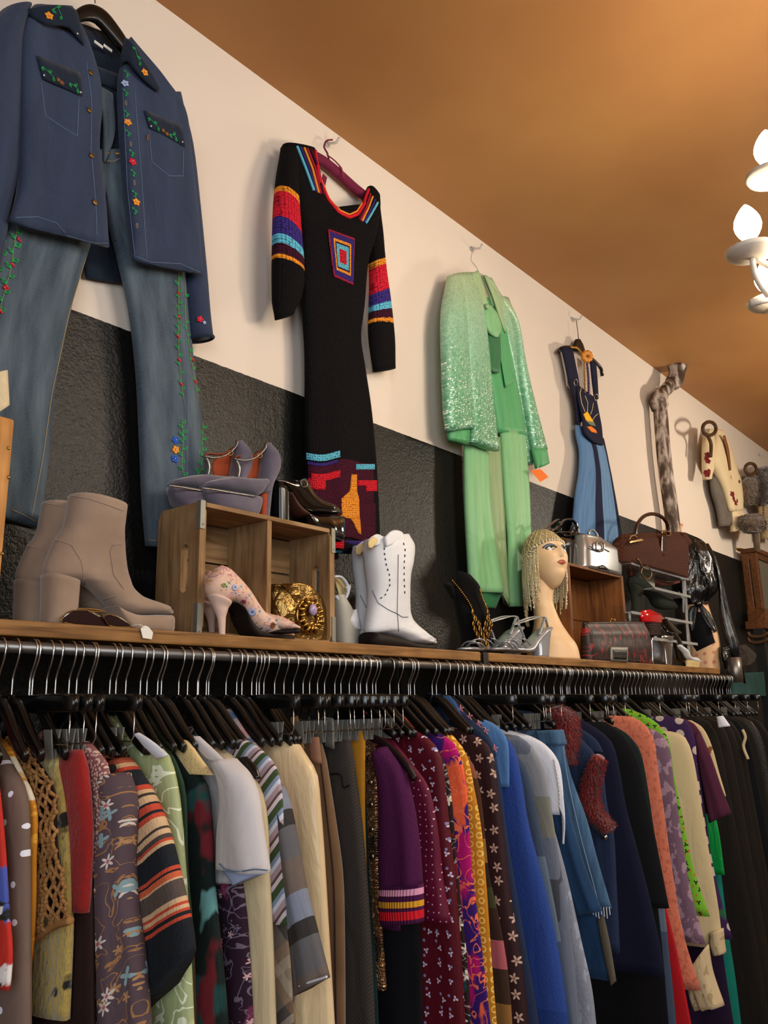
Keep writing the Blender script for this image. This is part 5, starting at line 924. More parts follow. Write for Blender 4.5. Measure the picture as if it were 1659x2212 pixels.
# shoes on the crate
kc = Sk(z5, 1.50, zt)
t = thing('platform_heel', 'front grey suede platform heel with ankle strap, on the crate', 'shoe', kc((600, 'b')), 'grey suede platform heels')
kc.loft([(352, 404), (376, 374), (460, 350), (560, 337), (680, 346), (775, 350)], [(350, 412), (420, 418), (520, 436), (620, 452), (735, 472), (790, 400)], [.012, .03, .037, .038, .036, .028], 26, 22, .9).build('toe_box', 'purple_suede', t)
kc.tube([(350, 412), (420, 420), (520, 438), (620, 454), (740, 473)], .0022, 6, 24, -.0375).build('seam_cord', 'pewter', t)
kc.loft([(350, 416), (420, 422), (520, 440), (620, 456), (742, 474)], [(354, 478), (420, 'b'), (520, 'b'), (640, 'b'), (704, 'b')], [.014, .032, .038, .037, .03], 22, 20, .7).build('platform_sole', 'purple_suede', t)
kc.loft([(800, 105), (792, 200), (784, 300), (768, 380), (742, 460)], [(838, 88), (884, 170), (892, 240), (872, 310), (800, 440)], [.010, .026, .03, .03, .03], 20, 20, .9).build('heel_counter', 'purple_suede', t)
kc.loft([(790, 330), (784, 430), (796, 'b')], [(868, 310), (842, 440), (824, 'b')], [.022, .015, .011], 14, 16, .8).build('heel', 'purple_suede', t)
kc.loft([(770, 400), (765, 480), (768, 'b')], [(800, 350), (806, 450), (800, 'b')], [.018, .013, .011], 10, 12, .7, dy=-.003).build('heel_breast', 'rust_lining', t)
kc.loft([(640, 240), (636, 300), (650, 345)], [(800, 120), (790, 230), (778, 345)], .004, 12, 14, .6, dy=.022).build('lining', 'rust_lining', t)
s_ = kc.tube([(582, 205), (650, 216), (730, 196), (800, 130), (808, 90)], .006, 8, 20, -.014, .35).build('ankle_strap', 'pewter', t); kc.tube([(745, 178), (765, 165), (785, 178), (770, 196), (747, 190)], .0014, 6, 16, -.02).build('buckle', 'brass', s_)
kc.tube([(586, 200), (600, 185), (680, 190), (770, 160), (815, 90)], .006, 8, 20, .02, .35).build('ankle_strap', 'rust_lining', t); kc.tube([(590, 215), (612, 270), (604, 340)], .008, 8, 14, -.01, .4).build('t_strap', 'pewter', t)
q = PY(*z5(118, 455), 1.535) - PY(*z5(350, 410), 1.50); t2 = shift(t, (q.x, q.y, 0), 'rear grey suede platform heel, left of its pair on the crate')
kb = Sk(z5, 1.55, zt); t = thing('platform_loafer', 'glossy black patent platform loafer at the right end of the crate top', 'shoe', kb((1100, 'b')))
kb.loft([(845, 352), (900, 360), (950, 372), (1012, 350), (1070, 342), (1108, 415), (1160, 480), (1250, 528), (1325, 575)], [(845, 376), (900, 404), (945, 437), (975, 482), (1010, 532), (1050, 572), (1100, 600), (1200, 606), (1333, 602)], [.022, .03, .033, .034, .034, .034, .036, .036, .018], 36, 22, .85).build('upper', 'patent_black', t)
kb.loft([(1060, 585), (1110, 606), (1200, 611), (1333, 607)], [(1080, 618), (1140, 'b'), (1240, 'b'), (1336, 'b')], [.026, .036, .037, .024], 18, 18, .6).build('platform_sole', 'patent_black', t)
kb.loft([(848, 378), (850, 480), (852, 'b')], [(944, 440), (944, 520), (946, 'b')], .03, 10, 18, .6).build('heel', 'black_plastic', t)
kb.loft([(945, 445), (975, 490), (1010, 540), (1060, 590)], [(950, 480), (990, 560), (1040, 610), (1085, 622)], .03, 14, 16, .8).build('arch_lining', 'brown_leather', t)
kb.tube([(1020, 360), (1060, 380), (1100, 430)], .006, 8, 10, -.03, .4).build('strap', 'patent_black', t); kb.tube([(1060, 360), (1092, 352), (1108, 392), (1072, 402), (1060, 362)], .0016, 6, 16, -.036).build('buckle', 'pewter', t)
# embroidered pumps
kp = Sk(z5, 1.418); t = thing('stiletto_pump', 'front blush pink embroidered stiletto pump, before the left crate bay', 'shoe', kp((700, 'b')), 'pink embroidered pumps')
up = kp.loft([(458, 986), (416, 1045), (392, 1110), (402, 1172), (470, 1226), (560, 1226), (615, 1255), (660, 1340), (720, 1420), (790, 1458), (900, 1470), (1000, 1472)], [(490, 966), (530, 985), (560, 1010), (585, 1035), (612, 1062), (645, 1105), (680, 1155), (725, 1230), (775, 1305), (840, 1345), (920, 1385), (1004, 1460)], [.010, .022, .027, .029, .029, .028, .027, .029, .033, .034, .026, .008], 48, 24, .9).build('upper', 'pink_embroidered', t)
kp.loft([(402, 1168), (440, 1268), (468, 1350), (480, 'b')], [(552, 1240), (532, 1285), (519, 1350), (515, 'b')], [.024, .013, .008, .006], 18, 16, .9).build('heel', 'pink_satin', t)
kp.loft([(556, 1232), (612, 1262), (655, 1346), (715, 1426), (790, 1462), (1000, 1474)], [(575, 1252), (625, 1310), (640, 1390), (690, 'b'), (790, 'b'), (1000, 'b')], [.022, .024, .028, .032, .033, .008], 26, 16, .7).build('sole', 'sole_dark', t)
bp = world_bvh([up])
for x, y, r, mt in ((585, 1125, .007, 'pale_blue_thread'), (712, 1300, .009, 'pale_blue_thread'), (858, 1395, .007, 'thread_brown'), (650, 1222, .006, 'ribbon_rose'), (510, 1108, .005, 'thread_olive')): flower(bp, *z5(x, y), r, mt, t, 9, 'thread_brown', 'embroidered_rosette')
c_ = copy_tree(t); v_ = Matrix.Rotation(-PI / 3, 3, 'Z') @ (PY(*z5(458, 986), 1.418) - ROOT[t.name]); q = PY(446, 1200, 1.555); c_.rotation_euler = (0, 0, -PI / 3); c_.location = (q.x - v_.x, q.y - v_.y, SHELF_Z + .011); c_['label'] = 'rear blush pink embroidered pump, inside the left crate bay'
# gold cuff bag
kg = Sk(z5, 1.49); t = thing('evening_bag', 'metallic gold evening bag with an ornate shell buckle and lilac stone', 'bag', kg((1050, 'b')))
kg.loft([(858, 1100), (850, 1180), (852, 1300), (880, 1400), (900, 'b')], [(1110, 1108), (1180, 1190), (1225, 1300), (1235, 1420), (1240, 'b')], [.02, .036, .042, .042, .036], 26, 24, .8).build('body', 'gold_lame', t)
kg.loft([(858, 1102), (950, 1120), (1020, 1280), (1060, 1420)], [(930, 1098), (1120, 1108), (1190, 1230), (1235, 1380)], .012, 20, 20, .7, dy=-.03).build('flap', 'gold_lame', t)
cc = kg((1130, 1330), -.046); bk = MB()
for i in range(16):
    a = 2 * PI * i / 16; r0, r1 = .022, .04 + .006 * (i % 2); d = Vector((math.cos(a), 0, math.sin(a))); bk.tube([cc + d * r0, cc + d * (r0 + r1) / 2 + Vector((0, -.008, 0)), cc + d * r1], [.004, .006, .003], 6)
bk.tube([cc + Vector((.026 * math.cos(a), 0, .026 * math.sin(a))) for a in [2 * PI * i / 24 for i in range(24)]], .006, 8, closed=True); bk.tube([cc + Vector((.041 * math.cos(a), .004, .041 * math.sin(a))) for a in [2 * PI * i / 30 for i in range(30)]], [.003 + .002 * (i % 2) for i in range(30)], 8, closed=True)
b_ = bk.build('ornate_buckle', 'gold', t); MB().ball(kg((1150, 1285), -.056), .0125, 12, 8, (1, .6, 1.15)).build('stone', 'lilac_stone', b_)
# white wedge sandal
kw = Sk(z5, 1.56); t = thing('wedge_sandal', 'off-white open wedge sandal between the crate and the white boots', 'shoe', kw((1380, 'b')))
kw.loft([(1296, 1180), (1306, 1290), (1316, 1390), (1330, 'b')], [(1350, 1180), (1405, 1290), (1448, 1392), (1446, 'b')], [.022, .03, .034, .034], 20, 20, .8).build('wedge', 'off_white_leather', t)
kw.loft([(1396, 1290), (1350, 1360), (1380, 1420)], [(1416, 1285), (1448, 1392), (1448, 1440)], [.03, .036, .036], 12, 18, .8, dy=-.004).build('toe_band', 'white_leather', t)
kw.tube([(1300, 1048), (1345, 1050), (1390, 1100), (1400, 1150), (1380, 1200), (1345, 1226), (1310, 1190)], .0065, 8, 30, -.01, .6).build('ankle_strap', 'white_leather', t); kw.tube([(1385, 1130), (1412, 1110), (1410, 1140), (1392, 1145)], .003, 6, 12, -.012).build('strap_end', 'white_leather', t)
kw.loft([(1300, 1060), (1320, 1130), (1345, 1215)], [(1340, 1060), (1392, 1130), (1375, 1195)], .003, 10, 12, .6, dy=.012).build('lining', 'cream_lining', t)
# cowboy boots
kq = Sk(z6, 1.475); t = thing('cowboy_boot', 'front white leather cowboy boot with dashed black stitching', 'boot', kq((400, 'b')), 'white cowboy boots')
up = kq.loft([(226, 190), (222, 250), (229, 350), (242, 450), (246, 540), (236, 640), (221, 730), (219, 788), (300, 796), (400, 820), (470, 850), (560, 862), (638, 862)], [(452, 165), (485, 240), (478, 340), (461, 430), (461, 520), (467, 600), (475, 660), (490, 700), (520, 740), (555, 775), (590, 805), (620, 825), (641, 845)], [.048, .055, .054, .05, .046, .042, .04, .039, .039, .04, .038, .03, .014], 54, 28, .9, folds(.002, 2, 5)).build('upper', 'white_leather', t)
kq.loft([(222, 195), (250, 172), (282, 158), (330, 176), (376, 142)], [(226, 240), (262, 236), (290, 232), (335, 230), (380, 228)], .004, 14, 12, .6, dy=-.03).build('scallop', 'white_leather', t)
kq.loft([(330, 176), (376, 136), (434, 142), (452, 178)], [(335, 240), (380, 230), (436, 230), (458, 240)], .005, 14, 12, .6, dy=-.046).build('pull_tab', 'white_leather', t)
kq.loft([(222, 212), (240, 188), (262, 176), (278, 190)], [(224, 246), (244, 250), (258, 238), (276, 215)], .003, 12, 12, .7, dy=-.052).build('lining', 'cream_lining', t)
kq.loft([(219, 786), (300, 797), (400, 822), (470, 852), (640, 862)], [(232, 'b'), (320, 'b'), (400, 'b'), (470, 'b'), (636, 'b')], [.036, .038, .038, .037, .012], 22, 16, .7).build('sole', 'sole_dark', t)
bq = world_bvh([up]); mk = lambda pts, n_: smooth3(trace(bq, [z6(*p) for p in pts], .0012, 5, 1.42), n_)
def dashes(P, par, on=3, off=2):
    i = 0
    while i + on < len(P): MB().tube(P[i:i + on], .0016, 5).build('stitch_dash', 'black_metal', par); i += on + off
dashes(mk([(332, 215), (325, 265), (338, 350), (360, 425), (361, 485), (335, 545), (292, 580)], 60), t); dashes(mk([(448, 215), (459, 265), (452, 350), (452, 450), (457, 555)], 45), t)
for pts in (((415, 290), (412, 450), (408, 665), (418, 780)), ((252, 520), (288, 600), (350, 642), (408, 668)), ((408, 668), (440, 690), (478, 690))): MB().tube(mk(pts, 30), .0009, 5).build('seam', 'grey_thread', t)
q = PY(*z6(142, 800), 1.56) - PY(*z6(219, 788), 1.475); shift(t, (q.x, q.y, 0), 'rear white cowboy boot, mostly hidden behind its pair')
# necklace bust
kn = SkV(z6, (900, 700), 1.50); t = thing('necklace_bust', 'black velvet necklace bust with a sloping neck', 'display bust', kn((900, 'b')))
kn.loft([(796, 398), (786, 440), (770, 490), (768, 570), (788, 690), (808, 790), (826, 'b')], [(880, 420), (938, 490), (950, 560), (985, 640), (1012, 720), (1015, 800), (1005, 'b')], [.022, .036, .038, .044, .05, .05, .05], 30, 24, .9).build('torso', 'velvet_black', t)
kn.loft([(706, 478), (716, 504), (750, 560)], [(740, 470), (790, 500), (800, 580)], [.02, .035, .04], 12, 18, .9, dy=.01).build('shoulder', 'velvet_black', t)
t = thing('bib_necklace', 'gold chain necklace with a bib of diamond plates on the black bust', 'necklace', kn((960, 870), -.06))
beads(MB(), kn.L([(762, 456), (800, 500), (845, 560), (885, 630), (896, 690)], -.048), .0035, .006).build('chain', 'gold', t); beads(MB(), kn.L([(938, 515), (958, 575), (985, 640), (1000, 690)], -.05), .0035, .006).build('chain', 'gold', t)
gloss('garnet', '3a0c0c', .15, spec=.6)
def diamond(c, w, h): 
    m = MB(); P = [c + Vector((0, 0, h)), c + Vector((w, 0, 0)), c + Vector((0, 0, -h)), c + Vector((-w, 0, 0))]; m.tube(P, .0016, 6, closed=True); m.prism([c + (p - c) * .9 + Vector((0, .001, 0)) for p in P], (0, .002, 0)); d = m.build('diamond_plate', 'gold', t); MB().ball(c + Vector((0, -.002, 0)), .0035, 8, 5).build('gem', 'garnet', d)
for r_, xs in ((700, (908, 990)), (735, (900, 932, 978, 1010)), (768, (908, 940, 970, 1004)), (800, (924, 955, 990)), (832, (940, 972)), (862, (956, 985))):
    for x_ in xs: diamond(kn((x_, r_), -.062), .0085, .0125)
for x_ in (958, 968, 978, 988): kn.tube([(x_, 870), (x_ + 1, 902)], .0012, 5, 4, -.062).build('tassel', 'gold', t)
for x_, y_ in ((893, 660), (990, 660)): diamond(kn((x_, y_), -.058), .006, .010)
# silver sandals
kv = Sk(z6, 1.42); t = thing('strappy_sandal', 'front silver strappy sandal with a high block heel', 'shoe', kv((1180, 'b')), 'silver strappy sandals')
kv.loft([(1012, 888), (1060, 882), (1150, 884), (1228, 876), (1280, 812), (1330, 767), (1372, 752)], [(1020, 904), (1060, 908), (1150, 916), (1240, 918), (1278, 880), (1312, 822), (1372, 778)], [.012, .03, .034, .03, .026, .027, .02], 30, 20, .8).build('footbed', 'silver_leather', t)
kv.loft([(1290, 800), (1296, 870), (1297, 'b')], [(1372, 756), (1366, 840), (1357, 'b')], [.024, .022, .022], 12, 16, .6).build('heel', 'silver_leather', t)
for p_ in (((1020, 880), (1060, 850), (1110, 850), (1150, 890)), ((1060, 890), (1090, 845), (1150, 835), (1200, 890)), ((1090, 850), (1140, 825), (1190, 840), (1235, 885)), ((1110, 870), (1180, 830), (1230, 835), (1262, 870)), ((1040, 895), (1080, 860), (1140, 860), (1180, 900)), ((1080, 880), (1100, 850), (1106, 838))):
    a0 = [kv(p_[0], .026), kv(p_[1], -.012)] + [kv(q_, -.034 if i == 0 else -.03) for i, q_ in enumerate(p_[2:])]; MB().tube(smooth3(a0, 18), .0042, 8, flat=.45).build('toe_strap', 'silver_leather', t)
MB().tube(smooth3([kv((1372, 752)), kv((1356, 692)), kv((1260, 706), -.026), kv((1160, 738), -.02), kv((1170, 725), .02), kv((1270, 690), .026), kv((1350, 690), .012)], 36), .0048, 8, flat=.5).build('ankle_strap', 'silver_leather', t); MB().tube(smooth3([kv((1352, 694)), kv((1338, 740), -.012), kv((1318, 800), -.024)], 12), .0055, 8, flat=.5).build('heel_strap', 'silver_leather', t)
MB().tube(smooth3([kv((1180, 735), -.024), kv((1210, 790), -.026), kv((1230, 850), -.028)], 12), .005, 8, flat=.5).build('t_strap', 'silver_leather', t)
q = PY(*z6(1192, 745), 1.475) - PY(*z6(1372, 754), 1.42); shift(t, (q.x, q.y, 0), 'rear silver strappy sandal, left of and behind its pair')
# ---------------------------------------------------------------- mannequin head with beaded headdress
plain('mannequin_skin', 'e3bf94', .5, .05, spec=.4); plain('lip_red', 'b0503c', .4, spec=.5); gloss('eye_white', 'e8e6e0', .15, spec=.6); gloss('iris_blue', '4a7a96', .1, spec=.7); plain('lash_black', '14161c', .5); plain('shadow_blue', '3f5a80', .6); gloss('pearl_bead', 'e6dcc4', .2, spec=.7); plain('bead_straw', 'd8c492', .45, spec=.5); plain('brow_brown', '6a4a34', .8)
kh = SkV(z6, (1372, 500), 1.50)
t = thing('mannequin_head', 'pale mannequin head gazing up and right, with blue eye shadow and red lips', 'mannequin head', kh((1420, 'b')))
HC = kh((1362, 330)); PXM = (kh((1372, 295)) - kh((1372, 395))).length / 100 * 1.32       # metres per zoom pixel
fw = Vector((-.36, -.80, .36)).normalized(); rt = fw.cross(Vector((0, 0, 1))).normalized(); up_ = rt.cross(fw)
def hp(r, f, u): return HC + (rt * r + fw * f + up_ * u) * PXM
def gs(x, s): return math.exp(-(x / s) ** 2)
def face(d):      # unit direction (r, f, u) -> radius-scaled local point, in zoom pixels
    r, f, u = d; R_, F_, U_ = 92, 118, 148
    low = max(0, -u)
    x = r * R_ * (1 - .30 * low ** 1.3); y = f * F_ * (1 - .12 * low) ; z = u * U_
    if f > 0:
        nx = x / 92; nz = z / 148
        y += f * (20 * gs(nx, .13) * gs(nz + .18, .16) + 9 * gs(nx, .09) * gs(nz - .02, .2))            # nose tip, bridge
        y += f * (-13 * (gs(nx - .40, .2) + gs(nx + .40, .2)) * gs(nz - .03, .13))                       # eye sockets
        y += f * (7 * (gs(nx - .42, .28) + gs(nx + .42, .28)) * gs(nz - .26, .1))                        # brows
        y += f * (7 * (gs(nx - .52, .25) + gs(nx + .52, .25)) * gs(nz + .24, .18))                       # cheeks
        y += f * (9 * gs(nx, .26) * gs(nz + .47, .09) - 6 * gs(nx, .3) * gs(nz + .35, .05) - 6 * gs(nx, .3) * gs(nz + .60, .07) + 13 * gs(nx, .3) * gs(nz + .80, .14))
    return x, y, z
def sphere_face(nu, nv):
    vs = []; fs = []
    for i in range(nv + 1):
        th = PI * i / nv
        for k in range(nu):
            a = 2 * PI * k / nu; d = (math.sin(th) * math.cos(a), math.sin(th) * math.sin(a), math.cos(th)); vs.append(hp(*face(d)))
    for i in range(nv):
        for k in range(nu): fs.append((i * nu + k, (i + 1) * nu + k, (i + 1) * nu + (k + 1) % nu, i * nu + (k + 1) % nu))
    return vs, fs
hd = MB().add(*sphere_face(72, 56)).build('head', 'mannequin_skin', t)
kh.loft([(1262, 400), (1266, 480), (1268, 560), (1280, 640), (1284, 720), (1270, 800), (1248, 880), (1226, 'b')], [(1425, 478), (1410, 540), (1408, 600), (1430, 660), (1462, 730), (1512, 805), (1560, 870), (1584, 'b')], [q_ * PXM for q_ in (58, 53, 51, 56, 72, 97, 118, 127)], 36, 32, 1.0).build('neck_stand', 'mannequin_skin', t)
bh = world_bvh([hd])
def onface(nx, nz, lift=1.0):
    o = hp(nx * 92, 400, nz * 148); h = bh.ray_cast(o, -fw); p = h[0] if h[0] else hp(nx * 92, 100, nz * 148); return p + fw * lift * PXM
for s in (-1, 1):
    c = onface(s * .40, .03, -9); e = MB().ball(c, 17 * PXM, 16, 10).build('eye', 'eye_white', t)
    MB().ball(c + (fw * 11 + up_ * 2.5 - rt * 1) * PXM, 8.5 * PXM, 12, 8).build('iris', 'iris_blue', e); MB().ball(c + (fw * 17 + up_ * 3 - rt * 1) * PXM, 4 * PXM, 10, 6).build('pupil', 'lash_black', e)
    lid = [onface(s * (.40 + q * .25), .03 + .085 * (1 - q * q) + .02 * q, 3) for q in [-1 + i / 6 for i in range(13)]]; MB().tube(lid, [2.2 * PXM + 1.6 * PXM * i / 12 for i in range(13)], 6).build('upper_lash', 'lash_black', e)
    lo = [onface(s * (.40 + q * .23), .03 - .06 * (1 - q * q), 2) for q in [-1 + i / 6 for i in range(13)]]; MB().tube(lo, 1.2 * PXM, 5).build('lower_lash', 'lash_black', e)
    a_ = [onface(s * (.40 + q * .30), .05 + .10 * (1 - q * q) + .03 * q, .8) for q in [-.7 + i * 1.7 / 12 for i in range(13)]]; b_ = [onface(s * (.41 + q * .34), .09 + .10 * (1 - q * q) + .045 * q, .8) for q in [-.7 + i * 1.7 / 12 for i in range(13)]]
    MB().loft(a_, b_, fw, .8 * PXM, 24, 10, .5, spl=False).build('eye_shadow', 'shadow_blue', t)
    br = [onface(s * (.40 + q * .30), .30 + .05 * (1 - q * q), 1) for q in [-1 + i / 5 for i in range(11)]]; MB().tube(br, [1 * PXM + 2 * PXM * math.sin(PI * (i + .5) / 11) for i in range(11)], 6).build('eyebrow', 'brow_brown', t)
    MB().ball(onface(s * .07, -.30, -1), 2.4 * PXM, 6, 4).build('nostril', 'brow_brown', t)
    ec = hp(s * 86, -6, -8); ear = MB(); ear.tube([ec + (up_ * 26 * math.sin(q) + fw * 13 * math.cos(q) + rt * s * 4) * PXM for q in [2 * PI * i / 16 for i in range(16)]], 5 * PXM, 8, closed=True); ear.build('ear', 'mannequin_skin', t)
def lip(z0, h, bow): 
    q = [-1 + i / 7 for i in range(15)]
    A = [onface(x_ * .27, z0 + h * (1 - abs(x_) ** 1.6) - bow * gs(x_, .16), 1.5) for x_ in q]; B = [onface(x_ * .27, z0, 1.0) for x_ in q]; return A, B
A, B = lip(-.455, .062, .018); m = MB().loft(A, B, fw, [1] + [3.2 * PXM] * 13 + [.5 * PXM] if False else 3.0 * PXM, 28, 12, .9, spl=False); A, B = lip(-.468, -.075, 0); m.loft(A, B, fw, 3.6 * PXM, 28, 12, .9, spl=False); m.build('lips', 'lip_red', t)
t = thing('beaded_headdress', 'cream beaded cap with long fringe of pearl strands on the mannequin head', 'headdress', HC)
def cap(az, v):   # az around up axis from front, v 0 top .. 1 rim
    th = v * 1.32 ; d = (math.sin(th) * math.sin(az), math.sin(th) * math.cos(az), math.cos(th)); x, y, z = face(d); return hp(x * 1.06, y * 1.04 - 2, z * 1.06 + 4)
m = MB(); nv, nu = 10, 40; vs = [cap(2 * PI * k / nu, max(.01, i / nv)) for i in range(nv + 1) for k in range(nu)]
m.add(vs, [(i * nu + k, (i + 1) * nu + k, (i + 1) * nu + (k + 1) % nu, i * nu + (k + 1) % nu) for i in range(nv) for k in range(nu)])
n = N('bead_net'); vo = n.vor(n.co('obj'), 230, .6, dims='3D'); n.fin(n.mix(n.ramp(vo.outputs['Distance'], [(.2, 0.0), (.7, 1.0)]), lin('e6d6b0'), lin('9a7e50')), .45, spec=.5); n.bump(n.mt('MULTIPLY', vo.outputs['Distance'], -1), 1.0, .005); m.build('cap', 'bead_net', t)
m = MB()
for k in range(20):
    for sg in (1, -1): m.tube([cap(2 * PI * k / 20 + sg * v * .9, .04 + .96 * v) + up_ * PXM * 2 for v in [i / 12 for i in range(13)]], 1.9 * PXM, 5)
m.build('net_cords', 'bead_straw', t); rim = MB()
for k in range(44): rim.ball(cap(2 * PI * k / 44, 1.0), 5.2 * PXM, 6, 4)
rim.build('rim_pearls', 'pearl_bead', t); tp = MB(); [tp.ball(cap(a_, .06) + up_ * PXM * 3, 6 * PXM, 8, 5) for a_ in (0, 1.5, 3, 4.5)]; tp.build('top_pearls', 'pearl_bead', t)
rn = random.Random(5)
for k in range(56):
    a_ = -2.75 + (k % 28) * .062 if k < 28 else .98 + (k % 28) * .066
    p = cap(a_, 1.0); ln = (225 + rn.uniform(-30, 60)) * PXM * (1.0 if k < 28 else 1.1); ou = (p - HC); ou.z = 0; ou.normalize(); P = [p + ou * .006 * math.sin(PI * q) + Vector((rn.uniform(-.001, .001), rn.uniform(-.001, .001), -ln * q)) for q in [i / 8 for i in range(9)]]
    st = MB().tube(P, 2.3 * PXM, 5)
    for q in range(int(ln / .013)):
        st.ball(p + (P[-1] - p) * ((q + rn.uniform(.2, .8)) * .013 / ln) + ou * .004, 4.2 * PXM, 6, 4)
    st.build('bead_strand', 'bead_straw' if k % 3 else 'pearl_bead', t)
# ---------------------------------------------------------------- small crate and what stands on it
k7 = Sk(z7, 1.46); xa, xb = k7((272, 500)).x, k7((668, 700)).x; zt2 = k7((300, 497)).z; yb = 1.62
t = thing('wooden_crate', 'small reddish brown wooden crate open to the front, behind the flowered clutch', 'crate', ((xa + xb) / 2, 1.46, SHELF_Z))
for x0 in (xa, xb - .02): MB().span((x0, 1.46, SHELF_Z), (x0 + .02, yb, zt2)).build('side_panel', 'crate_brown', t, .002)
MB().span((xa + .02, 1.462, zt2 - .012), (xb - .02, yb, zt2)).build('top_board', 'crate_brown', t, .002); MB().span((xa + .02, 1.462, SHELF_Z), (xb - .02, yb, SHELF_Z + .01)).build('bottom_board', 'crate_brown', t)
hh = (zt2 - SHELF_Z - .022) / 2
for i in range(2): MB().span((xa + .02, yb - .012, SHELF_Z + .01 + i * hh), (xb - .02, yb, SHELF_Z + .007 + (i + 1) * hh)).build('back_slat', 'crate_brown', t, .001)
ks2 = Sk(z7, 1.50, zt2); gloss('silver_bag', 'b0b0b2', .3, .75)
t = thing('handbag', 'stiff metallic silver handbag with ring handle, on the small crate', 'bag', ks2((480, 'b')))
ks2.loft([(352, 304), (346, 400), (340, 'b')], [(478, 330), (604, 440), (604, 'b')], [.03, .045, .05], 20, 24, .5).build('body', 'silver_bag', t)
ks2.loft([(340, 304), (330, 400), (324, 'b')], [(358, 304), (352, 400), (346, 'b')], [.026, .04, .045], 10, 14, .5, dy=.012).build('side_panel', 'black_plastic', t)
ks2.tube([(425, 315), (420, 285), (445, 270), (475, 300), (490, 350), (500, 372)], .006, 8, 24, -.01, .5).build('handle', 'silver_bag', t); ks2.tube([(470, 400), (475, 360), (500, 350), (525, 370), (520, 410), (490, 415), (468, 400)], .004, 8, 24, -.05).build('ring', 'pewter', t)
ks2.tube([(425, 380), (470, 410), (520, 400), (560, 420)], .004, 8, 20, -.046, .5).build('strap', 'silver_bag', t); ks2.loft([(470, 520), (500, 510)], [(470, 'b'), (560, 'b')], .012, 6, 10, .6, dy=-.04).build('foot', 'black_plastic', t)
kz = Sk(z7, 1.55, zt2); t = thing('platform_sandal', 'black strappy platform sandal beside the silver handbag on the small crate', 'shoe', kz((270, 'b')))
kz.loft([(150, 310), (200, 318), (300, 330), (372, 300)], [(160, 350), (210, 400), (300, 400), (370, 330)], .035, 18, 18, .8).build('footbed', 'patent_black', t); kz.loft([(214, 350), (222, 440), (226, 'b')], [(322, 345), (322, 440), (318, 'b')], .032, 12, 16, .6).build('heel', 'patent_black', t)
for P in (((78, 275), (120, 262), (170, 225), (212, 200), (215, 240), (160, 280), (90, 285)), ((222, 240), (250, 205), (300, 198), (335, 235), (342, 290), (290, 310), (235, 300), (222, 250)), ((100, 290), (180, 265), (240, 300)), ((290, 300), (310, 245), (340, 250), (330, 290)), ((160, 300), (220, 285), (370, 300))): kz.tube(list(P), .0075, 8, 30, -.015, .5).build('strap', 'patent_black', t)
kz.loft([(260, 290), (250, 305)], [(330, 262), (345, 290)], .01, 8, 12, .8, dy=.0).build('insole', 'brown_leather', t)
# ---------------------------------------------------------------- flowered clutch
kf = Sk(z7, 1.415)
n = pat('red_brocade', '1e0f0d', ('noise', (14, 14, 1), .66, '4a1010', 2.0), ('petal', 17, .2, 7, 'a01c26', '3a0a0a', 1.0), ('vines', 13, .010, '7a1a1e'), rough=.5, spec=.4)
t = thing('clutch_bag', 'dark brown clutch brocaded with red blossom branches, metal clasp at front', 'bag', kf((600, 'b')))
kf.loft([(388, 916), (388, 1000), (394, 1100), (398, 'b')], [(798, 912), (822, 1000), (830, 1100), (830, 'b')], [.012, .03, .036, .034], 24, 28, .45).build('body', 'red_brocade', t)
kf.tube([(388, 918), (590, 912), (798, 914)], .006, 8, 12).build('frame', 'black_metal', t); kf.tube([(570, 905), (575, 885), (590, 892), (603, 886), (604, 905)], .003, 6, 16).build('kiss_clasp', 'gold', t)
kf.loft([(572, 1078), (572, 'b')], [(690, 1080), (690, 'b')], .004, 6, 14, .4, dy=-.036).build('clasp_plate', 'zinc', t)
kf.loft([(592, 1102), (594, 1160)], [(684, 1104), (684, 1164)], .003, 6, 14, .4, dy=-.041).build('name_plate', 'black_metal', t)
m = MB(); x_ = 602
for ch in ('ring', 'cup', 'bar', 'ring', 'cup', 'bar'):
    for y_, hh_ in ((1122, 9), (1144, 8)):
        c = kf((x_, y_), -.045)
        w_ = 5 * .0015
        m.tube([c + Vector((.0022 * math.cos(a_), 0, hh_ * .00042 * math.sin(a_))) for a_ in [2 * PI * i / 12 for i in range(12 if ch == 'ring' else 9)]] if ch != 'bar' else [c + Vector((0, 0, .004)), c - Vector((0, 0, .004))], .0006, 5)
    x_ += 13
m.build('raised_lettering', 'pewter', t)
# ---------------------------------------------------------------- acrylic shoe rack and its load
n = N('acrylic'); n.fin(lin('eef0f0'), .06, spec=.7, trans=.75); n.b.inputs['IOR'].default_value = 1.3
ka = Sk(z7, 1.44); t = thing('shoe_rack', 'clear acrylic tiered shoe rack at the right end of the shelf', 'shoe rack', ka((960, 'b')))
def bar(p, q, r=.005, dy=0, nm='rail', mt='acrylic'): ka.tube([p, q], r, 6, 2, dy).build(nm, mt, t)
def acsh(x0, x1, y0, y1, nm='tier'): 
    a_, b_ = ka((x0, y0)), ka((x1, y1)); MB().span((a_.x, 1.43, min(a_.z, b_.z) - .003), (b_.x, 1.54, min(a_.z, b_.z) + .002)).build(nm, 'acrylic', t)
    MB().span((a_.x, 1.426, min(a_.z, b_.z) - .008), (b_.x, 1.430, min(a_.z, b_.z) + .004)).build('tier_lip', 'acrylic', t); return min(a_.z, b_.z) + .002
ZT = [acsh(700, 1080, 500, 498), acsh(860, 1100, 672, 668), acsh(700, 1110, 838, 836), acsh(840, 1150, 1018, 1016)]
bar((1074, 498), (1100, 850), .006); bar((1094, 820), (1120, 1190), .0065); bar((852, 985), (862, 'b'), .006); bar((704, 835), (706, 900), .005); bar((1074, 498), (1076, 840), .005, .09)
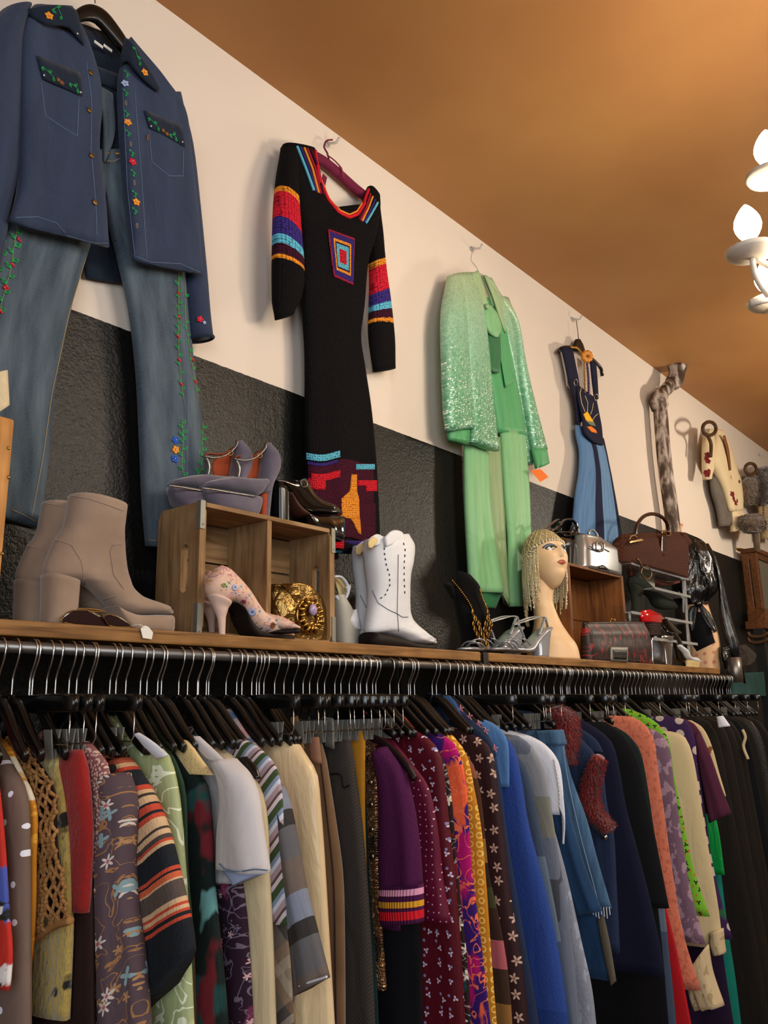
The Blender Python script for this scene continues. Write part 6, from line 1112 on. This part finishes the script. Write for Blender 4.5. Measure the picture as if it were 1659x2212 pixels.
def small_pump(nm, label, Y, z0, A, B, hl, hr, mat, hmat, w=.026, insole=None, soleA=None):
    k = Sk(z7, Y, z0); t = thing(nm, label, 'shoe', k(((A[0][0] + A[-1][0]) / 2, 'b'))); k.loft(A, B, [w * .5] + [w] * (len(A) - 2) + [w * .35], 26, 18, .9).build('upper', mat, t)
    k.loft(hl, hr, [w * .8] + [w * .45] * (len(hl) - 1), 12, 14, .8).build('heel', hmat, t)
    if insole: k.loft(insole[0], insole[1], w * .8, 12, 12, .8, dy=-.004).build('insole', insole[2], t)
    return t
plain('russet_leather', '6a2c1c', .4, spec=.4); plain('green_suede', '1d2118', .9); gloss('red_patent', 'c8101c', .08, spec=.6, coat=1.0); plain('stacked_heel', '2a1712', .5); M['stacked_heel'].node_tree.nodes['Bump'].inputs['Distance'].default_value = .003
small_pump('slingback_pump', 'russet brown slingback pump on the upper acrylic tier', 1.53, ZT[1], [(700, 520), (730, 560), (800, 590), (860, 640), (930, 662), (1040, 640)], [(720, 512), (780, 540), (840, 590), (890, 622), (950, 632), (1042, 620)], [(700, 530), (704, 600), (706, 'b')], [(740, 560), (726, 610), (720, 'b')], 'russet_leather', 'russet_leather')
t_ = small_pump('court_pump', 'dark green suede court pump on the middle acrylic tier', 1.50, ZT[2], [(700, 600), (705, 650), (780, 690), (850, 740), (880, 800), (940, 822), (1022, 815)], [(730, 585), (800, 620), (850, 670), (900, 710), (950, 740), (990, 760), (1024, 790)], [(702, 640), (722, 740), (728, 'b')], [(790, 690), (774, 760), (770, 'b')], 'green_suede', 'green_suede', .03)
t = thing('grey_box', 'small grey box with a white lid on the upper acrylic tier', 'box', ka((910, 600), .08)); m = MB(); a_, b_ = ka((862, 540)), ka((962, 600)); m.span((a_.x, 1.50, ZT[1]), (b_.x, 1.56, a_.z)); m.build('carton', 'zinc', t, .002); MB().span((a_.x - .003, 1.495, a_.z - .008), (b_.x + .003, 1.565, a_.z + .006)).build('lid', 'off_white_leather', t, .002)
kr = Sk(z7, 1.43); t = thing('high_heel', 'high heel with glossy red patent heel cup and ribbed dark stack, beside the clutch', 'shoe', kr((860, 'b')))
kr.loft([(782, 830), (778, 870), (790, 906)], [(840, 818), (920, 870), (914, 916)], [.014, .024, .024], 16, 20, .8).build('heel_cup', 'red_patent', t)
m = MB()
for i in range(7): kr.loft([(806 + i * 1.6, 908 + i * 13), (808 + i * 1.6, 919 + i * 13)], [(908, 914 + i * 12), (907, 925 + i * 12)], .021, 4, 16, .8, mb=m, spl=False)
m.build('ribbed_stack', 'stacked_heel', t); kr.loft([(850, 1000), (858, 'b')], [(868, 1000), (866, 'b')], .006, 6, 12, .8).build('heel_post', 'chrome', t)
kr.tube([(885, 870), (895, 850), (920, 850), (936, 872), (925, 895)], .003, 6, 16, -.01).build('bow_loop', 'patent_black', t)
kr.loft([(912, 880), (930, 930), (975, 985), (1030, 990)], [(930, 870), (960, 900), (1005, 945), (1036, 975)], .022, 18, 16, .8).build('vamp', 'patent_black', t)
t = small_pump('stiletto', 'black stiletto pump with a tapering metal heel at the shelf edge', 1.44, SHELF_Z, [(985, 985), (1010, 1050), (1030, 1120), (1050, 1180), (1090, 1186)], [(1020, 980), (1045, 1040), (1065, 1100), (1085, 1160), (1096, 1180)], [(918, 1000), (940, 1080), (955, 'b')], [(1000, 1000), (1000, 1080), (990, 'b')], 'patent_black', 'chrome', .022)
kw2 = Sk(z7, 1.49)
t = small_pump('white_pump', 'white pump behind the red heel on the lowest acrylic tier', 1.52, SHELF_Z, [(822, 1010), (826, 1080), (860, 1150), (930, 1185)], [(880, 1005), (930, 1070), (952, 1130), (950, 1180)], [(822, 1060), (824, 'b')], [(850, 1120), (836, 'b')], 'white_leather', 'white_leather', .03)
t = small_pump('ballet_flat', 'white and gold flat shoe at the far right end of the shelf', 1.42, SHELF_Z, [(1040, 1070), (1070, 1120), (1092, 1160), (1140, 1186), (1190, 1184)], [(1050, 1062), (1085, 1100), (1110, 1145), (1150, 1150), (1192, 1172)], [(1094, 1170), (1096, 'b')], [(1180, 1180), (1180, 'b')], 'white_leather', 'cream_lining', .022)
t = thing('brass_bracelet', 'brass ring bracelet with clasp hanging in front of the acrylic rack', 'bracelet', ka((830, 610), -.03)); ka.tube([(790, 530), (785, 570), (810, 608), (840, 605), (855, 570), (840, 535), (815, 520)], .003, 6, 30, -.03).build('loop', 'brass', t); ka.tube([(755, 468), (770, 490), (790, 530)], .005, 8, 8, -.03).build('clasp', 'brass', t)
# ---------------------------------------------------------------- brown handbag on the rack
n = N('brown_monogram'); v = n.scl(n.co('uv'), (1, 1, 1), .785); m_, _ = n.spots(60, .32, 0.0, v); n.fin(n.mix(n.mt('MULTIPLY', m_, .35), n.mix(n.noise(n.co('obj'), 25, 2), lin('2e140b'), lin('452012')), lin('6a4028')), .85, spec=.2); n.bump(n.noise(n.co('obj'), 60, 3), .3, .004)
gloss('mahogany_leather', '34140e', .2, spec=.5); kg2 = Sk(z7, 1.47, ZT[0])
t = thing('handbag', 'brown suede doctor handbag with rolled handles and brass tag, on top of the rack', 'bag', kg2((830, 'b')))
kg2.loft([(648, 300), (610, 350), (602, 430), (602, 'b')], [(1048, 285), (1080, 360), (1080, 440), (1076, 'b')], [.022, .05, .062, .06], 30, 30, .7, folds(.004, 3, 33)).build('body', 'brown_monogram', t)
kg2.loft([(1044, 290), (1050, 340), (1050, 390)], [(1070, 292), (1112, 360), (1090, 395)], [.02, .03, .02], 12, 16, .8, dy=-.012).build('side_gusset', 'brown_monogram', t)
for dy in (-.03, .03): kg2.tube([(742, 318), (744, 270), (762, 222), (805, 175), (868, 160), (930, 184), (965, 230), (978, 290), (976, 305)], .0085, 12, 44, dy).build('handle', 'mahogany_leather', t)
kg2.loft([(922, 302), (918, 380), (920, 450)], [(956, 300), (960, 380), (962, 452)], .004, 10, 12, .5, dy=-.058).build('strap', 'mahogany_leather', t)
kg2.loft([(702, 350), (700, 362)], [(792, 328), (804, 346)], .004, 8, 16, .9, dy=-.06).build('brass_tag', 'brass', t); kg2.tube([(700, 340), (712, 315), (745, 312), (750, 335)], .004, 8, 12, -.05).build('tag_ring', 'brass', t)
for P in (((930, 305), (925, 285), (950, 278), (985, 290), (980, 308), (945, 312)),): kg2.tube(list(P), .004, 8, 24, -.045).build('buckle', 'brass', t)
# ---------------------------------------------------------------- dress form with shiny blouse
pat('dotted_body', 'd8b088', ('dots', 22, .2, 'c8806a', .1), var=.05, rough=.6)
kd = SkV(z7, (1200, 700), 1.59); t = thing('dress_form', 'peach torso dress form with pink polka dots, behind the acrylic rack', 'dress form', kd((1200, 'b')))
kd.loft([(926, 232), (934, 300), (990, 340), (1040, 420), (1060, 560), (1080, 700), (1090, 850), (1100, 1000), (1110, 1100), (1120, 'b')], [(1072, 236), (1068, 300), (1120, 340), (1220, 420), (1240, 560), (1230, 700), (1270, 850), (1310, 960), (1330, 1060), (1330, 'b')], [.04, .038, .04, .06, .07, .06, .07, .08, .08, .08], 40, 30, .9).build('torso', 'dotted_body', t)
kd.loft([(926, 228), (928, 238)], [(1072, 230), (1072, 242)], .042, 4, 24, 1.0).build('neck_cap', 'dotted_body', t)
n = N('black_liquid_satin'); n.fin(n.mix(n.noise(n.co('obj'), 12, 2), lin('060607'), lin('121214')), .2, spec=.6, coat=.3); n.bump(n.noise(n.scl(n.co('uvn'), (5, 3, 1)), 1.4, 3, 1.2), .8, .02)
t = thing('satin_blouse', 'shiny black satin blouse knotted at the waist on the dotted dress form', 'blouse', kd((1180, 960), -.05))
kd.loft([(1040, 292), (1000, 350), (985, 440), (990, 560), (1010, 680), (1080, 790)], [(1100, 296), (1215, 352), (1268, 430), (1296, 560), (1312, 680), (1240, 790)], [.03, .062, .074, .08, .084, .06], 50, 44, .62, folds(.02, 3.2, 41, 4.5, .35), dy=-.012).build('body', 'black_liquid_satin', t)
kd.loft([(1225, 372), (1270, 470), (1310, 620), (1320, 760), (1325, 880), (1350, 1000), (1390, 1100), (1430, 1190)], [(1250, 365), (1300, 460), (1340, 600), (1370, 720), (1400, 850), (1432, 960), (1460, 1060), (1474, 1180)], [.02, .035, .04, .04, .04, .042, .04, .02], 34, 22, .9, folds(.006, 1.5, 42)).build('sleeve', 'black_liquid_satin', t)
kd.loft([(1120, 800), (1100, 860), (1110, 920), (1130, 975)], [(1190, 790), (1180, 840), (1170, 900), (1150, 960)], .02, 18, 22, .8, folds(.01, 2, 43), dy=-.06).build('tie_end', 'black_liquid_satin', t); kd.loft([(1180, 800), (1200, 860), (1240, 930), (1290, 975)], [(1210, 790), (1260, 850), (1290, 910), (1308, 970)], .02, 18, 22, .8, folds(.01, 2, 44), dy=-.06).build('tie_end', 'black_liquid_satin', t)
MB().ball(kd((1180, 782), -.075), .03, 14, 10, (1, .7, .7)).build('knot', 'black_liquid_satin', t); kd.loft([(1195, 790), (1230, 775)], [(1190, 770), (1268, 760)], .015, 8, 14, .9, dy=-.08).build('knot_loop', 'black_liquid_satin', t)
kd.loft([(1070, 300), (1090, 340), (1100, 380)], [(1110, 310), (1140, 360), (1112, 392)], .012, 10, 14, .7, dy=-.07).build('collar', 'black_liquid_satin', t)
t = thing('black_shorts', 'black high-waisted shorts on the dotted dress form', 'shorts', kd((1220, 1100))); kd.loft([(1090, 840), (1100, 960), (1112, 1060), (1126, 1136)], [(1262, 850), (1300, 955), (1318, 1030), (1322, 1040)], [.076, .084, .086, .084], 20, 26, .9).build('shorts_body', 'black_wool', t)
# ---------------------------------------------------------------- far right: more wall garments, display case, coat rack
z9 = lambda x, y: (1160 + x / 3.325, 640 + y / 3.325)
kx = Sk(z9, 1.60, 0); pat('embroidered_linen', 'c9b693', ('noise', (9, 9, 1), .70, '7a3028', 1.0), var=.06); plain('sheer_grey', '6a625a', .9, .2); plain('ring_iron', '4a3422', .5)
t = thing('embroidered_blouse', 'cream peasant blouse with red embroidery on a ring hanger at far right', 'blouse', kx((1400, 1690)))
kx.loft([(1205, 955), (1200, 1100), (1202, 1220), (1206, 1310)], [(1262, 960), (1262, 1100), (1250, 1230), (1235, 1318)], [.02, .03, .03, .02], 20, 20, .8, folds(.006, 1.5, 51)).build('sleeve', 'embroidered_linen', t)
kx.loft([(1285, 955), (1262, 1080), (1256, 1190), (1300, 1290), (1345, 1400), (1385, 1545)], [(1330, 970), (1372, 1080), (1408, 1190), (1440, 1300), (1462, 1420), (1468, 1540)], [.02, .04, .045, .045, .04, .03], 30, 26, .8, folds(.010, 2, 52)).build('sleeve', 'embroidered_linen', t)
kx.loft([(1400, 1545), (1404, 1610), (1412, 1690)], [(1466, 1540), (1484, 1600), (1502, 1668)], [.02, .03, .035], 12, 24, .8, folds(.012, 3, 53)).build('cuff_ruffle', 'embroidered_linen', t)
kx.loft([(1252, 1240), (1260, 1380), (1300, 1520), (1320, 1650)], [(1340, 1300), (1350, 1400), (1385, 1540), (1410, 1650)], .03, 22, 24, .8, folds(.012, 2.4, 54), dy=.04).build('body', 'sheer_grey', t)
kx.loft([(1336, 1000), (1360, 1100), (1388, 1250)], [(1350, 1000), (1378, 1100), (1394, 1250)], .004, 12, 10, .6, dy=-.05).build('lace_edge', 'thread_brown', t)
plain('embroidery_maroon', '7a2028', .8); bl = world_bvh(list(t.children))
for x_, y_, r_ in ((1226, 1140, .02), (1218, 1165, .016), (1228, 1185, .018), (1222, 1280, .02), (1212, 1262, .014), (1235, 1255, .014), (1402, 1420, .018), (1412, 1452, .02), (1424, 1484, .016), (1436, 1470, .014), (1452, 1330, .012)): flower(bl, *z9(x_, y_), r_, 'embroidery_maroon', t, 5, 'embroidery_maroon', 'embroidered_flower')
for P_ in (((1228, 1120), (1222, 1160), (1226, 1200)), ((1390, 1400), (1410, 1450), (1436, 1500))): MB().tube(trace(bl, [z9(*q) for q in P_], .002, 4), .003, 5).build('embroidered_stem', 'embroidery_maroon', t)
def ringhanger(k, cx, cy, r, label, tail):
    t = thing('ring_hanger', label, 'hanger', k((cx, cy)), 'brown ring hangers'); P = [(cx + r * math.cos(a), cy + r * math.sin(a)) for a in [2 * PI * i / 24 for i in range(24)]]
    k.tube(P + P[:1], .011, 8, 40, -.06).build('ring', 'ring_iron', t)
    if tail: k.tube(tail, .011, 8, 20, -.05).build('arm', 'ring_iron', t)
    return t
ringhanger(kx, 1238, 950, 48, 'brown ring hanger holding the embroidered blouse', [(1196, 980), (1230, 1010), (1250, 1060), (1248, 1150)])
plain('fur_tan', '5a4632', .95, .35, .5, 30); plain('fur_dark', '2c1e14', .95, .35, .5, 30); plain('fur_cream', 'a08658', .95, .3, .5, 30)
for q in ('fur_tan', 'fur_dark', 'fur_cream', 'cream_fleece'): M[q].node_tree.nodes['Bump'].inputs['Distance'].default_value = .02
k8 = Sk(z9, 1.58, 0)
t = thing('fur_stole', 'tan fur stole hung by a ring beside the embroidered blouse', 'stole', k8((1530, 1500)))
fuzzy(k8.loft([(1490, 1290), (1470, 1340), (1476, 1420), (1490, 1500)], [(1560, 1290), (1560, 1360), (1556, 1430), (1540, 1500)], [.03, .05, .05, .03], 20, 20, .9), 900, .03, 1).build('pelt', 'fur_tan', t)
ringhanger(k8, 1535, 1240, 40, 'brown ring hanger holding the tan fur stole', None)
t = thing('fur_pelt', 'brown fur pelt with a hanging tail above the display case', 'fur', k8((1560, 1740), .0)); fuzzy(k8.loft([(1490, 1570), (1480, 1620), (1500, 1690)], [(1580, 1560), (1610, 1630), (1600, 1700)], [.04, .06, .04], 16, 20, .9, dy=-.05), 900, .03, 2).build('body', 'fur_tan', t); k8.loft([(1560, 1690), (1570, 1770), (1578, 1830)], [(1590, 1690), (1588, 1770), (1586, 1830)], .02, 12, 12, .9, dy=-.05).build('tail', 'fur_tan', t)
t = thing('fur_scarf', 'dark brown fur scarf hanging at the right edge of the photo', 'scarf', k8((1620, 1480))); fuzzy(k8.loft([(1572, 1240), (1580, 1330), (1600, 1420), (1606, 1490)], [(1680, 1210), (1660, 1300), (1645, 1420), (1640, 1500)], [.03, .04, .035, .02], 20, 18, .9, dy=-.03), 900, .03, 3).build('pelt', 'fur_dark', t)
t = thing('cream_stole', 'cream stole with chain trim at the right edge, above the glass case', 'stole', k8((1630, 1700))); fuzzy(k8.loft([(1560, 1330), (1580, 1450), (1610, 1600), (1630, 1740)], [(1690, 1300), (1700, 1450), (1710, 1600), (1712, 1740)], .025, 24, 22, .8, folds(.01, 2, 61), dy=.02), 600, .02, 4).build('drape', 'fur_cream', t); beads(MB(), k8.L([(1626, 1500), (1628, 1580), (1634, 1660)], -.02), .008, .02).build('chain_trim', 'brass', t)
wall_hook(1638, 982, 'clear plastic wall hook above the furs at the right edge')
# display case: corner edge nearest, one pane facing the camera, one facing the aisle
XC = 5.7; cr_t, cr_b = PX(*z7(1572, 392), XC), PX(*z7(1590, 850), XC); yl = PX(*z7(1284, 430), XC).y; YC = cr_t.y; zc1, zc0 = cr_t.z, cr_b.z; XE = XC + .75; yl = min(max(yl, YC + .2), 1.66)
n = N('case_glass'); n.fin(lin('c8c4b0'), .05, spec=.6, trans=.85); n.b.inputs['IOR'].default_value = 1.1
t = thing('display_case', 'old glass display case with thick brown wooden frame at far right', 'display case', (XC, YC, zc0))
f = .045
for nm, a_, b_ in (('top', (XC - .01, YC - .01, zc1 - .03), (XE, yl, zc1)), ('base', (XC - .02, YC - .02, zc0 - .05), (XE, yl, zc0 + .03)), ('corner_post', (XC, YC, zc0 + .03), (XC + f, YC + f, zc1 - .03)), ('corner_post', (XC, yl - f, zc0 + .03), (XC + f, yl, zc1 - .03)), ('corner_post', (XE - f, YC, zc0 + .03), (XE, YC + f, zc1 - .03)), ('top_rail', (XC, YC + f, zc1 - .07), (XC + .03, yl - f, zc1 - .03)), ('top_rail', (XC + f, YC, zc1 - .07), (XE - f, YC + .03, zc1 - .03)), ('back_board', (XE - .02, YC + f, zc0 + .03), (XE, yl, zc1 - .03))): MB().span(a_, b_).build(nm, 'case_wood', t, .004)
MB().span((XC + .012, YC + f, zc0 + .03), (XC + .016, yl - f, zc1 - .07)).build('glass_pane', 'case_glass', t); MB().span((XC + f, YC + .012, zc0 + .03), (XE - f, YC + .016, zc1 - .07)).build('glass_pane', 'case_glass', t)
plain('gold_brocade', '8a6428', .6); plain('rose_cloth', '8a5a58', .8); gloss('brass_bright', 'c08a3a', .25, .9)
t = thing('folded_shawl', 'gold edged shawl folded over inside the glass case', 'shawl', (XC + .12, (YC + yl) / 2, zc0 + .03)); kk = lambda pts: [PX(*z7(*p), XC + .12) for p in pts]
MB().loft(kk([(1340, 640), (1400, 690), (1470, 790)]), kk([(1360, 610), (1440, 650), (1500, 740)]), NX, .02, 16, 16, .7, folds(.01, 2, 71)).build('gold_edge', 'gold_brocade', t); MB().loft(kk([(1390, 640), (1440, 680)]), kk([(1450, 640), (1500, 700)]), NX, .04, 12, 16, .9).build('rose_fold', 'rose_cloth', t)
t = thing('brass_dish', 'small shallow brass dish on top of the display case', 'dish', PX(*z7(1400, 405), XC + .1)); c = PX(*z7(1400, 400), XC + .1); c.z = zc1; MB().lathe([(.03, 0), (.05, .004), (.085, .02), (.08, .022), (.045, .008)], c, 24).build('dish_body', 'brass_bright', t)
# coat rack under the case
cxp = PX(*z7(1604, 1000), XC - .05); t = thing('coat_rack', 'black steel rack carrying the display case, with scrolled iron hooks', 'rack', (cxp.x, cxp.y, 0))
MB().span((cxp.x - .03, cxp.y - .03, 0), (cxp.x + .03, cxp.y + .03, zc0 - .1)).build('post', 'black_metal', t); MB().span((cxp.x - .03, YC - .02, zc0 - .1), (XE, yl, zc0 - .05)).build('shelf', 'case_wood', t); MB().span((XE - .06, YC, 0), (XE, YC + .06, zc0 - .1)).build('post', 'black_metal', t); MB().span((XE - .06, yl - .06, 0), (XE, yl, zc0 - .1)).build('post', 'black_metal', t)
for y_ in (1000, 1040): MB().tube(smooth3([PX(*z7(x_, q_), cxp.x - .04) for x_, q_ in ((1659, y_ - 20), (1630, y_), (1580, y_ + 10), (1535, y_ + 2), (1520, y_ - 24))], 20), .012, 8).build('scroll_hook', 'ring_iron', t)
# dark garments and straps below the case
for i, (L, R, Y, mt, nm, lb, ct) in enumerate((([(1340, 1080), (1345, 1160), (1370, 1230)], [(1480, 1060), (1560, 1130), (1540, 1190)], 1.50, 'black_liquid_satin', 'shoulder_bag', 'slouchy black shoulder bag hanging below the satin sleeve', 'bag'), ([(1400, 1262), (1410, 1343), (1400, 1420)], [(1640, 1250), (1640, 1343), (1640, 1420)], 1.62, 'teal_cloth', 'teal_cloth', 'teal cloth drape low behind the end of the rail', 'cloth'))):
    if mt == 'teal_cloth': plain('teal_cloth', '2c4a48', .9, .2)
    t = thing(nm, lb, ct, PY(*z7(*L[-1]), Y)); MB().loft([PY(*z7(*p), Y) for p in L], [PY(*z7(*p), Y) for p in R], NY, .04, 20, 24, .8, folds(.012, 2, 80 + i)).build('bag_body' if ct == 'bag' else 'drape', mt, t)
    if ct == 'bag': MB().tube(smooth3([PY(*z7(*p), Y) for p in ((1400, 1100), (1440, 1140), (1480, 1220), (1500, 1330))], 20), .008, 6, flat=.4).build('strap', 'patent_black', t)
t = thing('steel_cup', 'small dark steel cup hanging at the end of the rail', 'cup', PY(*z7(1440, 1330), 1.46)); c = PY(*z7(1440, 1322), 1.46); MB().lathe([(.036, 0), (.038, .05), (.040, .13), (.037, .13), (.034, .01)], c, 20).build('cup_body', 'rail_steel', t)
plain('ladder_paint', '2a2522', .6)
# ---------------------------------------------------------------- chandelier
plain('chandelier_white', 'e4d8c8', .45, .05, spec=.5)
n = N('bulb_glow'); n.fin(lin('fff4dc'), .3, emit=('fff0d0', 28.0))
D1 = PD(1624, 552, 2.0); C0 = PD(1850, 552, 2.02); C0 = Vector((C0.x, C0.y, D1.z)); rad = Vector((D1.x - C0.x, D1.y - C0.y, 0)); D2 = PD(1668, 388, 2.0)
t = thing('chandelier', 'white branch-shaped chandelier with glowing candle bulbs at upper right', 'chandelier', C0)
MB().tube([C0 + Vector((0, 0, -.16)), C0 + Vector((0, 0, .30)), Vector((C0.x, C0.y, CEIL_Z))], [.016, .012, .008], 10).build('stem', 'chandelier_white', t)
def arm(C1, rd, n_, k0=0):
  for i in range(n_):
    d = Matrix.Rotation(2 * PI * (i + k0) / n_, 3, 'Z') @ rd; e = C1 + d; r = d.normalized(); s = Vector((-r.y, r.x, 0)); zz = Vector((0, 0, 1))
    MB().tube(smooth3([C1 - zz * .10, C1 + d * .5 - zz * .13, C1 + d * .86 - zz * .112, C1 + d * .985 - zz * .06, e - zz * .004], 18), .0068, 8).build('arm', 'chandelier_white', t)
    MB().tube(smooth3([C1 - zz * .05, C1 + d * .5 + s * .02 - zz * .06, C1 + d * .8 - zz * .035, e - zz * .005], 12), .0055, 8).build('upper_arm', 'chandelier_white', t)
    MB().tube([C1 + d * .9 - zz * .10, C1 + d * .84 + s * .004 - zz * .083, C1 + d * .80 + s * .006 - zz * .066], [.004, .0045, .004], 6).build('twig', 'chandelier_white', t)
    MB().tube([C1 + d * .82 - zz * .114, C1 + d * .96 - s * .004 - zz * .118, C1 + d * 1.06 - s * .008 - zz * .122], [.006, .008, .011], 8).build('branch_stub', 'chandelier_white', t)
    MB().lathe([(.012, -.008), (.03, -.008), (.054, .004), (.060, .014), (.053, .012), (.02, 0)], e, 24).build('drip_dish', 'chandelier_white', t)
    MB().lathe([(.0135, 0), (.014, .034), (.012, .04)], e, 14).build('candle_sleeve', 'chandelier_white', t)
    MB().lathe([(.010, .040), (.017, .047), (.024, .057), (.030, .070), (.032, .082), (.030, .095), (.024, .109), (.016, .122), (.009, .131), (.003, .137)], e, 28).build('candle_bulb', 'bulb_glow', t)
arm(C0, rad, 5); C2 = Vector((C0.x, C0.y, D2.z)); arm(C2, Vector((D2.x - C2.x, D2.y - C2.y, 0)), 3)
CH = C0; RAD = rad
# ---------------------------------------------------------------- light
def lamp(name, ty, loc, en, col, size=.2, target=None, sy=None):
    l = bpy.data.lights.new(name, ty); o = bpy.data.objects.new(name, l); C.objects.link(o); o.location = loc; l.energy = en; l.color = col
    if ty == 'AREA':
        l.size = size
        if sy: l.shape = 'RECTANGLE'; l.size_y = sy
    elif ty in ('POINT', 'SPOT'): l.shadow_soft_size = size
    if target: o.rotation_euler = (Vector(target) - Vector(loc)).to_track_quat('-Z', 'Y').to_euler()
    return o
WARM = (1.0, .86, .66)
lamp('chandelier_light', 'POINT', (CH.x, CH.y, CH.z + .02), 42, WARM, .16)
lamp('far_chandelier_light', 'POINT', (4.9, .1, CZ + 1.15), 85, (1.0, .88, .70), .10)
lamp('window_light', 'AREA', (-2.0, -1.9, 2.0), 105, (.84, .92, 1.0), 2.4, (1.2, 1.6, 1.7), 2.2)
lamp('room_fill_light', 'AREA', (1.6, -2.0, 3.2), 82, (1.0, .93, .84), 1.6, (1.9, 1.5, 1.5))  # soft neutral fill added from the aisle side, stands for no particular fitting
w = bpy.data.worlds.new('world'); S.world = w; w.use_nodes = True
w.node_tree.nodes['Background'].inputs[0].default_value = (.9, .85, .8, 1); w.node_tree.nodes['Background'].inputs[1].default_value = .15
S.view_settings.view_transform = 'Standard'; S.view_settings.look = 'None'; S.view_settings.exposure = 0; S.view_settings.gamma = 1
for o in list(bpy.data.objects):
    if '_x' in o: del o['_x']
S.cycles.max_bounces = 7; S.cycles.diffuse_bounces = 3; S.cycles.glossy_bounces = 3; S.cycles.transmission_bounces = 6
